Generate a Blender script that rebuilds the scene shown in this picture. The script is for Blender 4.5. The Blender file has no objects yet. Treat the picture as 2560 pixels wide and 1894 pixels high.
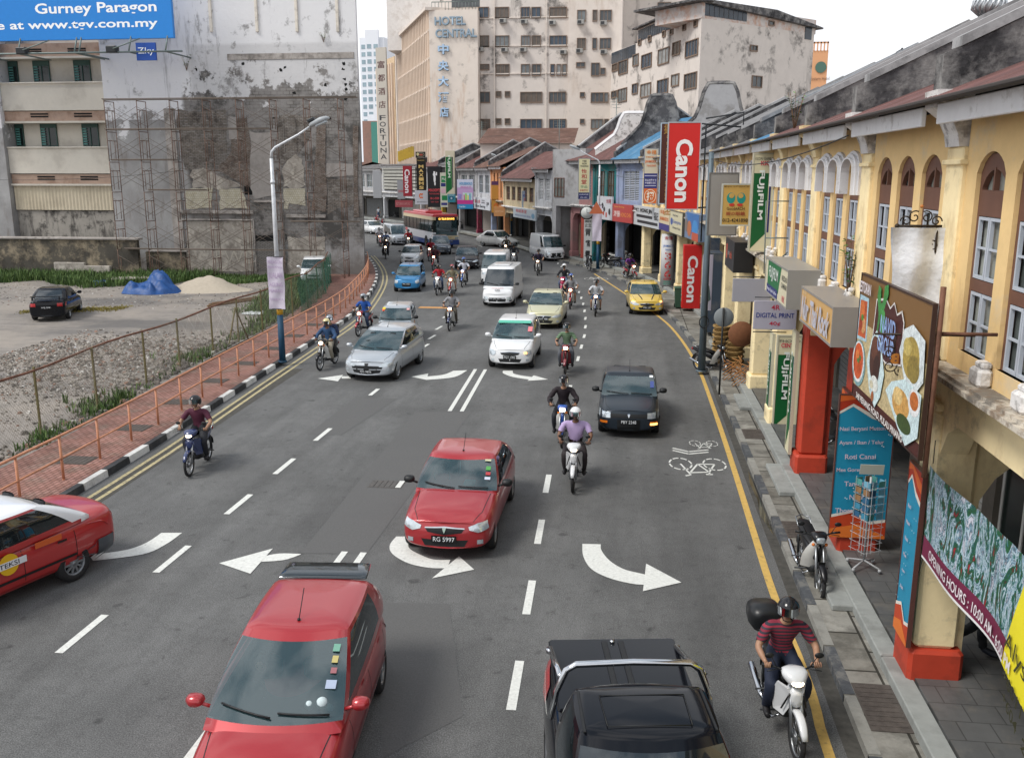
import bpy,bmesh,math,random
from math import sin,cos,pi,radians as R,atan2,sqrt,hypot
from mathutils import Vector as V,Matrix
from mathutils.bvhtree import BVHTree
random.seed(7)
sc=bpy.context.scene
COL=sc.collection
# ---------------- camera, sky, sun, exposure ----------------
CAMH=6.88
TH,YAW=0.221522,0.12448
cam=bpy.data.cameras.new('camera')
camo=bpy.data.objects.new('camera',cam);COL.objects.link(camo)
camo.location=(0,0,CAMH);camo.rotation_euler=(pi/2-TH,0,YAW)
cam.sensor_width=36;cam.lens=32.344;cam.clip_end=3000;cam.clip_start=0.1
sc.camera=camo
W=bpy.data.worlds.new('World');sc.world=W;W.use_nodes=True
nt=W.node_tree;N=nt.nodes;L=nt.links
bg=N['Background'];bg.inputs[1].default_value=0.082
sky=N.new('ShaderNodeTexSky');sky.sky_type='NISHITA';sky.sun_disc=False
SUN_EL,SUN_AZ=R(52),R(238)
sky.sun_elevation=SUN_EL;sky.sun_rotation=SUN_AZ
tc=N.new('ShaderNodeTexCoord');nz=N.new('ShaderNodeTexNoise');nz.inputs['Scale'].default_value=2.2;nz.inputs['Detail'].default_value=6
mp=N.new('ShaderNodeMapping');mp.inputs['Scale'].default_value=(1,1,2.6)
rp=N.new('ShaderNodeValToRGB');rp.color_ramp.elements[0].color=(9.6,9.9,10.6,1);rp.color_ramp.elements[0].position=.38
rp.color_ramp.elements[1].color=(13,13,13.2,1);rp.color_ramp.elements[1].position=.6
mx=N.new('ShaderNodeMix');mx.data_type='RGBA';mx.inputs[0].default_value=.93
L.new(tc.outputs['Generated'],mp.inputs[0]);L.new(mp.outputs[0],nz.inputs['Vector']);L.new(nz.outputs[0],rp.inputs[0])
# bright haze low down, heavier broken cloud overhead
n2=N.new('ShaderNodeTexNoise');n2.inputs['Scale'].default_value=3.1;n2.inputs['Detail'].default_value=5;L.new(mp.outputs[0],n2.inputs['Vector'])
r2=N.new('ShaderNodeValToRGB');r2.color_ramp.elements[0].color=(3.6,4.5,5.6,1);r2.color_ramp.elements[0].position=.42;r2.color_ramp.elements[1].color=(15,15,15.2,1);r2.color_ramp.elements[1].position=.60;L.new(n2.outputs[0],r2.inputs[0])
sx=N.new('ShaderNodeSeparateXYZ');L.new(tc.outputs['Generated'],sx.inputs[0]);mr_=N.new('ShaderNodeMapRange');mr_.inputs[1].default_value=.35;mr_.inputs[2].default_value=.62;L.new(sx.outputs['Z'],mr_.inputs[0])
m2=N.new('ShaderNodeMix');m2.data_type='RGBA';L.new(mr_.outputs[0],m2.inputs[0]);L.new(rp.outputs[0],m2.inputs[6]);L.new(r2.outputs[0],m2.inputs[7])
L.new(sky.outputs[0],mx.inputs[6]);L.new(m2.outputs[2],mx.inputs[7]);L.new(mx.outputs[2],bg.inputs[0])
sl=bpy.data.lights.new('sun','SUN');sl.energy=2.3;sl.angle=R(20);sl.color=(1,.96,.9)
so=bpy.data.objects.new('sun',sl);COL.objects.link(so)
so.rotation_euler=(pi/2-SUN_EL,0,pi-SUN_AZ)
sc.view_settings.view_transform='Standard';sc.view_settings.look='None';sc.view_settings.gamma=1
sc.view_settings.exposure=0.3
sc.render.engine='CYCLES';sc.cycles.use_denoising=True;sc.cycles.max_bounces=6
sc.cycles.transparent_max_bounces=12
# ---------------- geometry helpers ----------------
FX=2300.;K=2560/2233
def _ray(x,y):
    a=(x-1280)/FX;b=-(y-947)/FX
    f=cos(TH)+b*sin(TH);u=-sin(TH)+b*cos(TH)
    return a*cos(YAW)-f*sin(YAW),a*sin(YAW)+f*cos(YAW),u
def G(x,y,z=0): 
    r=_ray(x*K,y*K);t=(z-CAMH)/r[2];return V((r[0]*t,r[1]*t,z))
def h2l(h):
    h=h.lstrip('#');o=[]
    for i in(0,2,4):
        c=int(h[i:i+2],16)/255;o.append(c/12.92 if c<=.04045 else((c+.055)/1.055)**2.4)
    return o
MATS={}
def mat(name,col,rough=.65,metal=0,var=.1,sc_=4,bump=0,bsc=None,stain=None,samt=.5,ssc=.6,sstr=(1,1,1),emit=0,coat=0,spec=.4,sthr=(.5,.62)):
    """principled material; var = fine value noise, stain = second colour laid by noise (grime, rust, peeling)"""
    if name in MATS:return MATS[name]
    if isinstance(col,str):col=h2l(col)
    m=bpy.data.materials.new(name);m.use_nodes=True;MATS[name]=m
    n=m.node_tree.nodes;l=m.node_tree.links;p=n['Principled BSDF']
    p.inputs['Roughness'].default_value=rough;p.inputs['Metallic'].default_value=metal
    p.inputs['Specular IOR Level'].default_value=spec
    p.inputs['Coat Weight'].default_value=coat;p.inputs['Coat Roughness'].default_value=.06
    p.inputs['Base Color'].default_value=(*col,1);m.diffuse_color=(*col,1)
    if emit:
        p.inputs['Emission Color'].default_value=(*col,1);p.inputs['Emission Strength'].default_value=emit
    if var or stain or bump:
        t=n.new('ShaderNodeTexCoord');src=None
        if var:
            a=n.new('ShaderNodeTexNoise');a.inputs['Scale'].default_value=sc_;a.inputs['Detail'].default_value=8;a.inputs['Roughness'].default_value=.65
            l.new(t.outputs['Object'],a.inputs['Vector'])
            r=n.new('ShaderNodeValToRGB');e=r.color_ramp.elements;e[0].position=.3;e[1].position=.7
            e[0].color=(*[c*(1-var)for c in col],1);e[1].color=(*[min(1,c*(1+var))for c in col],1)
            l.new(a.outputs[0],r.inputs[0]);src=r.outputs[0]
        if stain:
            sl_=[stain]if isinstance(stain,str)else stain
            for i,s in enumerate(sl_):
                sm=sstr if i==0 else(1,1,1)
                mpn=n.new('ShaderNodeMapping');mpn.inputs['Scale'].default_value=sm;mpn.inputs['Location'].default_value=(i*7.3,i*3.1,0)
                l.new(t.outputs['Object'],mpn.inputs[0])
                b=n.new('ShaderNodeTexNoise');b.inputs['Scale'].default_value=ssc*(1+i*.7);b.inputs['Detail'].default_value=10;b.inputs['Roughness'].default_value=.68
                l.new(mpn.outputs[0],b.inputs['Vector'])
                r2=n.new('ShaderNodeMapRange');r2.inputs[1].default_value=sthr[0];r2.inputs[2].default_value=sthr[1];r2.inputs[4].default_value=samt
                l.new(b.outputs[0],r2.inputs[0])
                mixn=n.new('ShaderNodeMix');mixn.data_type='RGBA';l.new(r2.outputs[0],mixn.inputs[0])
                if src:l.new(src,mixn.inputs[6])
                else:mixn.inputs[6].default_value=(*col,1)
                mixn.inputs[7].default_value=(*h2l(s),1);src=mixn.outputs[2]
        if src:l.new(src,p.inputs['Base Color'])
        if bump:
            c=n.new('ShaderNodeTexNoise');c.inputs['Scale'].default_value=bsc or sc_*6;c.inputs['Detail'].default_value=6
            l.new(t.outputs['Object'],c.inputs['Vector'])
            bm=n.new('ShaderNodeBump');bm.inputs['Strength'].default_value=bump;bm.inputs['Distance'].default_value=.03
            l.new(c.outputs[0],bm.inputs['Height']);l.new(bm.outputs[0],p.inputs['Normal'])
    return m
def plain(h,rough=.55,**k):return mat('paint_'+h.strip('#')+('_%d'%(rough*100)),h,rough,var=k.pop('var',.04),**k)
def add_brick(m,c1,c2,mortar,scale=1,bw=.5,rh=.25,msz=.02,axes='XZ',mixf=1.0):
    """courses of brick / paving laid over a material, in object space"""
    n=m.node_tree.nodes;l=m.node_tree.links;p=n['Principled BSDF']
    t=n.new('ShaderNodeTexCoord');s=n.new('ShaderNodeSeparateXYZ');c=n.new('ShaderNodeCombineXYZ')
    l.new(t.outputs['Object'],s.inputs[0]);l.new(s.outputs[axes[0]],c.inputs[0]);l.new(s.outputs[axes[1]],c.inputs[1])
    b=n.new('ShaderNodeTexBrick');b.inputs['Scale'].default_value=scale;b.inputs['Brick Width'].default_value=bw
    b.inputs['Row Height'].default_value=rh;b.inputs['Mortar Size'].default_value=msz
    b.inputs['Color1'].default_value=(*h2l(c1),1);b.inputs['Color2'].default_value=(*h2l(c2),1);b.inputs['Mortar'].default_value=(*h2l(mortar),1)
    l.new(c.outputs[0],b.inputs['Vector'])
    src=p.inputs['Base Color'].links[0].from_socket if p.inputs['Base Color'].links else None
    if src:
        mixn=n.new('ShaderNodeMix');mixn.data_type='RGBA';mixn.blend_type='MULTIPLY';mixn.inputs[0].default_value=mixf
        l.new(src,mixn.inputs[6]);l.new(b.outputs[0],mixn.inputs[7]);l.new(mixn.outputs[2],p.inputs['Base Color'])
    else:l.new(b.outputs[0],p.inputs['Base Color'])
    return m
class B:
    """mesh builder"""
    def __init__(s):s.v=[];s.f=[];s.m=[];s.sm=[];s.T=None;s.k=0;s.smooth=False
    def add(s,vs,fs,mi=None,smooth=None):
        o=len(s.v)
        s.v+=[tuple(s.T@V(p))if s.T else tuple(p)for p in vs]
        s.f+=[tuple(i+o for i in f)for f in fs]
        s.m+=[s.k if mi is None else mi]*len(fs);s.sm+=[s.smooth if smooth is None else smooth]*len(fs)
        return s
    def box(s,x0,x1,y0,y1,z0,z1,mi=None,t=0):
        if x0>x1:x0,x1=x1,x0
        if y0>y1:y0,y1=y1,y0
        vs=[(x0,y0,z0),(x1,y0,z0),(x1,y1,z0),(x0,y1,z0),(x0+t,y0+t,z1),(x1-t,y0+t,z1),(x1-t,y1-t,z1),(x0+t,y1-t,z1)]
        return s.add(vs,[(3,2,1,0),(4,5,6,7),(0,1,5,4),(1,2,6,5),(2,3,7,6),(3,0,4,7)],mi,False)
    def cb(s,x0,x1,y0,y1,z0,z1,c=.01,mi=None):
        """chamfered box"""
        if x0>x1:x0,x1=x1,x0
        if y0>y1:y0,y1=y1,y0
        c=min(c,(x1-x0)*.45,(y1-y0)*.45,(z1-z0)*.45)
        def ring(i,z):return[(x0+i+c,y0+i,z),(x1-i-c,y0+i,z),(x1-i,y0+i+c,z),(x1-i,y1-i-c,z),(x1-i-c,y1-i,z),(x0+i+c,y1-i,z),(x0+i,y1-i-c,z),(x0+i,y0+i+c,z)]
        vs=ring(c*.7,z0)+ring(0,z0+c)+ring(0,z1-c)+ring(c*.7,z1)
        fs=[tuple(range(7,-1,-1)),tuple(range(24,32))]
        for r in range(3):
            for i in range(8):j=(i+1)%8;fs.append((r*8+i,r*8+j,r*8+8+j,r*8+8+i))
        return s.add(vs,fs,mi,False)
    def quad(s,a,b,c,d,mi=None):return s.add([a,b,c,d],[(0,1,2,3)],mi)
    def prism(s,pts,z0,z1,mi=None,axis='z'):
        n=len(pts)
        f={'z':lambda p,z:(p[0],p[1],z),'y':lambda p,z:(p[0],z,p[1]),'x':lambda p,z:(z,p[0],p[1])}[axis]
        vs=[f(p,z0)for p in pts]+[f(p,z1)for p in pts]
        return s.add(vs,[tuple(range(n-1,-1,-1)),tuple(range(n,2*n))]+[(i,(i+1)%n,n+(i+1)%n,n+i)for i in range(n)],mi)
    def ring(s,rings,closed=True,caps=True,mi=None,smooth=None):
        n=len(rings[0]);vs=[p for r in rings for p in r];fs=[]
        for a in range(len(rings)-1):
            for i in range(n if closed else n-1):
                j=(i+1)%n;fs.append((a*n+i,a*n+j,(a+1)*n+j,(a+1)*n+i))
        if caps and closed:fs.append(tuple(range(n-1,-1,-1)));fs.append(tuple(range((len(rings)-1)*n,len(rings)*n)))
        return s.add(vs,fs,mi,smooth)
    def tube(s,pts,r,n=8,mi=None,caps=True,smooth=True):
        pts=[V(p)for p in pts];rs=r if isinstance(r,(list,tuple))else[r]*len(pts);rings=[]
        up=None
        for i,p in enumerate(pts):
            d=(pts[min(i+1,len(pts)-1)]-pts[max(i-1,0)])
            if d.length<1e-9:d=V((0,0,1))
            d.normalize()
            if up is None:up=V((0,0,1))if abs(d.z)<.9 else V((1,0,0))
            a=d.cross(up).normalized();b=a.cross(d).normalized();up=b
            rings.append([p+a*cos(2*pi*k/n)*rs[i]+b*sin(2*pi*k/n)*rs[i]for k in range(n)])
        return s.ring(rings,True,caps,mi,smooth)
    def cyl(s,c,r,h,n=16,mi=None,r2=None,axis='z',smooth=True):
        c=V(c);ax={'z':V((0,0,1)),'y':V((0,1,0)),'x':V((1,0,0))}[axis]
        return s.tube([c,c+ax*h],[r,r if r2 is None else r2],n,mi,True,smooth)
    def lathe(s,prof,c=(0,0,0),axis='y',n=24,mi=None,smooth=True,caps=False):
        """prof [(radius, along)]"""
        rings=[]
        for r,a in prof:
            rr=[]
            for k in range(n):
                x,y=r*cos(2*pi*k/n),r*sin(2*pi*k/n)
                p={'y':(x,a,y),'z':(x,y,a),'x':(a,x,y)}[axis]
                rr.append((p[0]+c[0],p[1]+c[1],p[2]+c[2]))
            rings.append(rr)
        return s.ring(rings,True,caps,mi,smooth)
    def blob(s,secs,n=12,e=2.4,mi=None,caps=True,axis='x'):
        """superellipse sections [(x, y, z, half width, half height)] lofted along x"""
        rings=[]
        for x,y,z,a,b in secs:
            rr=[]
            for k in range(n):
                t=2*pi*k/n;c_,s_=cos(t),sin(t)
                yy=math.copysign(abs(c_)**(2/e),c_)*a;zz=math.copysign(abs(s_)**(2/e),s_)*b
                rr.append((x,y+yy,z+zz)if axis=='x' else(x+yy,y+zz,z))
            rings.append(rr)
        return s.ring(rings,True,caps,mi,True)
    def sphere(s,c,r,n=16,m=10,mi=None,sc=(1,1,1)):
        prof=[(max(1e-4,r*sin(pi*i/m)),-r*cos(pi*i/m))for i in range(m+1)];rings=[]
        for rr,z in prof:rings.append([(c[0]+rr*cos(2*pi*k/n)*sc[0],c[1]+rr*sin(2*pi*k/n)*sc[1],c[2]+z*sc[2])for k in range(n)])
        return s.ring(rings,True,True,mi,True)
    def build(s,name,mats,parent=None,loc=None,rz=0,**tags):
        me=bpy.data.meshes.new(name);me.from_pydata(s.v,[],s.f)
        if not isinstance(mats,(list,tuple)):mats=[mats]
        for m in mats:me.materials.append(m)
        for p,mi,sm in zip(me.polygons,s.m,s.sm):p.material_index=mi;p.use_smooth=sm
        me.update()
        return link(name,me,parent,loc,rz,**tags)
def link(name,me,parent=None,loc=None,rz=0,**tags):
    o=bpy.data.objects.new(name,me);COL.objects.link(o)
    if parent is not None:o.parent=parent
    if loc is not None:o.location=loc
    if rz:o.rotation_euler=(0,0,rz)
    for k,v in tags.items():o[k]=v
    return o
def thing(name,label,cat,loc=(0,0,0),rz=0,group=None):
    o=bpy.data.objects.new(name,None);COL.objects.link(o);o.location=loc;o.rotation_euler=(0,0,rz)
    o.empty_display_size=.2;o['label']=label;o['category']=cat
    if group:o['group']=group
    return o
def tag(o,label,cat,group=None):
    o['label']=label;o['category']=cat
    if group:o['group']=group
    return o
def kids(o):return[c for c in bpy.data.objects if c.parent==o]
def dup(root,loc,rz=None,label=None,group=None,swap=None):
    def cp(o,par):
        c=o.copy();COL.objects.link(c)
        if par:c.parent=par
        for ch in KIDS.get(o.name,[]):cp(ch,c)
        return c
    KIDS={}
    for c in bpy.data.objects:
        if c.parent:KIDS.setdefault(c.parent.name,[]).append(c)
    r=cp(root,None);r.location=loc
    if rz is not None:r.rotation_euler=(0,0,rz)
    if label:r['label']=label
    if group:r['group']=group
    return r
TXT={}
def text_mesh(s,bold=0,spacing=1.0,shear=0):
    key=(s,bold,spacing,shear)
    if key in TXT:return TXT[key]
    c=bpy.data.curves.new('lettering','FONT');c.body=s;c.align_x='CENTER';c.align_y='CENTER';c.offset=bold;c.space_character=spacing
    c.resolution_u=3;c.shear=shear
    o=bpy.data.objects.new('lettering',c)
    me=bpy.data.meshes.new_from_object(o)
    bpy.data.objects.remove(o);TXT[key]=me
    xs=[v.co.x for v in me.vertices]or[0];ys=[v.co.y for v in me.vertices]or[0]
    TXT[key]=(me,min(xs),max(xs),min(ys),max(ys))
    return TXT[key]
def frame(o,right,up=(0,0,1)):
    r=V(right).normalized();u=V(up);u=(u-r*u.dot(r)).normalized();n=r.cross(u)
    return Matrix(((r.x,u.x,n.x,o[0]),(r.y,u.y,n.y,o[1]),(r.z,u.z,n.z,o[2]),(0,0,0,1)))
def letters(s,col,parent,x,y,w=None,h=None,z=.006,bold=.01,rot=0,spacing=1.0,shear=0,M=None,name='lettering',rough=.5,maxw=None,warp=None):
    """lettering fitted to the box w x h centred at x,y of the parent's own XY plane"""
    me0,x0,x1,y0,y1=text_mesh(s,bold,spacing,shear)
    me=me0.copy();tw=max(1e-3,x1-x0);th=max(1e-3,y1-y0)
    sy=h/th if h else None;sx=w/tw if w else None
    if sx is None:sx=sy
    if sy is None:sy=sx
    if maxw and tw*sx>maxw:sx=maxw/tw
    T=Matrix.Translation((x,y,z))@Matrix.Rotation(rot,4,'Z')@Matrix.Diagonal((sx,sy,1,1))@Matrix.Translation((-(x0+x1)/2,-(y0+y1)/2,0))
    if M is not None:T=M@T
    me.transform(T)
    if warp:
        for v in me.vertices:v.co=warp(v.co)
    me.materials.clear();me.materials.append(col if not isinstance(col,str)else plain(col,rough))
    return link(name,me,parent)
def sign(name,label,cat,o,right,w,h,t,col,items=(),up=(0,0,1),group=None,frame_col=None,fr=.03,back=None,rough=.45):
    """flat sign: items are ('r',x0,y0,x1,y1,hex) fields in 0..1, ('p',[(x,y)..],hex) shapes, ('t',text,cx,cy,w,h,hex[,rot,bold]) lines, all in fractions of the board"""
    root=thing(name,label,cat,(0,0,0),0,group);root.matrix_world=frame(o,right,up)
    b=B();b.cb(-w/2,w/2,-h/2,h/2,-t,0,.008);b.build('panel',plain(col,rough,var=.03),root)
    if frame_col:
        f=B();e=fr
        for a in((-w/2-e*.3,w/2+e*.3,-h/2-e*.3,-h/2+e),(-w/2-e*.3,w/2+e*.3,h/2-e,h/2+e*.3)):f.box(*a,-t-.01,.012)
        for a in((-w/2-e*.3,-w/2+e),(w/2-e,w/2+e*.3)):f.box(*a,-h/2+e,h/2-e,-t-.01,.012)
        f.build('frame',plain(frame_col,.4),root)
    lay=.003;st_=.0025 if len(items)<25 else .0009
    for it in items:
        if it[0]in 'rpe':
            if it[0]=='r':P=[(it[1],it[2]),(it[3],it[2]),(it[3],it[4]),(it[1],it[4])];c=it[5]
            elif it[0]=='p':P,c=it[1],it[2]
            else:P=[(it[1]+it[3]*cos(2*pi*k/28),it[2]+it[4]*sin(2*pi*k/28))for k in range(28)];c=it[5]
            g_=B();g_.add([((x-.5)*w,(y-.5)*h,lay)for x,y in P],[tuple(range(len(P)))])
            g_.build('printed_shape',plain(c,rough)if len(items)<25 else mat('food_'+c[1:],c,rough,var=.38,sc_=26,stain='#3a2418',ssc=9,samt=.25),root);lay+=st_
    for it in items:
        if it[0]=='t':
            letters(it[1],it[6],root,(it[2]-.5)*w,(it[3]-.5)*h,it[4]*w if it[4]else None,it[5]*h if it[5]else None,lay+.003,it[8]if len(it)>8 else .012,it[7]if len(it)>7 else 0,maxw=w*.95 if len(it)<=7 or not it[7]else None)
    return root
def poly_at(pl,y):
    """x of a polyline at y"""
    for(a,b),(c,d)in zip(pl,pl[1:]):
        if b<=y<=d:return a+(c-a)*(y-b)/(d-b)
    return pl[-1][0]if y>pl[-1][1]else pl[0][0]
def resample(pl,step):
    out=[];
    for a,b in zip(pl,pl[1:]):
        a,b=V(a),V(b);n=max(1,int((b-a).length/step+.5))
        out+=[a.lerp(b,i/n)for i in range(n)]
    return out+[V(pl[-1])]
def smooth_pl(pl,it=2):
    pl=[V(p)for p in pl]
    for _ in range(it):
        o=[pl[0]]
        for a,b in zip(pl,pl[1:]):o+=[a.lerp(b,.25),a.lerp(b,.75)]
        pl=o+[pl[-1]]
    return pl
def offset_pl(pl,d):
    """positive d = to the right of travel"""
    o=[]
    for i,p in enumerate(pl):
        t=(pl[min(i+1,len(pl)-1)]-pl[max(i-1,0)]);t.z=0;t.normalize();o.append(p+V((t.y,-t.x,0))*d)
    return o
# ================= THE GROUND =================
KL=smooth_pl([(-11.7,-16,0),(-11.7,10,0),(-11.75,20,0),(-12.2,27,0),(-12.6,35,0),(-13.0,42,0),(-13.9,48,0),(-15.9,58,0),(-18.6,67,0),(-23,79,0),(-30,94,0),(-40,111,0),(-54,130,0),(-80,160,0)])
KR=smooth_pl([(3.0,-16,0),(3.0,10,0),(3.02,30,0),(2.75,38,0),(2.0,46,0),(1.0,53,0),(-.6,61,0),(-2.6,67,0),(-6.2,74,0),(-11.6,88,0),(-17.5,101,0),(-25.5,116,0),(-35,131,0),(-48,146,0),(-70,170,0)])
FAC=[V(p)for p in[(3.95,7.9,0),(3.95,12.3,0),(3.95,16.6,0),(3.95,20.95,0),(3.95,25.2,0),(3.95,29.3,0),(3.95,34.1,0),(3.95,38.8,0),(3.9,43.4,0),(3.35,48.2,0),(2.75,53,0),(2.0,57.8,0),(.9,62.3,0),(-.9,66.6,0),(-2.7,70.6,0),(-4.6,74.4,0),(-7.6,81,0),(-12.2,92,0),(-16.2,102,0),(-20,108.5,0),(-24.5,116,0),(-29.5,124,0),(-35,131.5,0),(-41,139,0),(-48,147,0)]]
ground_m=mat('dusty_ground','#8d857c',.9,var=.25,sc_=1.2,bump=.5,bsc=9,stain=['#6f6b66','#a49a8c'],ssc=.12,samt=.7)
b=B();b.quad((-900,-300,-.06),(900,-300,-.06),(900,1500,-.06),(-900,1500,-.06));b.build('ground',ground_m,kind='structure')
# road
def ribbon(name,pl,pr,mats,z=0,**tags):
    b=B();n=min(len(pl),len(pr));vs=[];fs=[]
    for i in range(n):vs+=[(pl[i].x,pl[i].y,z),(pr[i].x,pr[i].y,z)]
    for i in range(n-1):fs.append((2*i,2*i+1,2*i+3,2*i+2))
    b.add(vs,fs);return b.build(name,mats,**tags)
def by_arc(pl,n):
    L_=[0]
    for a,c in zip(pl,pl[1:]):L_.append(L_[-1]+(c-a).length)
    o=[];j=0
    for i in range(n):
        s=L_[-1]*i/(n-1)
        while j<len(L_)-2 and L_[j+1]<s:j+=1
        o.append(pl[j].lerp(pl[j+1],(s-L_[j])/(L_[j+1]-L_[j])))
    return o
def asphalt():
    m=bpy.data.materials.new('asphalt');m.use_nodes=True;n=m.node_tree.nodes;l=m.node_tree.links;p=n['Principled BSDF']
    t=n.new('ShaderNodeTexCoord')
    def noise(s,d=6,r=.6,stretch=None):
        a=n.new('ShaderNodeTexNoise');a.inputs['Scale'].default_value=s;a.inputs['Detail'].default_value=d;a.inputs['Roughness'].default_value=r
        if stretch:
            q=n.new('ShaderNodeMapping');q.inputs['Scale'].default_value=stretch;l.new(t.outputs['Object'],q.inputs[0]);l.new(q.outputs[0],a.inputs['Vector'])
        else:l.new(t.outputs['Object'],a.inputs['Vector'])
        return a.outputs[0]
    def ramp(x,pts):
        r=n.new('ShaderNodeValToRGB');e=r.color_ramp.elements
        while len(e)<len(pts):e.new(.5)
        for i,(q,c)in enumerate(pts):e[i].position=q;e[i].color=(c,c,c,1)
        l.new(x,r.inputs[0]);return r.outputs[0]
    def mul(a,b_):
        q=n.new('ShaderNodeMix');q.data_type='RGBA';q.blend_type='MULTIPLY';q.inputs[0].default_value=1;l.new(a,q.inputs[6]);l.new(b_,q.inputs[7]);return q.outputs[2]
    base=n.new('ShaderNodeRGB');base.outputs[0].default_value=(.112,.113,.112,1)
    o=mul(base.outputs[0],ramp(noise(55,2,.5),[(.3,.55),(.5,1),(.72,1.6)]))
    o=mul(o,ramp(noise(.28,5,.6),[(.35,.82),(.65,1.15)]))
    o=mul(o,ramp(noise(1.6,7,.7,(1,.16,1)),[(.3,.82),(.6,1.08)]))
    o=mul(o,ramp(noise(3.3,3,.5),[(.26,.55),(.36,1)]))
    o=mul(o,ramp(noise(.42,3,.5,(1,.03,1)),[(.36,.80),(.5,1.06),(.62,.92)]))
    o=mul(o,ramp(noise(.9,12,.8),[(.485,1),(.5,.72),(.515,1)]))
    l.new(o,p.inputs['Base Color']);p.inputs['Roughness'].default_value=.78;p.inputs['Specular IOR Level'].default_value=.35
    bm=n.new('ShaderNodeBump');bm.inputs['Strength'].default_value=.35;bm.inputs['Distance'].default_value=.01
    l.new(noise(70,3),bm.inputs['Height']);l.new(bm.outputs[0],p.inputs['Normal']);return m
ASPH=asphalt()
KL2,KR2=by_arc(KL,90),by_arc(KR,90)
ribbon('road',KL2,[p+V((.4,0,0))for p in KR2],ASPH,0,kind='structure')
# darker repair patches, sheets on the road
pm=mat('asphalt_patch',(.098,.098,.097),.78,var=.25,sc_=45,bump=.2,stain='#555555',ssc=.5,samt=.4)
b=B()
for q in([(773,868),(868,868),(745,948),(672,946)],[(905,898),(1028,898),(800,1206),(655,1206)],[(818,1312),(980,1316),(1010,1560),(835,1652)]):
    b.add([tuple(G(x,y,.004))for x,y in q],[(0,1,2,3)])
b.build('road_patches',pm,kind='structure')
b=B()
for q in([(-11.3,14,0),(-10.9,14,0),(-11.4,31,0),(-12.0,31,0)],[(2.75,-5,0),(3.0,-5,0),(3.0,33,0),(2.85,33,0)]):
    b.add([(x,y,.003)for x,y,z in q],[(0,1,2,3)])
b.build('gutter_dirt',mat('gutter_dirt',(.06,.057,.05),.9,var=.35,sc_=6),kind='structure')
# ---- painted markings
white_m=mat('road_paint_white',(.62,.63,.60),.7,var=.14,sc_=18,stain='#6a6a66',ssc=14,sthr=(.6,.7),samt=.7)
yel_m=mat('road_paint_yellow',(.55,.36,.10),.7,var=.14,sc_=10,stain='#5f5a4c',ssc=9,sthr=(.56,.68),samt=.75)
yel2_m=mat('road_paint_old_yellow',(.42,.36,.20),.7,var=.2,sc_=14,stain='#5f5d55',ssc=12,sthr=(.5,.62),samt=.8)
b=B();Z=.008
def seg(b,x0,y0,x1,y1,w,z=Z):
    d=V((x1-x0,y1-y0)).normalized();nx,ny=d.y*w/2,-d.x*w/2
    b.add([(x0-nx,y0-ny,z),(x0+nx,y0+ny,z),(x1+nx,y1+ny,z),(x1-nx,y1-ny,z)],[(0,1,2,3)])
for y in(2.6,5.5,8.4,11.35,14.15,17.0,19.6,22.35,27.4):seg(b,-8.12+.011*(y-11),y,-8.1+.011*(y-11),y+(1.2 if y<27 else .9),.13)
for y in(2.1,4.9,7.75,10.72,13.4,16.25,19.1):seg(b,-1.33-.035*(y-10),y,-1.36-.035*(y-10),y+1.25,.13)
for x in(-5.08,-4.72):seg(b,x,8,x+.02,15.45,.12);seg(b,x,25.8,x-.2,31.7,.12)
for i in range(20):
    y=28.7+i*2.45
    x=-1.75-.0*(y-29)if y<38 else-1.75-.011*(y-38)**1.66
    if i!=1:seg(b,x,y,x-.02*max(0,(y-38)*.06),y+.9,.11)
for i in range(9):
    p=G(*[(973,690),(958,715),(943,735),(928,755),(1,1),(1,1),(1,1),(1,1),(1,1)][i])if i<4 else None
    if p:seg(b,p.x-.06,p.y-.5,p.x+.02,p.y+.5,.12)
for x,y in[(765,1),]:pass
for(x0,y0),(x1,y1)in[((1085,632),(1088,640)),((955,520),(950,524)),((1043,535),(1052,538)),((1060,563),(1072,567)),((1290,650),(1294,668))]:
    a,c=G(x0,y0),G(x1,y1);seg(b,a.x,a.y,c.x,c.y,.12)
b.build('lane_dashes',white_m,kind='structure')
# arrows, read as outlines on the ground sheet
def arrow(pts,name='lane_arrow'):
    b=B()
    for k,q in enumerate(pts):b.add([tuple(G(x,y,.012 if k==len(pts)-1 else .010))for x,y in q],[tuple(range(len(q)))])
    b.build(name,white_m,kind='structure')
def cr(P,n=5):
    P=[V(p)for p in P];o=[]
    for k in range(len(P)-1):
        a,b_,c,d=P[max(k-1,0)],P[k],P[k+1],P[min(k+2,len(P)-1)]
        for j in range(n):t=j/n;o.append(tuple(.5*((2*b_)+(c-a)*t+(2*a-5*b_+4*c-d)*t*t+(3*b_-a-3*c+d)*t**3)))
    return o+[tuple(P[-1])]
def band(o,i):
    o,i=cr(o),cr(i)
    return[[o[k],o[k+1],i[k+1],i[k]]for k in range(len(o)-1)]
arrow(band([(1270,1185),(1272,1212),(1290,1240),(1330,1260),(1380,1272),(1411,1274)],[(1310,1186),(1312,1200),(1330,1222),(1360,1240),(1395,1249),(1408,1252)])+[[(1402,1288),(1409,1228),(1486,1269)]])
arrow(band([(864,1169),(850,1188),(856,1207),(890,1227),(935,1237),(975,1238)],[(905,1169),(892,1182),(893,1195),(915,1208),(945,1219),(982,1220)])+[[(942,1260),(1001,1212),(1034,1241)]])
arrow(band([(656,1207),(610,1206),(575,1212)],[(656,1208),(620,1220),(570,1224)])+[[(595,1195),(546,1250),(478,1227)]])
arrow(band([(352,1161),(320,1182),(280,1197),(225,1206)],[(397,1161),(360,1187),(310,1208),(203,1222)])+[[(243,1188),(203,1222),(195,1210)]])
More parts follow.
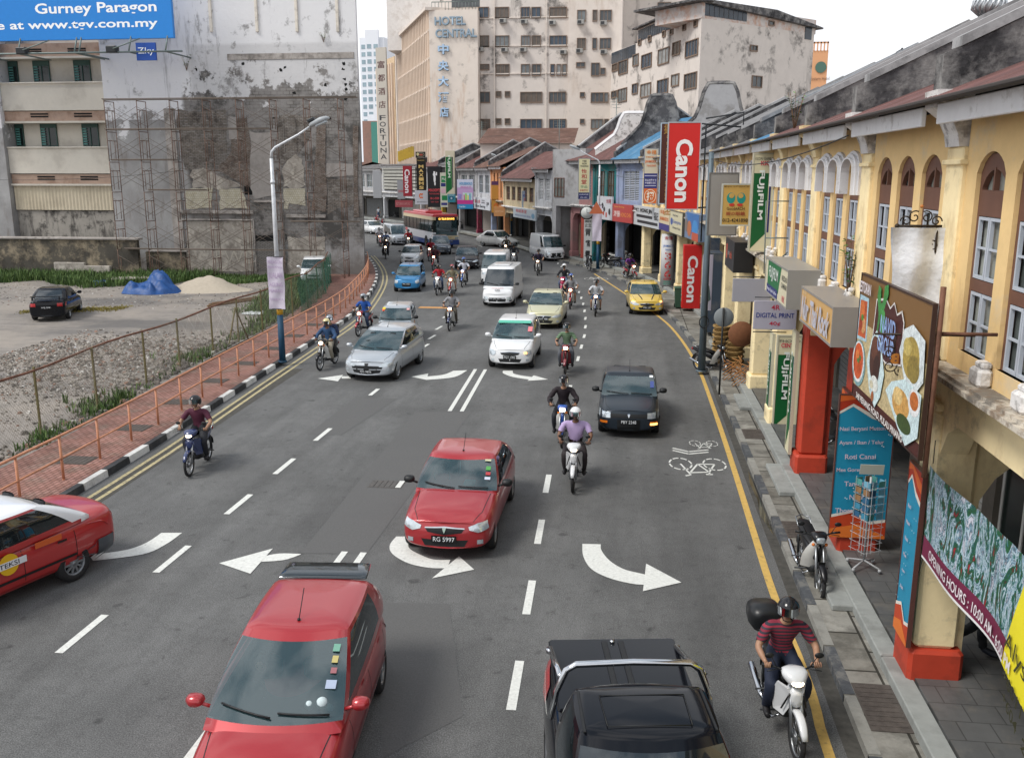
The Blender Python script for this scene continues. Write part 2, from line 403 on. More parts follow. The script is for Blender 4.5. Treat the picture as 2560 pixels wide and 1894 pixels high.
arrow(band([(989,808),(965,817),(925,821)],[(1019,807),(990,822),(930,828)])+[[(934,814),(930,828),(897,821)]])
arrow(band([(1097,808),(1098,814),(1120,822),(1160,828)],[(1118,808),(1120,814),(1135,818),(1162,822)])+[[(1150,830),(1164,818),(1195,827)]])
arrow([[(745,820),(765,820),(765,825),(745,825)],[(748,817),(737,831),(693,825)]])
# yellow lines
b=B();E_=by_arc(KR,220)
yl=[G(x,y)for x,y in[(1860,1790),(1800,1640),(1770,1500),(1690,1310),(1640,1150),(1600,1020),(1560,900),(1520,790),(1470,718),(1432,686),(1385,655),(1340,625),(1296,597)]]
yl=smooth_pl([V((2.62,-10,0))]+yl[1:],2)
b=B()
for p,q in zip(yl,yl[1:]):
    if p.y<66:seg(b,p.x,p.y,q.x,q.y,.13 if p.y<25 else .12,.006)
b.build('yellow_line',yel_m,kind='structure')
b=B();c1=offset_pl(by_arc(KL,160),.33);c2=offset_pl(by_arc(KL,160),.58)
for c in(c1,c2):
    for p,q in zip(c,c[1:]):
        if p.y>-5 and p.y<75:seg(b,p.x,p.y,q.x,q.y,.1,.006)
b.build('double_yellow_line',yel2_m,kind='structure')
# bicycle symbols painted by the kerb
def painted_bike(cx,cy,s,ang,name='bicycle_marking'):
    b=B();T=Matrix.Translation((cx,cy,.008))@Matrix.Rotation(ang,4,'Z')@Matrix.Diagonal((s,s*1.7,s,1));b.T=T
    for ox in(-.52,.52):
        for k in range(8):
            a0,a1=k*pi/4,k*pi/4+.6
            for j in range(3):
                u0,u1=a0+(a1-a0)*j/3,a0+(a1-a0)*(j+1)/3
                b.add([(ox+.36*cos(u0),.36*sin(u0),0),(ox+.36*cos(u1),.36*sin(u1),0),(ox+.31*cos(u1),.31*sin(u1),0),(ox+.31*cos(u0),.31*sin(u0),0)],[(3,2,1,0)])
    for p in[(-.52,0,-.25,.45),(-.25,.45,0,0),(-.52,0,0,0),(-.25,.45,.33,.5),(0,0,.33,.5),(.33,.62,.52,0),(.33,.62,.5,.68),(-.33,.58,-.12,.58),(-.25,.45,-.23,.58)]:seg(b,*p,.055,0)
    b.T=None;b.build(name,white_m,kind='structure')
p=G(1521,1012);painted_bike(p.x,p.y,.78,pi+.06)
p=G(1534,967);painted_bike(p.x,p.y,.42,pi+.06)
b=B()
for dy in(0,.2):
    a,m_,c=G(1467,982-dy*20),G(1502,990-dy*20),G(1545,986-dy*20)
    seg(b,a.x,a.y+dy*.2,m_.x,m_.y+dy*.2,.07);seg(b,m_.x,m_.y+dy*.2,c.x,c.y+dy*.2,.07)
b.build('lane_marking',white_m,kind='structure')
p=G(1300,608);painted_bike(p.x,p.y,.9,.2)
# manhole cover with a painted edge
rm=mat('cast_iron',(.11,.105,.10),.7,.3,var=.3,sc_=20,bump=.4)
mh=thing('manhole_cover','square ribbed manhole cover with a white painted edge in the middle lane','manhole cover',G(843,1056))
b=B()
for i in range(6):
    for j in range(4):b.cb(-.36+i*.12,-.25+i*.12,-.22+j*.115,-.115+j*.115,0,.016,.006)
b.build('cover_plate',rm,mh);b=B();b.box(.25,.37,-.22,.24,.0165,.019);b.build('painted_edge',white_m,mh)
b=B();b.box(-.39,.40,-.25,.27,.001,.006);b.build('rim',rm,mh)
p=G(945,671);cb_=B();cb_.cb(-.75,.75,-.25,.25,.005,.02,.004);tag(cb_.build('cardboard_sheet',mat('cardboard','#b98a58',.85,var=.15),None,(p.x,p.y,0)),'flat brown sheet of cardboard lying in the road beside the grey shirted rider','cardboard')
# ---- left footpath, kerb, railing
pave=mat('red_paving','#9a746a',.85,var=.16,sc_=1.5,bump=.25,stain=['#6d5148','#7d7368'],ssc=.7,samt=.55)
add_brick(pave,'#ffffff','#e0d6d0','#8d7f78',1,.22,.11,.012,'YX')
KLs=[p for p in by_arc(KL,160)if p.y<125]
wid=[2.55+.0*p.y if p.y<30 else min(3.2,2.55+(p.y-30)*.03)for p in KLs]
back=[offset_pl(KLs,-w)[i]for i,w in enumerate(wid)]
kin=offset_pl(KLs,-.17)
ribbon('footpath',back,kin,pave,.16,kind='structure')
# kerb blocks, painted black and white in turn
kb=[mat('kerb_white',(.62,.62,.6),.8,var=.15,sc_=5,bump=.2,stain='#4a4742',ssc=2.5,samt=.6),mat('kerb_black',(.03,.032,.035),.75,var=.3,sc_=5,stain='#5b5a58',ssc=3,samt=.4)]
b=B();kx=resample(KLs,.25)
acc=[];s=0
for i in range(len(kx)-1):acc.append(s);s+=(kx[i+1]-kx[i]).length
def at_s(t):
    i=max(k for k in range(len(acc))if acc[k]<=t+1e-6);p,q=kx[i],kx[i+1];d=(q-p)
    return p+d*((t-acc[i])/d.length),d.normalized()
t=0;k=0;L0=acc[-1]
while t<L0-1:
    p,d=at_s(t);q,d2=at_s(t+.97);nrm=V((-d.y,d.x,0));n2=V((-d2.y,d2.x,0));z1=.165
    P=[p+nrm*.0,q+n2*.0,q+n2*.175,p+nrm*.175]
    b.add([(v.x,v.y,-.05)for v in P]+[(v.x+(.02 if i in(0,1)else 0)*-1,v.y,z1)for i,v in enumerate(P)],[(0,1,5,4),(4,5,6,7),(1,2,6,5),(3,0,4,7),(2,3,7,6)],k%2)
    t+=1.0;k+=1
b.build('kerb',kb,kind='structure')
# drain covers in the footpath
dm=mat('drain_iron',(.10,.085,.075),.7,.3,var=.3,sc_=8,bump=.5,bsc=60)
for i in range(10):
    y=16.7+2.85*i;x=poly_at([(p.x,p.y)for p in KLs],y)
    b=B();b.cb(-.42,.42,-.3,.3,0,.012,.004)
    for u in range(-3,4):b.box(u*.12-.02,u*.12+.02,-.27,.27,.012,.018)
    tag(b.build('drain_cover',dm,None,(x-1.15,y,.161)),'rusty iron drain cover set in the red paving of the left footpath','drain cover','drain covers in the left footpath')
# railing: one thing, posts and two rails
rail_m=mat('railing_paint','#c68a6a',.55,var=.12,sc_=6,stain='#8a5f4c',ssc=4,samt=.5)
rl=thing('railing','long orange pipe railing with two rails along the left kerb','railing')
RP=offset_pl(KLs,-.62)
rk=resample([p for p in RP if 3<p.y<66],.3)
b=B();b.tube([(p.x,p.y,1.17)for p in rk],.032,8,0);b.build('top_rail',rail_m,rl)
b=B();b.tube([(p.x,p.y,.66)for p in rk],.026,8,0);b.build('lower_rail',rail_m,rl)
s=0;nxt=.7;
pb=B();pb.tube([(0,0,0),(0,0,1.16)],.03,8);pb.lathe([(.03,0),(.03,.03)],axis='z');pmesh=None
for p,q in zip(rk,rk[1:]):
    s+=(q-p).length
    if s>=nxt:
        nxt+=1.55
        if pmesh is None:o=pb.build('post',rail_m,rl,(p.x,p.y,.16));o.scale=(1,1,.87);pmesh=o
        else:c=pmesh.copy();COL.objects.link(c);c.location=(p.x,p.y,.16)
# ---- vacant lot
random.seed(3)
def lot_mat():
    m=mat('lot_surface','#837d77',.92,var=.2,sc_=2.2,bump=.6,bsc=14,stain=['#575554','#918980'],ssc=.13,sstr=(.5,1.6,1),samt=.75,sthr=(.46,.6))
    return m
def noise2(x,y):return sin(x*1.3+y*.7)*.5+sin(x*.53-y*1.1+2)*.3+sin(x*2.9+y*2.3)*.2
b=B();NX,NY=90,100;vs=[];fs=[]
lotE=lambda y:poly_at([(p.x,p.y)for p in back],y)+.0
for j in range(NY+1):
    y=2+j*(58.5-2)/NY;xe=lotE(y)
    for i in range(NX+1):
        x=xe-(i/NX)**1.3*45
        h=.02+.025*noise2(x*.4,y*.4)
        d=xe-x
        if 24.5<y<37 and d<9:h+=.32*max(0,1-((y-30)/6)**2)*max(0,1-((d-4)/4.6)**2)*(1+.3*noise2(x*3,y*3))
        h+=max(0,.12-d*.12)*1.0
        vs.append((x,y,h+.02))
for j in range(NY):
    for i in range(NX):a=j*(NX+1)+i;fs.append((a,a+1,a+NX+2,a+NX+1))
b.add(vs,fs,smooth=True);b.build('lot_ground',lot_mat(),kind='structure')
def lot_h(x,y):
    d=lotE(y)-x;h=.04+.025*noise2(x*.4,y*.4)
    if 24.5<y<37 and d<9:h+=.32*max(0,1-((y-30)/6)**2)*max(0,1-((d-4)/4.6)**2)*(1+.3*noise2(x*3,y*3))
    return h+max(0,.12-d*.12)
def rock(b,c,r,mi):
    n=6;vs=[]
    for k in range(n):a=2*pi*k/n+random.random()*.6;vs.append((c[0]+cos(a)*r*random.uniform(.6,1.2),c[1]+sin(a)*r*random.uniform(.6,1.2),c[2]-r*.2))
    for k in range(n):a=2*pi*k/n+random.random()*.6;vs.append((c[0]+cos(a)*r*.6,c[1]+sin(a)*r*.6,c[2]+r*random.uniform(.3,.7)))
    b.add(vs,[tuple(range(n,2*n))]+[(k,(k+1)%n,n+(k+1)%n,n+k)for k in range(n)],mi)
stone=[mat('rubble_%d'%i,c,.9,var=.2,sc_=8)for i,c in enumerate(('#7a736b','#8f887f','#5f5a55','#846a5c','#b5b1ab'))]
b=B()
for _ in range(8000):
    y=random.gauss(30,3.4);d=random.uniform(.6,8.5)
    if not 22<y<38:continue
    x=lotE(y)-d;rock(b,(x,y,lot_h(x,y)+.01),random.choice((.025,.035,.05,.03,.09 if random.random()<.3 else .04)),random.choices(range(5),(5,4,3,1.2,1.2))[0])
b.build('rubble',stone,kind='stuff')
b=B()
for _ in range(3000):
    y=random.uniform(14,56);d=abs(random.gauss(0,.55))
    x=lotE(y)-.15-d;rock(b,(x,y,lot_h(x,y)+.03),random.choice((.03,.05,.07,.12 if random.random()<.3 else .04)),random.choices(range(5),(3,1,7,.5,.6))[0])
for _ in range(1500):
    x=random.uniform(-40,-19);y=random.uniform(44,57);rock(b,(x,y,lot_h(x,y)),random.uniform(.02,.07),random.choices(range(5),(5,4,3,1,2))[0])
b.build('stones',stone,kind='stuff')
# grass and weeds
gm=[mat('grass_%d'%i,c,.8,var=.2,sc_=2)for i,c in enumerate(('#46602c','#5f7440','#354a26','#84793f'))]
def grass(b,x,y,z,h,n=6,sp=.18,mi=None):
    for _ in range(n):
        a=random.random()*2*pi;r=random.random()*sp;px,py=x+cos(a)*r,y+sin(a)*r;l=random.uniform(.1,.5)*h;hh=h*random.uniform(.6,1.2);w=random.uniform(.012,.028)+h*.02
        dx,dy=cos(a)*l,sin(a)*l;t=V((-dy,dx,0)).normalized()*w
        k=random.choices(range(3),(3,3,2))[0]if mi is None else mi
        b.add([(px-t.x,py-t.y,z),(px+t.x,py+t.y,z),(px+dx*.4+t.x*.7,py+dy*.4+t.y*.7,z+hh*.65),(px+dx*.4-t.x*.7,py+dy*.4-t.y*.7,z+hh*.65),(px+dx,py+dy,z+hh)],[(0,1,2,3),(3,2,4)],k)
b=B()
for _ in range(5200):
    x=random.uniform(-44,-20);d=(noise2(x*.6,3)+1.3)*1.9
    y=random.uniform(57.8-d-(2.2 if x<-28 else 0),59)
    grass(b,x,y,.03,random.uniform(.2,.62)if x<-27 else random.uniform(.06,.3),5,.25)
for _ in range(500):
    x=random.uniform(-30,-25.5);y=42.3+.35*(x+30)+random.gauss(0,.4);grass(b,x,y,.04,.07,5,.3,3)
b.build('grass',gm,kind='stuff')
b=B()
cl=[(21.3,.6),(22,.4),(24.6,.8),(25.2,.9),(28.4,.5),(31.0,1.1),(32,.8),(33,.7),(36,.6),(38,.8),(40,1),(42,1.2),(44,1.3),(46,1.5),(48,1.7),(50,1.8),(52,2),(54,2)]
for cy,rr in cl:
    for _ in range(int(90*rr)):
        y=cy+random.gauss(0,.7);d=abs(random.gauss(.3,.5*rr));grass(b,lotE(y)-.1-d,y,.1,random.uniform(.1,.34)*min(1.4,rr+.3),4,.15)
for cy,rr in((22.8,.5),(21.8,.7)):
    for _ in range(170):
        y=cy+random.gauss(0,.5);grass(b,-20.5+random.gauss(0,.7)+.4*(cy-22),y,.06,.12,4,.2)
for _ in range(2300):
    y=random.uniform(43,59);d=random.uniform(0,3.2)*random.random()**.5;h=random.uniform(.3,1.15)*(1-d/5)
    x=lotE(y)-.3-d;grass(b,x,y,.05,h*.5,4,.3)
b.build('weeds',gm,kind='stuff')
# ================= LEFT SIDE =================
def WY(x,y,Y):
    r=_ray(x*K,y*K);t=Y/r[1];return V((r[0]*t,Y,CAMH+r[2]*t))
def ZA(x,y,Y):return WY(x/2.36/K,y/2.36/K,Y) 
# ---- chain link fence
galv=mat('galvanised_wire','#7f7b70',.55,.5,var=.2,sc_=3,stain='#5a4030',ssc=2,samt=.7)
rust=mat('rusty_steel','#765343',.8,.2,var=.25,sc_=9,stain='#4a3328',ssc=3,samt=.6,bump=.2)
fpost=mat('fence_post','#6d6746',.8,var=.25,sc_=5,stain='#5e4630',ssc=3,samt=.6)
fence=thing('chain_link_fence','sagging chain link fence with rusty top rail between the vacant lot and the red footpath','fence')
FP=[V(p)for p in[(-15.0,6,0),(-15.0,12,0),(-15.05,21,0),(-15.15,27,0),(-15.3,32,0),(-15.5,38,0),(-15.9,44,0),(-17.0,50,0),(-18.6,56,0)]]
FH=1.85
fr=resample(FP,1.0)
b=B();b.tube([(p.x+.03*sin(p.y),p.y,FH+.1+.05*sin(p.y*.8))for p in fr],.033,7);b.build('top_rail',rust,fence)
k=0
for y in(9.5,12.6,15.6,18.6,21.4,24.1,27.0,29.4,32.2,34.7,37.4,41.8,44.7,48,51.5):
    x=poly_at([(p.x,p.y)for p in FP],y);b=B();b.cb(-.027,.027,-.027,.027,0,FH+.05,.008);b.build('post',fpost,fence,(x,y,.1))
b=B()
for dy in(-1.0,1.0):
    b.tube([(-15.45,34.7,1.6),(-15.4,34.7+dy,.1)],.035,6)
b.build('stay',fpost,fence)
b=B();s=0;w=.0035
al=resample(FP,.1)
step=.1
def fpt(s_,z):
    i=min(int(s_/step),len(al)-1);p=al[i];return(p.x+.04*sin(p.y*1.3+z),p.y,.14+z*FH/1.8)
LT=len(al)*step
t=-1.8
while t<LT:
    for sg in(1,-1):
        pts=[]
        for j in range(7):
            z=1.8*j/6;u=t+(z if sg>0 else 1.8-z)
            if 0<=u<LT:pts.append(fpt(u,z))
        if len(pts)>1:b.tube(pts,w,3,smooth=False,caps=False)
    t+=.115
b.build('wire_mesh',galv,fence)
# green debris net hung on the far end of the fence
netm=mat('green_net','#2f6a55',.9,var=.3,sc_=3)
nt_=netm.node_tree;pn=nt_.nodes['Principled BSDF'];pn.inputs['Alpha'].default_value=.62
b=B();pts=[p for p in al if p.y>42.5];vs=[]
for i,p in enumerate(pts):
    for j in range(7):vs.append((p.x+.12+.08*sin(i*.35+j),p.y,.1+j*.3+.05*sin(i*.2)))
n=7;fs=[(i*n+j,(i+1)*n+j,(i+1)*n+j+1,i*n+j+1)for i in range(len(pts)-1)for j in range(6)]
b.add(vs,fs,smooth=True);tag(b.build('debris_net',netm),'torn green debris net hung along the far end of the rusty fence','net')
# ---- street lamps
lampw=mat('lamp_pole_white','#c9ccd0',.4,.2,var=.08,sc_=5,stain='#8b8d8f',ssc=4,samt=.4)
lampb=mat('lamp_base_blue','#17425f',.6,var=.15,sc_=5,stain='#2c3f48',ssc=3,samt=.5)
lampy=plain('#c79a2e');headg=plain('#9fa4a8',.4);dark=mat('dark_plastic','#22262a',.45,var=.1)
lensm=plain('#c9d2d8',.2)
def street_lamp(x,y,ang,label,h=7.55,reach=1.7):
    t=thing('street_lamp',label,'street lamp',(x,y,.12 if x<-10 and y<50 else .1),ang,'street lamps with blue bases')
    b=B();b.tube([(0,0,0),(0,0,1.75)],[.12,.105],14);b.cyl((0,0,0),.16,.06,14);b.build('blue_base',lampb,t)
    b=B();b.tube([(0,0,1.751),(0,0,2.0)],.11,14);b.build('yellow_band',lampy,t)
    b=B();b.tube([(0,0,2.001),(0,0,5),(0,0,h-.35)],[.09,.075,.06],12);b.tube([(0,0,h-.36),(.03,0,h-.12),(.16,0,h+.02),(reach*.6,0,h+.45),(reach-.2,0,h+.75)],[.05,.05,.045,.038,.032],10);b.tube([(0,0,h-1.2),(0,0,h-1.1)],.085,10);b.build('pole',lampw,t)
    T=Matrix.Translation((reach,0,h+.85))@Matrix.Rotation(-R(22),4,'Y')
    b=B();b.T=T;b.blob([(-.3,0,0,.05,.05),(-.2,0,0,.14,.08),(.15,0,.01,.17,.1),(.38,0,0,.14,.07),(.45,0,-.02,.06,.03)],14,3);b.build('lamp_head',headg,t)
    b=B();b.T=T;b.cb(-.28,-.02,-.13,.13,.09,.2,.02);b.build('sensor_box',dark,t)
    b=B();b.T=T;b.cb(-.1,.33,-.11,.11,-.12,-.075,.02);b.build('lens',lensm,t)
    return t
lamp=street_lamp(-12.35,31.5,R(0),'street lamp with dark blue base standing at the left kerb behind the railing')
lamp2=dup(lamp,(-2.1,66,.1),R(180),'street lamp with blue base on the right pavement beside the round clock')
lamp3=dup(lamp,(-12.2,97,.1),R(180),'farthest street lamp, standing among the shops behind the white saloon car')
bm_=mat('banner_cloth','#c3bccb',.8,var=.08,sc_=2)
def hanging_banner(name,o,right,w,h,label,wav=.03):
    t=thing(name,label,'banner');t.matrix_world=frame(o,right);b=B();vs=[];nx,ny=6,16
    for j in range(ny+1):
        for i in range(nx+1):vs.append(((i/nx-.5)*w*(1-.03*sin(j*.6)),-h*j/ny,wav*sin(i*1.1+j*.5)))
    b.add(vs,[(j*(nx+1)+i,(j+1)*(nx+1)+i,(j+1)*(nx+1)+i+1,j*(nx+1)+i+1)for j in range(ny)for i in range(nx)],smooth=True)
    b.build('cloth',bm_,t);b=B();b.tube([(-w/2-.03,0,0),(w/2+.03,0,0)],.012,6);b.tube([(-w/2-.03,-h,0),(w/2+.03,-h,0)],.012,6);b.build('batten',dark,t);return t
t=hanging_banner('street_banner',(-12.35,31.3,3.95),(1,0,0),.6,1.85,'faded lilac banner strapped to the left street lamp')
for i,(s,hh)in enumerate((('PARAGON',.12),('PENANG',.08),('JUALAN',.26),('AGUNG',.14),('PENANG',.12),('TERBUKA',.08))):
    letters(s,'#a892b4',t,0,(-.18,-.36,-.68,-.98,-1.2,-1.5)[i],.5,hh,.04,0)
hanging_banner('street_banner',(-2.2,65.6,4.6),(1,0,0),.65,2.5,'pale lilac banner strapped to the street lamp beside the clock')
# ---- big derelict building with the peeling party wall
def wall_material():
    m=bpy.data.materials.new('peeling_wall');m.use_nodes=True;n=m.node_tree.nodes;l=m.node_tree.links;p=n['Principled BSDF'];p.inputs['Roughness'].default_value=.9
    t=n.new('ShaderNodeTexCoord');s=n.new('ShaderNodeSeparateXYZ');l.new(t.outputs['Object'],s.inputs[0])
    def noise(sc_,d=8,r=.65,st=None,off=0):
        a=n.new('ShaderNodeTexNoise');a.inputs['Scale'].default_value=sc_;a.inputs['Detail'].default_value=d;a.inputs['Roughness'].default_value=r
        q=n.new('ShaderNodeMapping');q.inputs['Scale'].default_value=st or(1,1,1);q.inputs['Location'].default_value=(off,off,0);l.new(t.outputs['Object'],q.inputs[0]);l.new(q.outputs[0],a.inputs['Vector']);return a.outputs[0]
    def M_(op,a,b_=None,c=None):
        q=n.new('ShaderNodeMath');q.operation=op
        for i,v in enumerate((a,b_,c)):
            if v is None:continue
            if isinstance(v,(int,float)):q.inputs[i].default_value=v
            else:l.new(v,q.inputs[i])
        return q.outputs[0]
    def mr(x,a,b_,c=0,d=1):
        q=n.new('ShaderNodeMapRange');q.inputs[1].default_value=a;q.inputs[2].default_value=b_;q.inputs[3].default_value=c;q.inputs[4].default_value=d;l.new(x,q.inputs[0]);return q.outputs[0]
    def mix(f,a,b_,bt='MIX'):
        q=n.new('ShaderNodeMix');q.data_type='RGBA';q.blend_type=bt
        if isinstance(f,(int,float)):q.inputs[0].default_value=f
        else:l.new(f,q.inputs[0])
        for i,v in((6,a),(7,b_)):
            if isinstance(v,str):q.inputs[i].default_value=(*h2l(v),1)
            else:l.new(v,q.inputs[i])
        return q.outputs[2]
    x,z=s.outputs['X'],s.outputs['Z']
    # rendered concrete, blotched
    c=mix(mr(noise(.5),.35,.65),'#878686','#a1a1a1')
    c=mix(mr(noise(1.7,st=(1,1,.25)),.52,.7),c,'#77706c')
    # exposed block field right of x=-29.3
    br=n.new('ShaderNodeTexBrick');cc=n.new('ShaderNodeCombineXYZ');l.new(x,cc.inputs[0]);l.new(z,cc.inputs[1]);l.new(cc.outputs[0],br.inputs['Vector'])
    br.inputs['Scale'].default_value=1;br.inputs['Brick Width'].default_value=.42;br.inputs['Row Height'].default_value=.21;br.inputs['Mortar Size'].default_value=.018
    br.inputs['Color1'].default_value=(*h2l('#6b6967'),1);br.inputs['Color2'].default_value=(*h2l('#827f7c'),1);br.inputs['Mortar'].default_value=(*h2l('#534d49'),1)
    blk=mix(mr(noise(.8,off=4),.4,.62),br.outputs[0],'#868381')
    blk=mix(mr(noise(.33,10,.75,off=9),.5,.58),blk,'#4b4947')
    mask=M_('MULTIPLY',mr(x,-29.5,-29.2),mr(M_('ADD',z,mr(noise(.9),.3,.7,-.8,.8)),1.8,2.4));c=mix(mask,c,blk)
    # white lime wash above, flaking at its edge
    edge=M_('ADD',z,M_('ADD',mr(noise(.55,9,.7,off=2),.3,.7,-2.6,2.6),mr(x,-33,-29,1.2,-.6)))
    wm=mr(edge,11.4,11.9)
    wash=mix(mr(noise(.6,8,.7,off=20),.56,.63),'#dadadc','#969595')
    wash=mix(M_('MULTIPLY',mr(noise(.35,10,.75,st=(2.5,1,.5),off=30),.58,.66),.8),wash,'#5d5a59')
    wb=mix(.75,wash,br.outputs[0],'MULTIPLY');wash=mix(M_('MULTIPLY',M_('MULTIPLY',mr(z,15.0,14.8),mr(x,-28.9,-28.6)),.55),wash,mix(.5,wash,blk))
    c=mix(wm,c,wash)
    # lower left is washed pale to a straight line at 10.2 m
    c=mix(M_('MULTIPLY',M_('MULTIPLY',mr(x,-29.3,-29.5),mr(z,10.22,10.26)),M_('MULTIPLY',mr(noise(.7,9,.7,off=5),.56,.5),1)),c,'#d8d8db')
    c=mix(M_('MULTIPLY',mr(noise(.25,9,.7,st=(3,1,.35),off=14),.6,.7),.7),c,'#3f3b39')
    c=mix(M_('MULTIPLY',mr(M_('ADD',z,mr(noise(1.2),.3,.7,-.8,.8)),1.6,.6),.6),c,'#5a534b')
    l.new(c,p.inputs['Base Color'])
    bm=n.new('ShaderNodeBump');bm.inputs['Strength'].default_value=.5;bm.inputs['Distance'].default_value=.05;l.new(noise(3,8),bm.inputs['Height']);l.new(bm.outputs[0],p.inputs['Normal'])
    return m
dw=thing('derelict_building','tall derelict building with a peeling white and grey party wall behind the scaffolding','building')
b=B();b.prism([(-34.9,60),(-17.45,60),(-22,76),(-34.9,76)],-.05,24);b.build('party_wall',wall_material(),dw)
conc=mat('weathered_concrete','#99938e',.9,var=.15,sc_=3,bump=.3,stain=['#5b5652','#b8b2ad'],ssc=.8,samt=.7)
wht=mat('flaking_whitewash','#d6d4d8',.85,var=.06,sc_=3,bump=.3,stain=['#8f8c8b','#5b5957'],ssc=1.2,samt=.7,sthr=(.54,.6))
for px in(1250,1520,1755,1995):
    q=ZA(px,190,60);b=B();b.cb(q.x-.09,q.x+.09,59.88,59.998,q.z,23.5,.02);b.build('rib',mat('rib_cream','#d9d2c6',.8,var=.08,stain='#8b8782',ssc=1.5),dw)
def ragged(pts,Y,th,m,name,par,j=.05,sub=4,sh=ZA):
    P=[sh(x,y,Y)for x,y in pts];o=[]
    for a,c in zip(P,P[1:]+P[:1]):
        for k in range(sub):q=a.lerp(c,k/sub);o.append((q.x+random.uniform(-j,j),q.z+random.uniform(-j,j)))
    o=o[::-1]
    b=B();b.prism(o,Y-th,Y-.001,axis='y');return b.build(name,m,par)
tile=mat('cream_wall_tiles','#bdb8a8',.5,var=.06,stain='#8d8676',ssc=2,samt=.5);add_brick(tile,'#ffffff','#f2efe6','#9a9588',1,.15,.15,.006)
plast=mat('old_plaster','#9b958d',.9,var=.15,sc_=4,bump=.3,stain=['#6f675f','#c4bdb2'],ssc=1.3,samt=.7)
plast2=mat('grey_render','#9a9591',.9,var=.1,sc_=4,bump=.3,stain=['#7c7671'],ssc=.9,samt=.6)
darkw=mat('sooty_blockwork','#85817d',.95,var=.3,sc_=2,bump=.5,stain='#4a4542',ssc=1.2,samt=.8);add_brick(darkw,'#ffffff','#d8d2cc','#a09890',1,.3,.1,.012)
brickc=mat('bare_brick','#87807a',.95,var=.3,sc_=3,bump=.4,stain='#57504a',ssc=2,samt=.6);add_brick(brickc,'#ffffff','#d8c8c0','#988f88',1,.22,.075,.01)
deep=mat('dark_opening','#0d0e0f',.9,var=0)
ragged([(1095,1115),(1255,1112),(1250,1225),(1100,1235)],60,.03,tile,'tiled_patch',dw,.06)
ragged([(1298,1112),(1430,1118),(1465,1235),(1300,1232)],60,.03,tile,'tiled_patch',dw,.09)
ragged([(1672,1112),(1800,1112),(1802,1215),(1705,1200),(1700,1232),(1676,1232)],60,.03,tile,'tiled_patch',dw,.02)
ragged([(1130,1005),(1240,1000),(1440,1115),(1300,1112),(1135,1112)],60,.02,plast,'plaster_patch',dw,.15)
ragged([(1480,780),(1605,780),(1612,1150),(1500,1170),(1480,1100)],60,.025,plast2,'plaster_patch',dw,.08)
ragged([(1670,980),(1740,900),(1800,980),(1802,1112),(1672,1112)],60,.02,plast,'plaster_patch',dw,.15)
ragged([(1345,690),(1400,690),(1400,825),(1350,820)],60,.03,plast2,'plaster_patch',dw,.03)
ragged([(1925,965),(2090,965),(2090,1035),(1925,1045)],60,.03,plast2,'plaster_patch',dw,.03)
ragged([(1040,650),(1330,650),(1335,990),(1245,1000),(1100,1000),(1060,830)],60,.014,darkw,'bare_blockwork',dw,.12)
ragged([(1400,690),(1470,690),(1480,1100),(1440,1110),(1260,1000),(1340,960)],60,.016,brickc,'bare_brickwork',dw,.2)
ragged([(1640,690),(1870,690),(1760,930),(1660,980),(1650,900)],60,.015,darkw,'bare_blockwork',dw,.15)
ragged([(1870,740),(1925,740),(1925,1250),(1830,1240),(1860,1100)],60,.04,brickc,'bare_brickwork',dw,.08)
ragged([(2080,740),(2110,740),(2115,1280),(2085,1280)],60,.04,brickc,'bare_brickwork',dw,.06)
ragged([(1930,1060),(2080,1060),(2085,1200),(1935,1260)],60,.013,darkw,'bare_blockwork',dw,.1)
ragged([(1100,1305),(1490,1305),(1500,1600),(1100,1600)],60,.022,plast,'plaster_patch',dw,.05)
ragged([(1700,1400),(1920,1400),(1925,1620),(1700,1620)],60,.022,plast,'plaster_patch',dw,.08)
gb=mat('grey_brick','#83807e',.9,var=.1);add_brick(gb,'#ffffff','#e6e4e2','#77736f',1,.24,.08,.012)
ragged([(1510,1424),(1615,1424),(1618,1600),(1515,1600)],60,.02,gb,'infill_bricks',dw,.0)
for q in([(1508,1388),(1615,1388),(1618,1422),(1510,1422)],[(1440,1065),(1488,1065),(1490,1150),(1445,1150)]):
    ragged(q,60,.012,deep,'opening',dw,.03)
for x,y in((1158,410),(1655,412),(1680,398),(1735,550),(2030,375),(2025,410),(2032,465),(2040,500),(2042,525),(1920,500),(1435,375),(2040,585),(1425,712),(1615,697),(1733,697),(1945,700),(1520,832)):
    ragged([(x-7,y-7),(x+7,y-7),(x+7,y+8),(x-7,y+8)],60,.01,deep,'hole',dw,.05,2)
for(x0,y0,x1,y1,th)in((1060,1240,1500,1262,.18),(1075,1290,1500,1302,.12),(1500,1180,1680,1195,.12),(1690,1265,1925,1285,.15),(1340,320,2090,345,.04),(1500,1290,1512,1600,.12),(1672,1240,1690,1600,.2),(1030,640,1045,1600,.12),(1670,700,1682,900,.06),(1745,700,1755,900,.06)):
    a,c=ZA(x0,y0,60),ZA(x1,y1,60);b=B();b.cb(a.x,c.x,60-th,59.999,c.z,a.z,.02);b.build('concrete_band',conc,dw)
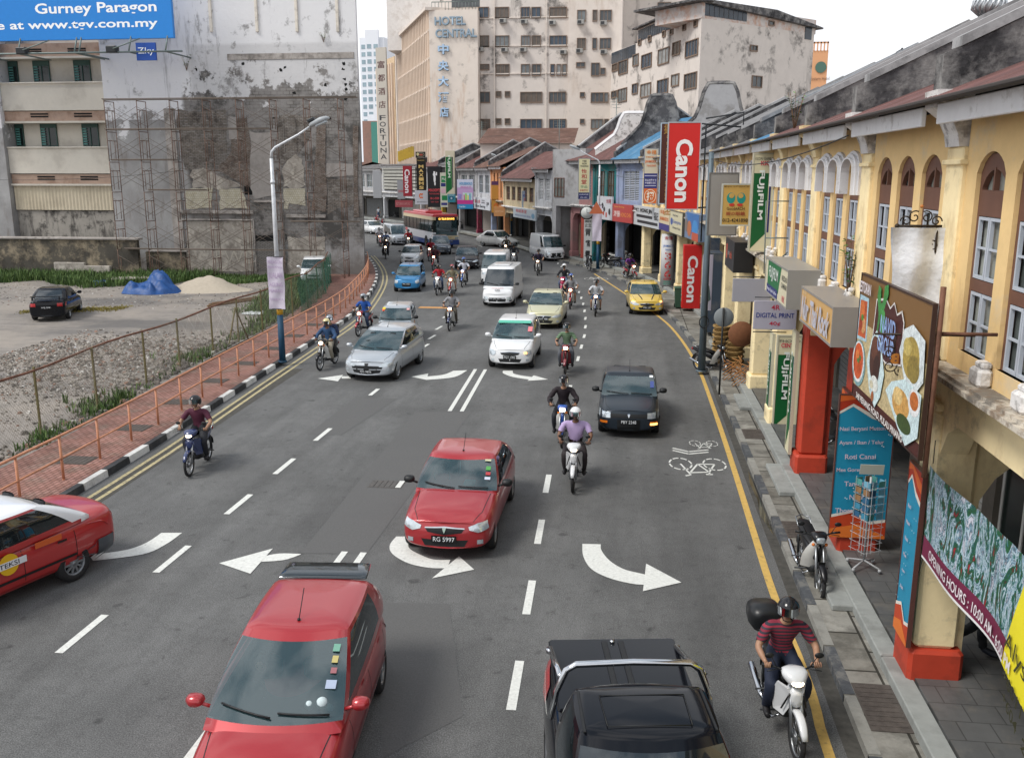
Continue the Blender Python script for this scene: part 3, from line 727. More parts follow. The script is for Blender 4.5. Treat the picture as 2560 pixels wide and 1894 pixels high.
# wall at the foot, left of the scaffold
ftop=mat('mossy_wall','#8a7f6c',.95,var=.2,sc_=2,bump=.4,stain=['#2c2a28','#4a4741'],ssc=.6,samt=.9,sthr=(.45,.56))
bw=thing('boundary_wall','low mould stained boundary wall with a concrete coping at the back of the vacant lot','wall')
b=B();b.box(-46,-32.3,57.9,58.2,-.05,2.45);b.box(-32.3,-29.5,58.9,59.1,-.05,1.6);b.build('wall',ftop,bw)
b=B();b.cb(-42.5,-32.1,57.75,58.35,2.46,2.6,.03);b.cb(-32.2,-29.3,58.8,59.15,1.61,1.72,.03);b.build('coping',conc,bw)
b=B();b.cb(-38.2,-36.0,57.6,57.85,0,.95,.03);b.cb(-36.0,-34.2,57.55,57.85,0,.75,.03);b.build('buttress',plast,bw)
# letters scrawled on the wall
o=text_mesh('PWD',-.02)[0].copy()
M_=frame(ZA(1395,1520,59.965),(1,0,0))@Matrix.Diagonal((1.35,1.25,1,1));o.transform(M_);o.materials.clear();o.materials.append(plain('#b7b0a4',.9));link('lettering',o,dw)
# ---- balcony block at the left
cream=mat('cream_render','#cfc9bd',.85,var=.05,sc_=2,stain='#a8a196',ssc=.5,samt=.5)
orng=mat('faded_orange_render','#aa9282',.85,var=.1,sc_=2,stain='#7b5c48',ssc=.8,samt=.5)
wglass=mat('window_glass','#12201f',.15,var=.3,sc_=2,spec=.6);teal=plain('#4f8580',.5);greenf=plain('#33504a',.5)
bb=thing('balcony_block','cream balcony block with louvred windows at the left edge under the blue billboard','building')
b=B();b.box(-48,-42.9,60.6,75,-.05,24);b.build('side_wall',wall_material(),bb)
b=B();b.box(-42.88,-34.92,62,75,4.25,24);b.build('rear_wall',cream,bb)
b=B();b.box(-42.88,-34.92,61.2,75,-.05,4.2);b.build('base_wall',mat('stained_base','#9c978f',.9,var=.1,sc_=2,bump=.3,stain=['#4a4643','#3a3735'],ssc=.8,sstr=(1.6,1,.4),samt=.8,sthr=(.5,.6)),bb)
for z0,z1,m_ in((10.95,12.7,cream),(6.75,8.45,cream)):
    b=B();b.box(-42.88,-34.92,60.9,61.15,z0,z1);b.build('parapet',m_,bb)
    b=B();b.cb(-42.88,-34.92,60.8,61.2,z1+.002,z1+.1,.02);b.build('coping',cream,bb)
for z0,z1 in((14.45,15.3),(10.25,10.9),(6.05,6.7)):
    b=B();b.box(-42.88,-34.92,61.0,61.95,z0,z1);b.build('balcony_slab',orng,bb)
    for x in(-40.3,-37.1):
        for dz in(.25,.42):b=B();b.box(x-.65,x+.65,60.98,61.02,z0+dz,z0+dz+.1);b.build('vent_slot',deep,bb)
    b=B();b.box(-42.88,-34.92,60.85,61.9,z0-.13,z0-.003);b.build('ledge',cream,bb)
cor=mat('cream_corrugated','#c4b9a2',.6,var=.05,stain='#9f947f',ssc=.4)
b=B();n=62;pts=[(-42.85+7.9*i/n,61.05+(.04 if i%2 else 0))for i in range(n+1)]
b.add([(x,y,4.25)for x,y in pts]+[(x,y,5.98)for x,y in pts],[(i,i+1,n+2+i,n+1+i)for i in range(n)]);b.build('corrugated_panel',cor,bb)
for x0,x1,z0,z1 in((-40.95,-39.85,12.72,14.3),(-37.95,-36.85,12.72,14.3),(-40.9,-39.8,8.6,10.2),(-37.8,-36.7,8.6,10.2),(-42.8,-42.3,8.6,10.2),(-42.8,-42.2,12.7,14.3)):
    f=B();f.box(x0,x1,61.9,61.98,z1-.35,z1);f.box(x0-.05,x0,61.88,61.98,z0,z1);f.box(x1,x1+.05,61.88,61.98,z0,z1);f.box((x0+x1)/2-.03,(x0+x1)/2+.03,61.9,61.98,z0,z1-.35);f.box(x0+.01,x1-.01,61.9,61.98,z0,z0+.05)
    w=f.build('window',greenf,bb);g_=B();g_.box(x0,x1,61.95,61.985,z0+.05,z1-.351);g_.build('pane',wglass,w)
    s_=B()
    for k in range(7):s_.box(x0,x0+.3,61.86,61.9,z0+.1+k*.17,z0+.2+k*.17)
    s_.build('louvre',teal,w)
b=B();b.box(-43.6,-42.95,60.3,60.55,12.8,14.3);b.build('shutter_box',teal,bb)
# ---- billboard on the roof line
bl=sign('billboard','large blue cinema billboard with white lettering, cut by the top left corner','billboard',(-38.3,57,18),(1,0,0),20.2,6.15,.25,'#1f7fd0')
M_=None
def bb_text(s,x0,x1,y0,y1):
    a,c=WY(x0,y1,56.99),WY(x1,y0,56.99);letters(s,'#f2f5f7',bl,(a.x+c.x)/2+38.3,(a.z+c.z)/2-18,c.x-a.x,c.z-a.z,.01,.02)
bb_text('Gurney Paragon',78,340,2,38);bb_text('and online at www.tgv.com.my',-150,343,40,74)
steel=mat('painted_steel','#6f7a78',.5,.4,var=.1)
b=B()
b.tube([(-48,56.6,14.1),(-27.5,56.6,14.1)],.06,6)
for x in(-45,-41.5,-38.4,-34.6,-34.3,-31,-28.6):b.tube([(x,56.6,14.1),(x,57.1,15.2)],.05,6);b.tube([(x,56.8,14.1),(x,60,14.1)],.05,6)
b.build('support_frame',steel,bl)
for x in(-44.8,-38.0,-32.0):
    fl=B();fl.tube([(1.7,.2,.75),(.2,-.4,.1)],.04,6);f_=fl.build('flood_arm',steel,bl,None);f_.matrix_world=Matrix.Translation((x,56.6,14.15))
    fb=B();fb.cb(-.35,.3,-.3,.2,-.1,.3,.04);fb.build('floodlight',dark,f_)
for o_ in kids(bl):
    if o_.name.startswith('support_frame'):o_.matrix_world=Matrix.Identity(4)
sign('shop_sign','small blue sign reading Zky hung under the billboard','sign',(-30.05,56.95,14.15),(1,0,0),1.3,1.05,.12,'#17479b',[('t','Zky',.5,.5,.82,.45,'#e9eef5',0,.0)])
# ---- scaffolding
st=[mat('scaffold_rust','#725b50',.7,.3,var=.2,sc_=5,stain='#5c4a42',ssc=1),mat('scaffold_grey','#6e645c',.7,.3,var=.2,sc_=5)]
sf=thing('scaffolding','rusty frame scaffolding with cross braces standing against the derelict wall','scaffolding')
xs=[-33.5+2.2*i for i in range(8)];lev=[0,1.85,3.71,5.62,7.52,9.42,11.3]
fb=B();
for dy in(0,-1.15):fb.tube([(0,dy,0),(0,dy,1.88)],.026,6)
for z in(1.3,1.85):fb.tube([(0,0,z),(0,-1.15,z)],.026,6)
for dy in(-.3,-.85):fb.tube([(0,dy,.1 if dy<-.5 else .1),(0,dy,1.3)],.02,5)
br=B()
for dy in(0,-1.15):br.tube([(0,dy-.04,.3),(1.1,dy-.05,.9),(2.2,dy-.04,1.5)],.012,4);br.tube([(0,dy-.06,1.5),(1.1,dy-.05,.9),(2.2,dy-.06,.3)],.012,4)
pr=None;pb_=None
for i,x in enumerate(xs):
    for j,z in enumerate(lev[:-1]):
        if pr is None:o=fb.build('frame',st,sf,(x,58.7,z));pr=o
        else:o=pr.copy();COL.objects.link(o);o.location=(x,58.7,z)
        if(i*7+j*3)%5!=0:
            o.data=o.data if(i+j)%3 else o.data
        if i<7:
            if pb_ is None:o=br.build('brace',st[1],sf,(x,58.7,z));pb_=o
            else:o=pb_.copy();COL.objects.link(o);o.location=(x,58.7,z)
for z,x0,x1 in((11.3,-33.6,-16.9),(9.45,-33.6,-22.6),(7.55,-33.4,-29),(5.65,-31,-27),(3.71,-21.5,-17),(1.85,-33,-19.5)):
    b=B();b.box(x0,x1,57.6,57.9,z+.02,z+.07);b.tube([(x0,57.5,z+.1),(x1,57.5,z+.1)],.03,6);b.build('plank',st[1],sf)
# ---- things in the lot
sand=mat('pale_sand','#a99f90',.95,var=.08,sc_=6,bump=.6,bsc=20)
b=B();vs=[];n=26
for j in range(n+1):
    for i in range(n+1):
        u,v=i/n*2-1,j/n*2-1;r2=u*u+v*v
        vs.append((u*2.8,v*1.8,max(-.05,.8*(.5+.5*cos(pi*min(1,sqrt(r2))))+.07*noise2(u*6,v*6)*(1-r2)+.04*noise2(u*17,v*15)*(1-r2))if r2<1 else-.05))
b.add(vs,[(j*(n+1)+i,j*(n+1)+i+1,(j+1)*(n+1)+i+1,(j+1)*(n+1)+i)for j in range(n)for i in range(n)],smooth=True)
tag(b.build('sand_heap',sand,None,(-24.6,51.6,.04)),'low heap of pale sand beside the blue tarpaulin in the vacant lot','sand heap')
tarp=mat('blue_tarpaulin','#1b4a86',.5,var=.15,sc_=2,bump=1,bsc=3.5,stain='#12305c',ssc=2,samt=.6)
def cloth_heap(name,rx,ry,h,m,loc,label,cat,rz=0,seed=0,flat=1,pk=None):
    b=B();vs=[];n=30
    for j in range(n+1):
        for i in range(n+1):
            u,v=i/n*2-1,j/n*2-1;a=atan2(v,u);r=sqrt(u*u+v*v)
            k=max(abs(u),abs(v));q=r and k/r or 1
            uu,vv=u*q*(1+.12*sin(a*3+seed)),v*q*(1+.12*cos(a*2+seed));rr=k
            sm=max(0,1-rr**6)
            z=h*sm*((.35 if pk else .6)+.12*noise2(u*6+seed,v*5)+.1*sin(a*11+seed)*rr*flat)
            if pk:
                for bu,bv,br_,bh in((.35,.1,.42,.66),(.05,-.2,.3,.36),(-.35,0,.35,.12),(.55,-.3,.25,.4)):d_=hypot(uu-bu,vv-bv)/br_;z=max(z,h*sm*bh*1.25*math.exp(-d_**2.6*.6)*(1+.10*sin(d_*5+a*13)+.05*sin(a*31+rr*9)))
            vs.append((uu*rx,vv*ry,max(.02,z)))
    b.add(vs,[(j*(n+1)+i,j*(n+1)+i+1,(j+1)*(n+1)+i+1,(j+1)*(n+1)+i)for j in range(n)for i in range(n)],smooth=True)
    return tag(b.build(name,m,None,loc,rz),label,cat)
cloth_heap('tarpaulin',1.75,1.2,1.45,tarp,(-27.5,50.2,.03),'blue tarpaulin thrown over a tall heap in the vacant lot','tarpaulin',0,1,1,.35)
cloth_heap('tarpaulin',.55,.4,.45,tarp,(-32.2,53.2,.03),'small crumpled blue sheet lying in the grass near the tarpaulin heap','tarpaulin',.4,5)
cloth_heap('cloth_sheet',1.05,.6,.22,mat('pale_sheet','#b9bcc6',.8,var=.15,sc_=3,stain='#7c7a9a',ssc=1.5),(-21.5,32.6,.05),'crumpled white sheet lying on the dusty lot near the rubble','sheet',.3,2)
cloth_heap('cloth_sheet',.8,.5,.15,mat('pale_sheet2','#b5b9b8',.8,var=.15),(-18.0,43.2,.05),'flattened white sheet lying beside the far end of the fence','sheet',.3,4)
wood=mat('old_timber','#7a6048',.9,var=.25,sc_=4,bump=.3,stain='#4f4034',ssc=2)
b=B();b.T=Matrix.Rotation(R(62),4,'Z')
for i in range(4):b.box(-1.9+i*.2,1.9-i*.1,-.2+i*.12,-.1+i*.12,.02+.05*(i%2),.1+.05*(i%2))
b.T=None;tag(b.build('timber_stack',wood,None,(-20.7,46.6,.05)),'thin stack of old timber planks on the lot in front of the sand heap','planks')
b=B();b.T=Matrix.Rotation(R(20),4,'Z');b.cb(-1.3,1.3,-.6,.6,.25,.33,.01);b.cb(-1.2,-1.0,-.5,.5,0,.25);b.cb(1.0,1.2,-.5,.5,0,.25);b.T=None
tag(b.build('board',plast,None,(-31.2,54.6,.03)),'grey board propped behind the blue tarpaulin heap','board')
# ================= SHOPHOUSES =================
yel=mat('yellow_limewash','#e4c48c',.85,var=.07,sc_=2.5,bump=.15,stain=['#a9805a','#c9bda6'],ssc=.7,sstr=(1,1,.45),samt=.55,sthr=(.56,.68))
yel_l=mat('pale_yellow_limewash','#f3e0b2',.85,var=.05,sc_=2.5,bump=.2,stain=['#b89a6c','#8f8468'],ssc=1.1,sstr=(1,1,.5),samt=.6,sthr=(.54,.68))
brown=mat('brown_joinery','#6b4a3c',.6,var=.12,sc_=4)
sash=mat('grey_white_sash','#b3bac4',.5,var=.06,sc_=4)
pane_m=mat('old_window_pane',(.10,.115,.11),.12,var=.35,sc_=1.3,spec=.8)
pane_b=mat('curtained_pane',(.32,.34,.31),.15,var=.3,sc_=1.6,spec=.8)
trimw=mat('weathered_white_trim','#d9d7d5',.8,var=.08,sc_=5,bump=.3,stain=['#77706a','#3d3a37'],ssc=2.2,samt=.6,sthr=(.53,.62))
ledge_m=mat('mouldy_ledge','#c4bcae',.9,var=.15,sc_=4,bump=.5,stain=['#4b4641','#7a6652'],ssc=1.8,samt=.8,sthr=(.5,.6))
mould=mat('mould_black_render','#535254',.95,var=.25,sc_=3,bump=.5,stain=['#232325','#8f8d8b'],ssc=.8,samt=.85,sthr=(.47,.62))
capm=mat('coping_concrete','#a3a3a4',.9,var=.12,sc_=3,stain=['#656566'],ssc=1,samt=.7)
tilefl=mat('grey_floor_tiles','#5d5e5e',.45,var=.15,sc_=1.5,stain=['#3f4040','#77726a'],ssc=.8,samt=.5);add_brick(tilefl,'#ffffff','#f0f0f0','#b9b9b9',1,.4,.4,.008,'XY')
slab_m=mat('pavement_slabs','#8d8b84',.9,var=.2,sc_=2.5,bump=.4,stain=['#55534e','#6d6a63'],ssc=1,samt=.7)
kg=mat('step_concrete','#8f928f',.85,var=.12,sc_=4,stain='#6a6b68',ssc=1.2)
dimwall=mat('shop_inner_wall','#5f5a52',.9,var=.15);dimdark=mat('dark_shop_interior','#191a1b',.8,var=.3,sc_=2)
shut_w=mat('white_roller_shutter','#c3c2bb',.6,var=.06,stain='#8c887e',ssc=1);shut_g=mat('grey_roller_shutter','#7a7c7d',.6,.3,var=.1)
def roof_mat(name,c,stain):
    m=mat(name,c,.75,var=.22,sc_=2,stain=stain,ssc=.5,sstr=(.5,1.6,1),samt=.7);
    n=m.node_tree.nodes;l=m.node_tree.links;t=n.new('ShaderNodeTexCoord');w=n.new('ShaderNodeTexWave');w.bands_direction='Y';w.inputs['Scale'].default_value=3.2
    l.new(t.outputs['Object'],w.inputs['Vector']);b_=n.new('ShaderNodeBump');b_.inputs['Strength'].default_value=.9;b_.inputs['Distance'].default_value=.04;l.new(w.outputs[0],b_.inputs['Height']);l.new(b_.outputs[0],n['Principled BSDF'].inputs['Normal'])
    q=n.new('ShaderNodeMix');q.data_type='RGBA';q.blend_type='MULTIPLY';q.inputs[0].default_value=.28;src=n['Principled BSDF'].inputs['Base Color'].links[0].from_socket
    l.new(src,q.inputs[6]);l.new(w.outputs[0],q.inputs[7]);l.new(q.outputs[2],n['Principled BSDF'].inputs['Base Color']);return m
roofR=roof_mat('maroon_corrugated','#74504c',['#54403d','#8a6460']);roofB=roof_mat('blue_corrugated','#4f86ad',['#7ba2bd']);roofG=roof_mat('grey_corrugated','#77777a',['#4d4b4a','#8f8a86'])
roofRust=roof_mat('rusty_corrugated','#75564b',['#4f3d38','#94766a'])
def arch_wall(b,y0,y1,z0,zs,rise,zt,x0,x1,n=10,mi=0):
    """wall above an arched opening y0..y1, springing zs, flat top zt; x0 front, x1 back"""
    P=[(y0+(y1-y0)*k/n,zs+rise*sin(pi*k/n)**.62 if rise else zs)for k in range(n+1)]
    for(a,za),(c,zc)in zip(P,P[1:]):
        b.add([(x0,a,za),(x0,c,zc),(x0,c,zt),(x0,a,zt)],[(3,2,1,0)],mi)
        b.add([(x1,a,za),(x1,c,zc),(x1,c,zt),(x1,a,zt)],[(0,1,2,3)],mi)
        b.add([(x0,a,za),(x1,a,za),(x1,c,zc),(x0,c,zc)],[(0,1,2,3)],mi)
    return P
def window_arched(par,y0,y1,z0,z1,rise,xf=.1,near=True,fm=brown,sm=sash,pm_=pane_m):
    """timber window with arched head, set back in the opening"""
    zs=z1-rise;f=B();w=y1-y0;zt=z1-.55
    arch_wall(f,y0+.07,y1-.07,0,zt+.16,.2,z1-.02,xf,xf+.06,8)
    f.box(xf,xf+.06,y0,y0+.069,z0,z1-.12);f.box(xf,xf+.06,y1-.069,y1,z0,z1-.12);f.box(xf,xf+.06,y0+.07,y1-.07,zt-.16,zt+.13)
    f.box(xf-.01,xf+.05,(y0+y1)/2-.02,(y0+y1)/2+.02,zt+.13,zt+.38)
    f.box(xf,xf+.06,y0+.07,y1-.07,z0+.72,z0+.86);f.box(xf-.04,xf+.06,y0,y1,z0-.04,z0)
    o=f.build('window',fm,par)
    g_=B();g_.box(xf+.065,xf+.08,y0+.02,y1-.02,z0,z1-.1);g_.build('pane',pm_,o)
    s_=B()
    for a,c in((z0+.01,z0+.71),(z0+.87,zt-.17)):
        for u0,u1 in((y0+.08,(y0+y1)/2-.008),((y0+y1)/2+.008,y1-.08)):
            t=.035;xx=xf-.005
            s_.box(xx,xx+.04,u0,u0+t,a,c);s_.box(xx,xx+.04,u1-t,u1,a,c);s_.box(xx,xx+.04,u0+t,u1-t,a,a+t);s_.box(xx,xx+.04,u0+t,u1-t,c-t,c)
            if c-a>.8:
                for q in(.36,.68):s_.box(xx+.005,xx+.035,u0+t,u1-t,a+(c-a)*q-.012,a+(c-a)*q+.012)
            else:s_.box(xx+.005,xx+.035,u0+t,u1-t,(a+c)/2-.012,(a+c)/2+.012)
    s_.build('sash',sm,o)
    return o
def hood_mould(b,y0,y1,zs,rise,x=0,drop=.42,mi=0):
    """white stepped arch band over a window"""
    for k,(o,oi,t)in enumerate(((.14,.085,.05),(.085,.03,.10),(.03,0,.15))):
        n=10;yc=(y0+y1)/2;hw=(y1-y0)/2
        P=[(yc-(hw+o)*cos(pi*i/n),zs+(rise+o)*sin(pi*i/n)**.8)for i in range(n+1)]
        Q=[(yc-(hw+oi)*cos(pi*i/n),zs+(rise+oi)*sin(pi*i/n)**.8)for i in range(n+1)]
        P=[(P[0][0],zs-drop)]+P+[(P[-1][0],zs-drop)];Q=[(Q[0][0],zs-drop)]+Q+[(Q[-1][0],zs-drop)]
        for i in range(len(P)-1):
            a,c,d,e=P[i],P[i+1],Q[i+1],Q[i]
            vs=[(x-t,*a),(x-t,*c),(x-t,*d),(x-t,*e),(x,*a),(x,*c),(x,*d),(x,*e)]
            b.add(vs,[(0,1,2,3),(0,4,5,1)]+([(3,2,6,7)]if k==2 else[]),mi)
            if i==0:b.add(vs,[(0,3,7,4)],mi)
            if i==len(P)-2:b.add(vs,[(1,5,6,2)],mi)
def rect_window(par,y0,y1,z0,z1,xf=.08,fm=None,pm_=None,mull=1,rails=1,louv=False,arch=0,name='window'):
    fm=fm or sash;pm_=pm_ or pane_m;f=B();t=.05
    f.box(xf,xf+.05,y0,y0+t,z0,z1-arch);f.box(xf,xf+.05,y1-t,y1,z0,z1-arch);f.box(xf,xf+.05,y0+t,y1-t,z0,z0+t)
    if arch:arch_wall(f,y0,y1,0,z1-arch,arch*.85,z1,xf,xf+.05,8)
    else:f.box(xf,xf+.05,y0+t,y1-t,z1-t,z1)
    for k in range(mull):c=y0+(y1-y0)*(k+1)/(mull+1);f.box(xf,xf+.05,c-.02,c+.02,z0+t,z1-t-arch)
    for k in range(rails):c=z0+(z1-z0)*(k+1)/(rails+1);f.box(xf+.003,xf+.047,y0+t,y1-t,c-.02,c+.02)
    if louv:
        k=z0+.1
        while k<z1-.1-arch:f.box(xf-.01,xf+.02,y0+t,y1-t,k,k+.05);k+=.12
    o=f.build(name,fm,par);g_=B();g_.box(xf+.052,xf+.065,y0+.01,y1-.01,z0+.01,z1-arch*.5-.01);g_.build('pane',pm_,o);return o
def shophouse(p0,p1,label,wall=yel,pil=yel_l,style='arched',hood=False,roof=roofR,group='shophouses along the street',eave=7.62,ledge=4.5,ground='shop',pillar=None,pbase=None,arcade=True,depth=9.,nwin=3,trim=None,fw=True,cross=None,hide_roof=False,ridge=10.35,detail=1,floor=True,winm=None,cat='shophouse',fwh=.55):
    d=p1-p0;Ln=d.length;ang=atan2(d.y,d.x)-pi/2
    root=thing('shophouse',label,cat,(p0.x,p0.y,0),ang,group)
    pillar=pillar or pil;trim=trim or trimw;pw=.56 if style=='arched' else .4
    zc=ledge-.15
    # ground storey
    b=B();b.cb(-.03,.52,Ln-pw,Ln,.7,zc-.4,.05);b.build('pillar',pillar,root)
    b=B();b.cb(-.1,.6,Ln-pw-.07,Ln+.07,-.02,.699,.05);b.build('pillar_base',pbase or pillar,root);b=B();b.cb(-.06,.56,Ln-pw-.03,Ln+.03,zc-.399,zc-.3,.02);b.build('pillar_capital',pillar,root)
    b=B();b.box(.02,.4,-.0,Ln-pw,zc-.45,zc+.0);
    for s in(0,1): 
        P=[(0,0),(.55,0),(.2,-.18),(0,-.5)];P=[((Ln-pw-y)if s else y,zc-.45+z)for y,z in P]
        b.prism(P if s else P[::-1],.04,.38,axis='x')
    b.box(.02,.4,Ln-pw,Ln,zc-.299,zc)
    b.build('beam',pil,root)
    cx=cross or pil
    b=B();arch_wall(b,.62,2.6,0,2.75,.7,zc-.35,0,.3,12)
    b.v=[(v[1],Ln-pw+.12+v[0],v[2])for v in b.v];b.f=[f[::-1]for f in b.f];b.box(.52,.62,Ln-pw+.12,Ln-pw+.42,.3,zc-.35)
    b.build('cross_arch',cx,root)
    # shop front
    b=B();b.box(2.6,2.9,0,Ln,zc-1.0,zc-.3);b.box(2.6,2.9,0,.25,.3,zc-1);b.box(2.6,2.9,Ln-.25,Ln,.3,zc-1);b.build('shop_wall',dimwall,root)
    b=B();b.box(.4,3.5,0,Ln,zc-.3,zc-.2);b.build('arcade_ceiling',mat('arcade_ceiling','#8f8878',.9),root)
    if ground=='shutter':
        b=B();n=26;z1=zc-1
        for k in range(n):z=.3+(z1-.3)*k/n;b.box(2.68,2.72,.25,Ln-.25,z+.004,z+(z1-.3)/n-.01)
        b.build('roller_shutter',shut_w,root)
    else:
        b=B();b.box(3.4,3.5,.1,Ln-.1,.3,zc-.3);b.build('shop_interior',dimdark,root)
        if ground=='glass':
            f=B()
            for k in range(5):y=.3+(Ln-.6)*k/4;f.box(2.7,2.76,y-.04,y+.04,.3,zc-1)
            f.box(2.7,2.76,.25,Ln-.25,2.3,2.38);f.build('shop_door',plain('#c9c9c4'),root)
            b=B();b.box(2.72,2.74,.3,Ln-.3,.35,zc-1.05);b.build('shop_glass',wglass,root)
        elif ground=='half':
            b=B();n=20
            for k in range(n):z=.3+(zc-1.3)*k/n;b.box(2.68,2.72,Ln*.5,Ln-.25,z+.004,z+(zc-1.3)/n-.01)
            b.build('roller_shutter',shut_g,root)
    if floor:
        b=B();b.box(.0,3.6,0,Ln,-.04,.3);b.build('arcade_floor',tilefl,root)
        b=B();b.cb(-.28,-.002,0.02,Ln-.02,-.03,.27,.02);b.build('step',kg,root)
    # ledge
    b=B()
    for x,z0,z1 in((-.04,zc+.001,zc+.06),(-.14,zc+.061,zc+.14),(-.3,zc+.141,zc+.2),(-.24,zc+.201,zc+.24)):b.box(x,.2,.0,Ln,z0,z1)
    b.build('ledge',ledge_m if style in('arched','gothic')else trim,root)
    zf=zc+.24;zt=eave
    # upper wall with openings
    iw=Ln-pw;b=B()
    if nwin:
        ww={'arched':.84,'gothic':.62}.get(style,iw/(nwin)*.66);gap=(iw-ww*nwin)/(nwin+1)if style!='arched' else .31
        m0=(iw-ww*nwin-gap*(nwin-1))/2
        ws=[(m0+k*(ww+gap),m0+k*(ww+gap)+ww)for k in range(nwin)]
        sill=zf+(.22 if style=='arched' else .25 if style=='gothic' else .55);wt={'arched':7.1,'gothic':7.0}.get(style,zt-.7);rise=.24 if style=='arched' else .32 if style=='gothic' else 0
        if style in('arched','gothic'):wt=zt-.52
        prev=0
        for a,c in ws:
            b.box(0,.25,prev,a,zf,zt);b.box(0,.25,a,c,zf,sill);arch_wall(b,a,c,0,wt-rise,rise,zt,0,.25,10);prev=c
        b.box(0,.25,prev,iw,zf,zt)
    else:b.box(0,.25,0,iw,zf,zt);ws=[]
    b.build('upper_wall',wall,root)
    for k,(a,c)in enumerate(ws):
        if style=='arched':window_arched(root,a+.004,c-.004,sill,wt-.004,rise,.05,pm_=pane_b if(k+int(p0.y))%3==0 else pane_m)
        elif style=='gothic':rect_window(root,a+.004,c-.004,sill,wt-.004,.12,winm or brown,mull=1,rails=2,arch=.3)
        else:rect_window(root,a+.004,c-.004,sill,wt,.1,winm or sash,mull=2,rails=1,louv=style=='louvre')
    if hood and ws:
        b=B()
        for a,c in ws:hood_mould(b,a,c,wt-rise,rise,0,.38)
        b.build('hood_mould',mat('hood_white','#dcdcde',.8,var=.05,sc_=5,bump=.2,stain='#8f8982',ssc=2,samt=.5,sthr=(.58,.66)),root)
    if style=='arched' and detail:
        for y in[ws[0][0]-.17]+[(ws[i][1]+ws[i+1][0])/2 for i in range(len(ws)-1)]:b=B();b.cb(-.16,-.002,y-.15,y+.15,zf+.001,zf+.2,.03);b.cb(-.12,-.002,y-.11,y+.11,zf+.201,zf+.27,.02);b.build('sill_block',trimw,root)
        b=B();y=Ln-pw/2 
        for q in[(-.17,y,zf+.08,.12,.08),(-.15,y+.07,zf+.2,.09,.09),(-.2,y-.08,zf+.24,.07,.08),(-.12,y+.04,zf+.31,.06,.08)]:b.sphere(q[:3],q[3],9,7,sc=(1,1.2,.8))
        b.cb(-.3,-.062,y-.25,y+.25,zf+.002,zf+.08,.02);b.build('ornament',trimw,root)
    # pilaster and eave bracket
    b=B();b.cb(-.06,.3,Ln-pw,Ln,zf+.002,zt-.45,.02);b.cb(-.1,.3,Ln-pw-.04,Ln+.04,zt-.66,zt-.6,.01);b.build('pilaster',pil,root)
    b=B();P=[(.02,zt-.449),(-.1,zt-.449),(-.13,zt-.3),(-.22,zt-.12),(-.38,zt-.0),(-.4,zt+.2),(.02,zt+.2)]
    b.v=[];b.prism([(x,z)for x,z in P],Ln-pw+.03,Ln-.03,axis='y');b.f=[f[::-1]for f in b.f];b.build('bracket',trimw if style=='arched' and not hood else pil,root)
    if not hide_roof:
        b=B();b.cb(-.40,-.34,.02,Ln-pw,zt-.20,zt+.03,.01);b.build('fascia',mat('fascia_white','#dadadb',.8,var=.06,sc_=4,stain='#8a847c',ssc=1.5,samt=.5,sthr=(.58,.66)),root)
        sl_=(ridge-zt-.15)/4.4;b=B();n=int(Ln/.09);vs=[]
        for k in range(n+1):
            y=Ln*k/n;w=.018*(k%2)
            vs+=[(-.55,y,zt+.06+w),(4.05,y,ridge-.85+w),(depth,y,zt+.3+w)]
        b.add(vs,[(3*k,3*k+3,3*k+4,3*k+1)for k in range(n)]+[(3*k+1,3*k+4,3*k+5,3*k+2)for k in range(n)])
        b.build('roof',roof,root)
        b=B();b.cb(-.60,-.45,0,Ln,zt+.032,zt+.075,.01);b.build('gutter',plain('#3f3a38',.8),root)
    if fw:
        th=.3;b=B();h=fwh;P=[(-.3,zt+.06),(depth,zt+.3),(depth,zt+.3+h),(4.1,ridge),(-.1,zt+.7),(-.3,zt+.62)]
        b.prism(P,Ln-th,Ln-.01,axis='y');b.f=[f[::-1]for f in b.f];b.build('party_wall',mould,root)
        b=B();P=[(-.12,zt+.705),(4.1,ridge+.005),(depth,zt+.31+h),(depth,zt+.42+h),(4.1,ridge+.13),(-.12,zt+.82)]
        b.prism(P,Ln-th-.03,Ln+.03,axis='y');b.f=[f[::-1]for f in b.f];b.build('coping',capm,root)
    b=B();b.box(.26,depth,.02,Ln-.02,zf+.05,zt);b.box(3.6,depth,.02,Ln-.02,-.05,zf+.04);b.build('rear_block',mould if not hide_roof else wall,root)
    return root
red=mat('red_pillar_paint','#b8402a',.6,var=.08,sc_=4,stain='#7a3326',ssc=1.5)
G0='yellow shophouses of the right hand row'
pts=[V((3.95,3.5,0))]+FAC
spec=[
 dict(label='nearest yellow shophouse, mostly cut off by the right edge',ground='glass'),
 dict(label='yellow shophouse with plain brown arched windows behind the opening hours banner',ground='glass',pbase=red),
 dict(label='yellow shophouse with brown arched windows above the restaurant food billboard',ground='glass',pillar=red,pbase=red),
 dict(label='yellow shophouse with white hood moulds above the red painted pillars',hood=True,ground='shutter',pillar=red,pbase=red,cross=red),
 dict(label='yellow shophouse behind the green film sign box, white hooded windows',hood=True,ground='half'),
 dict(label='yellow shophouse with a stack of rattan baskets under its arcade',hood=True,ground='half',roof=roofB),
 dict(label='yellow shophouse behind the tall green and cream vertical sign',hood=True,ground='shop',roof=roofG),
 dict(label='yellow shophouse behind the grey pole and the foot massage sign',hood=True,ground='shop',roof=roofG),
 dict(label='yellow shophouse behind the big red vertical camera sign',hood=True,ground='shop',roof=roofG),
 dict(label='yellow shophouse above the red camera sign column',hood=True,ground='shop',roof=roofG),
 dict(label='yellow shophouse with the picture sign box on its beam',hood=True,ground='shop',roof=roofG),
 dict(label='yellow shophouse with the column lettered 366',hood=True,ground='shop',roof=roofG),
]
ES=[]
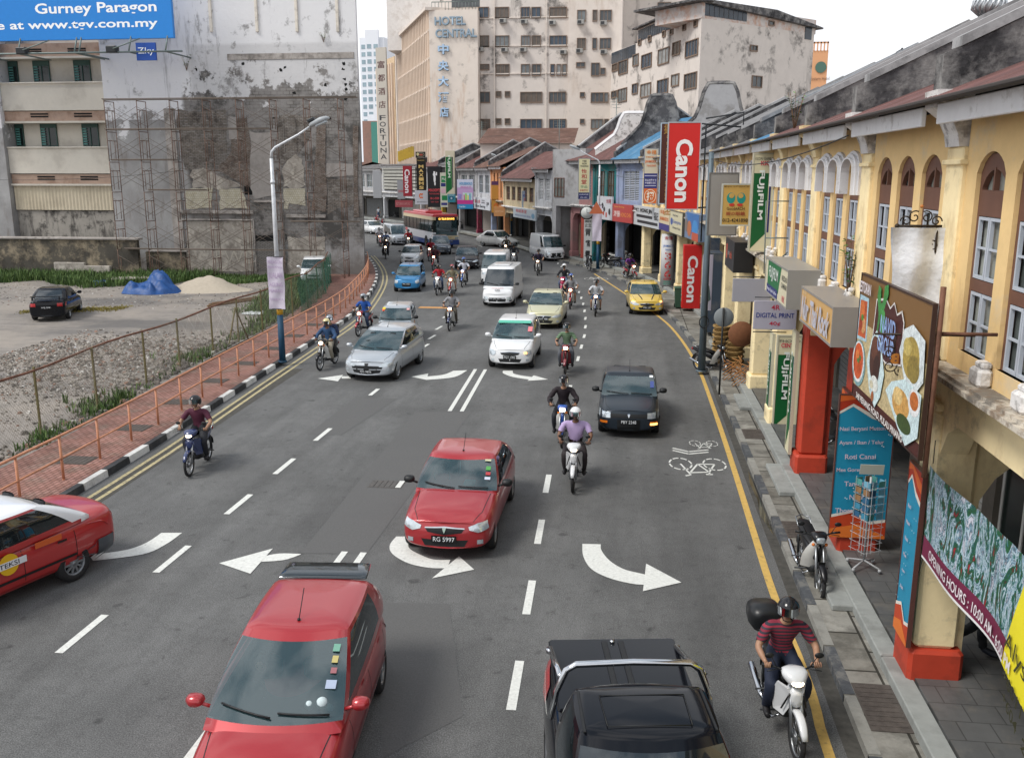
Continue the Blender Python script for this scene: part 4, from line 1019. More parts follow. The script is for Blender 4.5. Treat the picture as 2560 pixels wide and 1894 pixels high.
for i,s in enumerate(spec):
    s=dict(s);ES.append(shophouse(pts[i],pts[i+1],s.pop('label'),group=G0,detail=1 if i<7 else 0,**s))
# ---- the end of the yellow row and the coloured shops round the bend
def rnd(h,n,**k):return mat(n,h,.85,var=.08,sc_=2.5,stain=k.pop('stain','#6d6963'),ssc=.8,samt=.5,**k)
bluegrey=rnd('#8d99b5','blue_grey_render');tealw=rnd('#1d6f72','teal_paint');pinkw=rnd('#9c7272','dusky_pink_render');whit=rnd('#b9bbbf','white_render');greyw=rnd('#a4a4a6','grey_render2');orangew=rnd('#c98e62','orange_render');darkblue=rnd('#2d3a4a','dark_blue_render')
creamw=rnd('#b8a98b','cream_shop_render')
GR='coloured shophouses round the bend'
shophouse(FAC[11],FAC[12],'yellow shophouse beside the blue grey one, with the tall pawnbroker sign',hood=True,roof=roofG,group=G0,detail=0)
shophouse(FAC[12],FAC[13],'blue grey shophouse with tall shuttered window and blue corrugated roof',bluegrey,bluegrey,'louvre',nwin=1,roof=roofB,group=GR,ledge=4.3,ridge=11.3,fwh=.5,winm=plain('#aab2c2'))
shophouse(FAC[13],FAC[14],'teal green shophouse with tall barred window',tealw,tealw,'rect',nwin=2,roof=roofR,group=GR,ledge=4.3,ridge=11.3,winm=mat('teak','#5e4a38',.7),trim=tealw,fw=False)
shophouse(FAC[14],FAC[15],'dusky pink shophouse beside the plain grey gable wall',pinkw,pinkw,'louvre',nwin=2,roof=roofR,group=GR,ledge=4.3,ridge=11.3,fw=True,winm=plain('#8f9aa0'))
# grey gable block that stands forward, with the white arched shop
p,q=V((-3.4,72.4,0)),V((-6.2,75.6,0))
t=thing('corner_shop','plain grey corner shop with the tall cream medical hall sign on its blank wall','shop',(p.x,p.y,0),atan2(q.y-p.y,q.x-p.x)-pi/2,GR)
b=B();b.box(0,9,0,4.2,4.2,8.6);b.box(.3,9,3.9,4.2,0,4.2);b.box(0,.5,3.7,4.2,0,4.2);b.build('wall',greyw,t)
b=B();b.box(.02,.5,.02,.45,0,4.2);b.build('pillar',rnd('#a24b3f','faded_red'),t)
b=B();b.box(2.2,2.4,.2,3.8,.2,4.2);b.build('shop_wall',mat('lit_shop','#b5a68f',.8),t)
b=B();b.box(0,3,0,4.2,-.03,.25);b.build('arcade_floor',tilefl,t)
rect_window(t,2.6,3.9,4.9,6.4,-.06,brown,mull=2)
shophouse(V((-6.25,76,0)),V((-8.0,80.2,0)),'white shophouse with two arched louvred windows behind the parked white van',whit,whit,'louvre',nwin=2,group=GR,eave=7.0,ledge=3.9,roof=roofR,ridge=8.9,depth=8,winm=plain('#c5c8cc'),fw=False)
shophouse(V((-8.0,80.2,0)),V((-12.2,91.0,0)),'long low shophouse under a wide maroon corrugated roof, cafe below',creamw,creamw,'rect',nwin=5,group=GR,eave=6.2,ledge=3.6,roof=roofR,ridge=9.6,depth=9,winm=brown,fw=True,pillar=orangew)
shophouse(V((-12.2,91.0,0)),V((-14.2,96,0)),'orange shophouse with three pointed gothic windows',orangew,orangew,'gothic',nwin=3,group=GR,eave=7.3,ledge=4.0,roof=roofRust,ridge=10.2,pillar=bluegrey)
shophouse(V((-14.2,96,0)),V((-16.6,101.5,0)),'shophouse hidden behind the pink and blue household poster',whit,whit,'rect',nwin=2,group=GR,eave=7.2,ledge=4.0,roof=roofRust,ridge=10.2,pillar=rnd('#7d2740','maroon_pillar'))
shophouse(V((-16.6,101.5,0)),V((-19.6,107,0)),'shophouse behind the green and white film shop signs',greyw,greyw,'rect',nwin=2,group=GR,eave=7.2,ledge=4.0,roof=roofR,ridge=10.2)
shophouse(V((-19.6,107,0)),V((-22.8,112.5,0)),'black fronted shophouse with the white figure sign',plain('#202124'),plain('#202124'),'rect',nwin=0,group=GR,eave=7.6,ledge=4.0,roof=roofG,ridge=10.2,pillar=rnd('#b89a2c','yellow_pillar'))
shophouse(V((-22.8,112.5,0)),V((-27,119.5,0)),'grey shophouse behind the golden vertical sign',greyw,greyw,'rect',nwin=3,group=GR,eave=7.4,ledge=4.0,roof=roofR,ridge=10.2)
shophouse(V((-27,119.5,0)),V((-35,131,0)),'long shophouse with a honeycomb screen of white blocks on its upper floor',whit,whit,'rect',nwin=0,group=GR,eave=7.6,ledge=4.0,roof=roofG,ridge=8.8,ground='shutter',fw=False)
b=B()
d=(V((-35,131,0))-V((-27,119.5,0)));u=d.normalized();nn=V((-u.y,u.x,0))
T=Matrix(((nn.x,u.x,0,-27),(nn.y,u.y,0,119.5),(0,0,1,0),(0,0,0,1)))
gr=thing('block_screen','honeycomb screen of white hollow blocks across the upper floor of a far shophouse','screen');gr.matrix_world=T
b=B()
for i in range(26):
    for j in range(7):
        y,z=.8+i*.48,4.5+j*.44;b.box(.1,.35,y,y+.3,z,z+.3,None,.0)
b.build('blocks',plain('#bdbcb4'),gr,kind='stuff');b=B();b.box(.05,.09,.6,13.2,4.3,7.6);b.build('backing',plain('#33322f'),gr)
shophouse(V((-35,131,0)),V((-43,141,0)),'farthest grey shophouse at the left end of the bend',greyw,greyw,'rect',nwin=4,group=GR,eave=7.2,ledge=4.0,roof=roofG,ridge=8.8,ground='half',fw=False)
shophouse(V((-43,141,0)),V((-52,152,0)),'shophouse at the very end of the street under the orange roof',orangew,orangew,'rect',nwin=3,group=GR,eave=7.0,ledge=4.0,roof=roofRust,ridge=9.2,fw=False)
# curved gables standing over the roofs near the blue roof
def gable(x0,x1,y,z0,z1,label,m,capw):
    t=thing('gable_wall',label,'gable');n=24;P=[(x0,z0-2)];xm=(x0+x1)/2
    for k in range(n+1):
        u=k/n;x=x0+(x1-x0)*u;s=1-abs(2*u-1)
        z=z0+(z1-z0)*(.0 if s<.0 else(.45*s/.55 if s<.55 else .45+.55*min(1,sin(min(1,(s-.55)/.22)*pi/2))));P.append((x,z))
    P.append((x1,z0-2));b=B();b.prism(P,y,y+.35,axis='y');b.f=[f[::-1]for f in b.f];b.build('wall',m,t)
    b=B();b.tube([(x,y+.17,z+.05)for x,z in P[1:-1]],.2,6,smooth=False);b.build('coping',capw,t)
gable(2.6,8.6,62.4,8.8,12.3,'curved grey gable with a crossed emblem right of the blue corrugated roof',greyw,mould)
gable(-.6,4.6,66.5,8.6,11.9,'mouldy curved gable left of the blue corrugated roof',mould,mould)
gable(-2.6,3.0,70.5,8.4,11.0,'white curved gable beside the maroon roof',trimw,plain('#d8d8da'))
# ---- hotel and towers
hotelw=mat('cream_hotel_wall','#d8cec5',.85,var=.04,sc_=1.2,stain=['#b09a86','#8d8078'],ssc=.25,sstr=(1.5,1,.4),samt=.5,sthr=(.55,.68))
hotelw2=mat('stained_hotel_wall','#d3cbc4',.85,var=.05,sc_=1.2,stain=['#8f8983','#4e4b49'],ssc=.22,sstr=(1.6,1,.35),samt=.8,sthr=(.54,.64))
hw_dark=mat('hotel_pane','#4c5156',.25,var=.5,sc_=.7,spec=.7);hframe=plain('#7d6a5c');acm=plain('#9b9a96')
def hotel_window(par,T,x0,x1,z0,z1,n=3,m_=None,fr=None):
    b=B();b.T=T;e=.08
    for q in((x0-e,x1+e,z1,z1+e),(x0-e,x1+e,z0-e*1.5,z0)):b.box(q[0],q[1],-.12,.02,q[2],q[3])
    b.box(x0-e,x0,-.12,.02,z0,z1);b.box(x1,x1+e,-.12,.02,z0,z1)
    for k in range(1,n):c=x0+(x1-x0)*k/n;b.box(c-.035,c+.035,-.05,.0,z0,z1)
    o=b.build('window',fr or hframe,par);b=B();b.T=T;b.box(x0,x1,-.01,.004,z0,z1);b.build('pane',m_ or hw_dark,o)
random.seed(11)
hp=[mat('hotel_pane_%d'%i,c,.25,var=.35,sc_=1.1,spec=.6)for i,c in enumerate(('#4b4f52','#6d7274','#8d9090','#3c4a58','#5d544c'))]
HD=119.
def PB(x,y,Y=HD):return WY((850+x/3.177)/K,(y/3.177)/K,Y)
hot=thing('hotel','large cream hotel with rows of windows, air conditioners and a lettered blank slab','building')
c0,c1,c2=PB(1115,600),PB(1815,600),PB(2165,600)
b=B();b.box(c0.x,c1.x,HD,HD+30,-.1,40);b.build('wall',hotelw2,hot)
b=B();b.box(c1.x-.01,c2.x+1,HD-1.0,HD+28,-.1,40);b.build('projecting_wall',hotelw,hot)
s0,s1=PB(735,600),PB(1112,600);zt=PB(900,98).z
b=B();b.prism([(s0.x,HD-1.6),(s1.x,HD-1.6),(s1.x,HD+10),(s0.x,HD+10)],-.1,zt);b.build('sign_slab',mat('slab_render','#dcd2c8',.85,var=.04,sc_=1.2,stain=['#b58d68','#7f766e'],ssc=.3,sstr=(1.8,1,.3),samt=.55,sthr=(.57,.68)),hot)
IT=Matrix.Translation((0,HD,0))
def hw(x0,x1,y0,y1,n,Y=HD,k=None):
    a,c=PB(x0,y1,Y),PB(x1,y0,Y);hotel_window(hot,Matrix.Translation((0,Y,0)),a.x,c.x,a.z,c.z,n,hp[random.randrange(5)]if k is None else hp[k])
for y0,y1,L_ in((62,140,[(1103,1178,2),(1237,1338,3),(1440,1505,3),(1525,1592,2),(1667,1797,4)]),(288,368,[(1106,1180,2),(1237,1340,3),(1442,1508,3),(1528,1592,2),(1668,1797,4)]),
                  (515,598,[(1242,1342,3),(1442,1505,2),(1528,1593,2),(1675,1703,1),(1724,1752,1),(1768,1796,1)]),(735,812,[(1114,1187,2),(1436,1602,4),(1664,1792,4)]),(950,1025,[(1116,1189,2),(1436,1602,4),(1664,1792,4)])):
    for a,c,n in L_:hw(a,c,y0,y1,n)
hw(1110,1182,515,552,2)
for y in(730,945):
    for a in(1243,1314):hw(a,a+34,y,y+38,1,HD,4)
for y0,y1,L_ in((85,165,[(1888,1950,2),(2010,2040,1),(2067,2155,3)]),(308,388,[(1886,1948,2),(2008,2037,1),(2066,2150,3)]),(740,810,[(1996,2090,3),(2100,2128,1)]),(950,1020,[(1996,2085,3),(2102,2130,1)])):
    for a,c,n in L_:hw(a,c,y0,y1,n,HD-1)
for a,c,y0,y1 in((1880,1943,500,532),(1998,2058,505,600),(2072,2104,545,592),(1910,1940,738,770),(1910,1938,950,980)):hw(a,c,y0,y1,2 if c-a>50 else 1,HD-1,0)
acb=B();acb.cb(-.42,.42,-.75,0,-.5,0,.04);acb.box(-.34,.1,-.77,-.751,-.42,-.08,1);acp=None
for x,y,Y in((1298,155,0),(1466,162,0),(1690,170,0),(1912,165,1),(2094,172,1),(1118,380,0),(1310,384,0),(1460,384,0),(1776,402,0),(1903,392,1),(2096,400,1)):
    q=PB(x,y,HD-Y)
    if acp is None:acp=acb.build('air_conditioner',[acm,plain('#3b3c3e')],hot,q)
    else:o=acp.copy();COL.objects.link(o);o.location=q
b=B()
for y in(150,1500):
    pass
for z_ in(148,372,590):q=PB(1115,z_);b.box(c0.x,c1.x,HD-.12,HD-.001,q.z-.06,q.z+.06)
for x in(1640,1225):q=PB(x,100);b.box(q.x-.06,q.x+.06,HD-.2,HD-.121,0,40)
b.build('string_course',hotelw,hot)
# the finned street face of the hotel
F0=V((s0.x,HD-1.6,0));qe=WY((850+455/3.177)/K,100,143);F1=V((qe.x,143,0));d=F1-F0;fl=d.length;u=d.normalized();nn=V((-u.y,u.x,0))
T=Matrix(((u.x,nn.x,0,F0.x),(u.y,nn.y,0,F0.y),(0,0,1,0),(0,0,0,1)))
b=B();b.T=T;b.box(0,fl,-6,-.6,0,zt);b.build('finned_wall',mat('peach_wall','#8d7a6b',.85,var=.1),hot)
b=B();b.T=T;b.box(-.3,fl+.6,-6,.5,zt,zt+.35);b.box(fl,fl+.9,-6,.3,0,zt);b.build('fin_frame',hotelw,hot)
n=22;b0=B();b0.box(-.13,.13,-.62,.15,0,zt-.01);fp=None
for k in range(n):
    M0=T@Matrix.Translation((.3+fl*(k+.3)/n,0,0))
    if fp is None:fp=b0.build('fin',mat('peach_fins','#e0cdbb',.8,var=.05),hot);fp.matrix_world=M0
    else:o=fp.copy();COL.objects.link(o);o.matrix_world=M0
b=B();b.T=T
for k in range(1,8):z=zt*k/8+1;b.box(.3,fl,-.45,.05,z-.12,z+.12)
b.build('fin_band',hotelw,hot)
# hotel lettering on the slab
def hl(s,x0,x1,y0,y1,c,bold=.03):
    a,e=PB(x0,y1,HD-1.6),PB(x1,y0,HD-1.6);M0=frame(((a.x+e.x)/2,HD-1.63,(a.z+e.z)/2),(1,0,0))
    letters(s,c,hot,0,0,e.x-a.x,e.z-a.z,.3,bold,M=M0);letters(s,'#5d6b73',hot,.04,-.06,e.x-a.x,e.z-a.z,.15,bold,M=M0)
hl('HOTEL',755,1000,132,205,'#8ea3b4',.02);hl('CENTRAL',762,1088,230,303,'#8ea3b4',.02)
for s,y in(('中',352),('央',483),('大',606),('酒',732),('店',850)):hl(s,782 if s!='店' else 795,866,y,y+82,'#a9c4e0',.03)
# roof-top works of the hotel
b=B();a,e=PB(745,98),PB(1100,-150);b.box(a.x,e.x+3,HD+4,HD+20,zt-.2,zt+12);b.build('rooftop_block',hotelw2,hot)
b=B();a=PB(745,20);b.box(a.x+1.5,a.x+11,HD+3.9,HD+3.999,zt+1.2,zt+3);b.build('rooftop_window',hp[0],hot)
b=B();b.tube([(s0.x+.3,HD-1.2,zt+1.0),(s1.x,HD-1.2,zt+1.0)],.05,5)
for k in range(14):x=s0.x+.3+k*.42;b.tube([(x,HD-1.2,zt),(x,HD-1.2,zt+1)],.03,4)
b.build('railing',steel,hot)
t=thing('penthouse_block','white stepped penthouse block rising behind the hotel fins','building');b=B();q0,q1=WY((850+435/3.177)/K,50,150),WY((850+575/3.177)/K,50,150)
b.box(q0.x,q1.x+14,150,165,zt-2,40);b.box(q1.x-1,q1.x+18,138,149.9,zt-2,zt+8.5);b.build('wall',rnd('#d9d5d2','penthouse_white',stain='#b9b0a8'),t)
# rusty roof between hotel and shops
t=thing('low_building','low cream building with a rusty iron roof in front of the hotel','building');a,e=PB(1115,1140,104),PB(1840,1110,104)
b=B();b.box(a.x,e.x,104,112,0,a.z);b.build('wall',hotelw,t)
b=B();b.add([(a.x-.3,103.6,a.z),(e.x+.3,103.6,a.z),(e.x+.3,112,e.z+1.6),(a.x-.3,112,e.z+1.6)],[(0,1,2,3)]);b.build('roof',roofRust,t)
# stained block at the right of the hotel
t2=thing('stained_block','cream apartment block with a rusty top storey and a mould stained blank end wall','building')
def PC(x,y,Y):return WY((1500+x/3.303)/K,(y/3.303)/K,Y)
A=PC(840,150,92);Bq=PC(98,300,117);C_=PC(1775,200,104)
zb=A.z;A=V((A.x,92,0));Bq=V((Bq.x,117,0));C_=V((C_.x,104,0))
b=B();b.prism([(A.x,A.y),(C_.x,C_.y),(C_.x+2,130),(Bq.x,130),(Bq.x,Bq.y)],-.1,zb);b.build('wall',hotelw2,t2)
u=(Bq-A).normalized();nn=V((u.y,-u.x,0));TL=Matrix(((-u.x,-nn.x*-1,0,Bq.x),(-u.y,nn.y,0,Bq.y),(0,0,1,0),(0,0,0,1)))
r_=(A-Bq).normalized();up=V((0,0,1));nf=r_.cross(up) 
TL=Matrix(((r_.x,-nf.x,0,Bq.x),(r_.y,-nf.y,0,Bq.y),(0,0,1,0),(0,0,0,1)))
LL=(A-Bq).length
def onleft(x,y): 
    ry=_ray((1500+x/3.303),y/3.303);n2=nf;t=(Bq.x*n2.x+Bq.y*n2.y)/(ry[0]*n2.x+ry[1]*n2.y);P=V((ry[0]*t,ry[1]*t,CAMH+ry[2]*t));return(P-Bq).dot(r_),P.z
def wl(x0,x1,y0,y1,n=3,k=None):
    a,z1=onleft(x0,y0);c,z0=onleft(x1,y1);_,z1b=onleft(x0,y1);hotel_window(t2,TL,a,c,(z0+z1b)/2,z1,n,hp[random.randrange(5)]if k is None else hp[k])
for x0,x1,y0,y1,n in((160,230,518,605,3),(350,426,465,555,3),(487,570,420,522,3),(714,808,355,460,4),(105,148,540,582,2),(278,318,462,538,2),(607,660,362,448,2),
                          (155,222,745,835,3),(343,420,705,795,3),(480,562,672,768,3),(704,797,622,728,4),(100,142,762,804,2),(272,312,702,770,2),(597,652,627,704,2),(150,218,975,1058,3),(97,137,982,1026,2),(265,306,937,1008,2),(340,412,950,1040,3),(475,555,930,1030,3)):wl(x0,x1,y0,y1,n)
for x0,x1,y0,y1 in((322,342,335,368),(405,425,305,338),(522,542,265,298),(585,605,248,280),(690,710,210,245),(783,806,180,215)):wl(x0,x1,y0,y1,1,4)
_,zt2=onleft(850,15);xs_,_=onleft(312,240)
rustw=mat('rusty_cladding','#cdc6c2',.8,var=.06,sc_=3,stain=['#b0795c','#c9a48c'],ssc=.9,samt=.8,sthr=(.5,.64))
b=B();b.T=TL;b.box(xs_,LL-.02,-.0,.3,zb,zt2);b.build('top_storey_side',rustw,t2)
b=B();b.T=TL
for k in range(26):x=xs_+.3+(LL-xs_-.4)*k/26;b.box(x,x+(LL-xs_-.4)/26-.1,-.06,-.002,zb+.1,zb+1.25)
for k in range(12):x=.2+(xs_-.6)*k/12;b.box(x,x+(xs_-.6)/12-.1,-.06,-.002,zb-1.3,zb-.05)
b.build('window_band',mat('band_pane','#39424c',.2,var=.4,sc_=1),t2)
rr=(C_-A).normalized();nr=rr.cross(up);TR=Matrix(((rr.x,-nr.x,0,A.x),(rr.y,-nr.y,0,A.y),(0,0,1,0),(0,0,0,1)));LR=(C_-A).length
b=B();b.T=TR;b.box(0,LR+.2,.0,6,zb+.001,zt2-.001);b.build('top_storey_end',rustw,t2)
b=B();b.T=TR
for k in range(9):x=.3+k*.68;b.box(x,x+.6,-.06,-.002,zb+.25,zb+1.35)
b.box(LR-1.6,LR-.5,-.06,-.002,zb-.6,zb+.6);b.build('window_band',MATS['band_pane'],t2)
b=B();b.T=TR;b.prism([(-1,zt2),(LR+.8,zt2-.9),(LR+.8,zt2-.75),(LR*.6,zt2+.25),(-1,zt2+.2)],-.5,8,axis='y');b.build('roof',mould,t2)
b=B();b.T=TL;b.box(xs_-.5,LL+.6,-.5,1,zt2+.002,zt2+.15);b.build('roof_edge',mould,t2)
for x,z in((6.3,8.2),(9.0,14.6),(9.1,19.6)):pass
def onright(x,y):
    ry=_ray((1500+x/3.303),y/3.303);t=(A.x*nr.x+A.y*nr.y)/(ry[0]*nr.x+ry[1]*nr.y);P=V((ry[0]*t,ry[1]*t,CAMH+ry[2]*t));return(P-A).dot(rr),P.z
for x0,x1,y0,y1,n in((1395,1432,178,210,1),(1242,1292,378,420,2),(1257,1328,630,720,2)):
    a,z1=onright(x0,y0);c,z0=onright(x1,y1);hotel_window(t2,TR,a,c,z0,z1,n,hp[0])
# grey block between, upper right of the hotel
t=thing('rear_tower','pale rear block rising between the hotel and the stained apartment block','building');a,e=PC(200,0,135),PC(860,0,135)
b=B();b.box(a.x,e.x,135,150,0,42);b.build('wall',hotelw2,t);a,e=PC(478,105,135),PC(583,25,135);hotel_window(t,Matrix.Translation((0,135,0)),a.x,e.x,a.z,e.z,2,hp[0])
# Fortuna hotel, far left
t=thing('far_hotel','tall narrow cream hotel with vertical fins and its own hanging sign at the far left','building')
a,e=WY((850+290/3.177)/K,400/3.177/K,168),WY((850+452/3.177)/K,400/3.177/K,160);tp=WY((850+290/3.177)/K,505/3.177/K,168).z
b=B();b.prism([(a.x,168),(e.x,158),(e.x+6,168),(a.x+6,182)],0,tp);b.build('wall',rnd('#cbb394','far_hotel_cream',stain='#a58e70'),t)
d=V((e.x-a.x,-10,0));L_=d.length;d.normalize();n_=V((d.y,-d.x,0));T=Matrix(((d.x,-n_.x,0,a.x),(d.y,-n_.y,0,a.y),(0,0,1,0),(0,0,0,1)))
b=B();b.T=T
for k in range(8):x=.4+L_*(k)/8;b.box(x,x+.35,-.4,-.002,6,tp-1)
b.build('fin',MATS['peach_fins'],t,kind='stuff')
b=B();b.T=T
for k in range(7):
    for j in range(5):b.box(1+L_*k/8,1.8+L_*k/8,-.05,-.002,7+j*3,8.2+j*3)
b.build('window',hp[3],t,kind='stuff')
sign('hanging_sign','tall white sign lettered FORTUNA on the far hotel','sign',WY((850+336/3.177)/K,860/3.177/K,150),(.9,-.3,0),1.9,18.5,.3,'#b9b4ab',[('t',c,.5,.86-i*.11,.7,.06,'#4a1f22')for i,c in enumerate('富都酒店')]+[('t',c,.5,.42-i*.055,.62,.042,'#3b3d42')for i,c in enumerate('FORTUNA')])
# high rise towers
hr=mat('tower_white','#dfe3ea',.7,var=.03);hg=mat('tower_glass','#8fa3ad',.2,var=.25,sc_=.3)
def tower(x0,x1,Y,ztop,label,w=hr,fl=3.2):
    t=thing('tower_block',label,'tower block');a,e=WY(x0,100,Y),WY(x1,100,Y)
    b=B();b.box(a.x,e.x,Y,Y+25,0,ztop);b.box(a.x+3,a.x+9,Y-1.5,Y-.01,0,ztop+3);b.build('wall',w,t)
    b=B();z=12
    while z<ztop-2:
        x=a.x+.8
        while x<e.x-2:b.box(x,x+1.9,Y-1.62 if a.x+2.9<x<a.x+7.3 else Y-.1,Y-1.5 if a.x+2.9<x<a.x+7.3 else Y-.002,z,z+1.8);x+=3
        z+=fl
    b.build('window',hg,t,kind='stuff');return t
tower(784,838,420,WY(800,82,420).z,'pale high rise tower seen in the gap left of the hotel')
tower(838,866,460,WY(850,82,460).z,'narrow high rise tower just right of the taller one')
tower(796,826,380,WY(800,250,380).z,'lower white block at the foot of the high rise towers')
t=thing('netted_building','low building site wrapped in green netting below the towers','building');a,e=WY(790,264,230),WY(829,322,230);b=B();b.box(a.x,e.x,230,240,0,a.z);b.build('wall',rnd('#96766c','red_brown_site'),t)
a,e=WY(810,304/1.0,229),WY(829,322,229);b=B();b.box(a.x,e.x,229,229.9,3,WY(810,266,229).z);b.build('net',mat('site_net','#4f8a80',.9),t)
t=thing('orange_tower','pale orange office tower with a round emblem at the right of the stained block','tower');a,e=WY(1772,200,240),WY(1806,120,240)
b=B();b.box(a.x-6,e.x,240,255,0,e.z+1);b.build('wall',mat('pale_orange','#d9a37a',.85,var=.04),t);b=B()
for k in range(12):x=a.x-6+(e.x-a.x+6)*k/11.5;b.box(x,x+.3,239.8,240,e.z+1,e.z+3)
b.box(a.x-6,e.x,239.8,240,e.z+2.6,e.z+3);b.build('parapet_rail',MATS['pale_orange'],t)
q=WY(1790,147,239.8);letters('●','#4f6f63',t,0,0,2.6,2.6,0,0,M=frame(q,(1,0,0)));letters('Eastern Hotel','#7a5b4a',t,0,0,4.4,.8,0,0,M=frame(q+V((0,0,-2.6)),(1,0,0)))
# ---- pavement on the right: slabs, kerb, drain covers
KRs=by_arc(KR,160)
def facx(y):return poly_at([(3.95,-20)]+[(p.x,p.y)for p in FAC],y)
b=B();vs=[];fs=[];yy=[-16+i*1.2 for i in range(140)]
for y in yy:k=poly_at([(p.x,p.y)for p in KRs],y);vs+=[(k,y,.115),(max(facx(y)+.3,k+.3),y,.115)]
b.add(vs,[(2*i,2*i+1,2*i+3,2*i+2)for i in range(len(yy)-1)]);
sm_=slab_m;add_brick(sm_,'#ffffff','#d2d0cc','#6b6862',1,1.1,.9,.02,'YX');b.build('pavement',sm_,kind='structure')
b=B();kr=resample([p for p in KRs if p.y<75],1.0)
kb2=[mat('worn_kerb_white','#8b8a84',.9,var=.2,sc_=6,bump=.3,stain='#5c5a55',ssc=3),mat('worn_kerb_black','#4d5054',.9,var=.3,sc_=6,bump=.3,stain='#77756f',ssc=3,samt=.6)]
for i,(p,q)in enumerate(zip(kr,kr[1:])):
    e=(q-p)*.015;p2,q2=p+e,q-e;b.add([(p2.x-.0,p2.y,-.05),(q2.x,q2.y,-.05),(q2.x,q2.y,.122),(p2.x,p2.y,.122),(p2.x+.15,p2.y,.122),(q2.x+.15,q2.y,.122)],[(3,2,1,0),(3,4,5,2)],i%2)
b.build('kerb_right',kb2,kind='structure')
b=B();P=[(2.98,21.2),(2.9,20.4),(2.93,19.2),(2.86,18.3),(2.98,17.2),(3.02,18.4),(3.02,20.6)];b.add([(x-.02,y,.005)for x,y in P],[tuple(range(7))[::-1]]);b.build('puddle',mat('puddle_water',(.03,.028,.024),.03,var=0,spec=.9),kind='structure')
random.seed(5)
b=B()
for y0,y1 in((5.2,8.2),(8.4,9.9),(13.9,15.6),(19.2,21.2),(26.5,28.2),(36,37.5)):b.cb(3.35,3.72,y0,y1,.118,.22,.015)
b.build('step_slabs',kg,kind='structure')
for y,w_ in((11.2,.55),(17.3,.42),(24.0,.45),(33,.4)):
    b=B();b.cb(-.26,.26,-w_,w_,0,.014,.004)
    for k in range(-4,5):b.box(-.23,.23,k*w_/5-.012,k*w_/5+.012,.014,.02)
    tag(b.build('drain_cover',dm,None,(3.42,y,.117)),'rusty plate drain cover in the pavement before the yellow shophouses','drain cover','drain covers in the right pavement')
# ================= VEHICLES =================
def paint(name,c,metal=.0,rough=.28):return mat(name,c,rough,metal,var=.015,coat=0 if isinstance(c,tuple)and sum(c)<.09 else .7,spec=.28 if isinstance(c,tuple)and sum(c)<.03 else .5)
tyre_m=mat('tyre_rubber',(.018,.018,.019),.8,var=.2,sc_=8);rim_m=mat('alloy_rim','#9ea2a6',.3,.8,var=.05);blackp=mat('black_plastic','#17191b',.5,var=.08)
well=mat('wheel_well',(.006,.006,.006),1,var=0);chrome=mat('chrome','#c9ccd0',.12,1,var=0)
lampg=mat('headlight_glass','#c5ced4',.12,.5,var=.15,sc_=14,spec=.8);lampo=mat('amber_lens','#d2701c',.25,var=.05);lampr=mat('red_lens','#a3161b',.2,var=.05,coat=.5)
seatm=mat('car_seat','#2a2c2f',.85,var=.1);platem=mat('number_plate','#0e0f10',.4,var=0)
lit=mat('lit_headlamp',(1,.74,.48),.3,var=0,emit=9.0);lito=mat('lit_indicator',(1,.45,.12),.3,var=0,emit=3.0)
def glass_mat(name,tint,gl,trans):
    m=bpy.data.materials.new(name);m.use_nodes=True;n=m.node_tree.nodes;l=m.node_tree.links;n.remove(n['Principled BSDF'])
    o=n['Material Output'];tr=n.new('ShaderNodeBsdfTransparent');tr.inputs[0].default_value=(*tint,1)
    df=n.new('ShaderNodeBsdfDiffuse');df.inputs[0].default_value=(*gl,1);g_=n.new('ShaderNodeBsdfGlossy');g_.inputs['Roughness'].default_value=.02;g_.inputs[0].default_value=(.9,.95,1,1)
    a=n.new('ShaderNodeMixShader');a.inputs[0].default_value=trans;l.new(df.outputs[0],a.inputs[1]);l.new(tr.outputs[0],a.inputs[2])
    f=n.new('ShaderNodeFresnel');f.inputs[0].default_value=1.9;c=n.new('ShaderNodeMixShader');l.new(f.outputs[0],c.inputs[0]);l.new(a.outputs[0],c.inputs[1]);l.new(g_.outputs[0],c.inputs[2]);l.new(c.outputs[0],o.inputs[0]);return m
gl_tint=glass_mat('tinted_car_glass',(.5,.66,.66),(.05,.10,.11),.6)
gl_dark=glass_mat('dark_car_glass',(.25,.3,.3),(.015,.02,.022),.3)
def pw_interp(tab,x):
    if x<=tab[0][0]:return tab[0][1]
    for(a,va),(c,vc)in zip(tab,tab[1:]):
        if x<=c:return va+(vc-va)*(x-a)/(c-a)
    return tab[-1][1]
def subsurf(b,lv):
    me=bpy.data.meshes.new('t');me.from_pydata(b.v,[],b.f);o=bpy.data.objects.new('t',me);COL.objects.link(o)
    m=o.modifiers.new('s','SUBSURF');m.levels=lv;m.render_levels=lv;bpy.context.view_layer.update()
    r=bpy.data.meshes.new_from_object(o.evaluated_get(bpy.context.evaluated_depsgraph_get()));bpy.data.objects.remove(o);return r
def boolean(me,cutters):
    o=bpy.data.objects.new('t',me);COL.objects.link(o);cb_=B()
    for c in cutters:c(cb_)
    cm=bpy.data.meshes.new('c');cm.from_pydata(cb_.v,[],cb_.f);cm.materials.append(well);co=bpy.data.objects.new('c',cm);COL.objects.link(co)
    m=o.modifiers.new('b','BOOLEAN');m.operation='DIFFERENCE';m.object=co;m.solver='EXACT';m.material_mode='TRANSFER';bpy.context.view_layer.update()
    r=bpy.data.meshes.new_from_object(o.evaluated_get(bpy.context.evaluated_depsgraph_get()));bpy.data.objects.remove(o);bpy.data.objects.remove(co);return r
WH={}
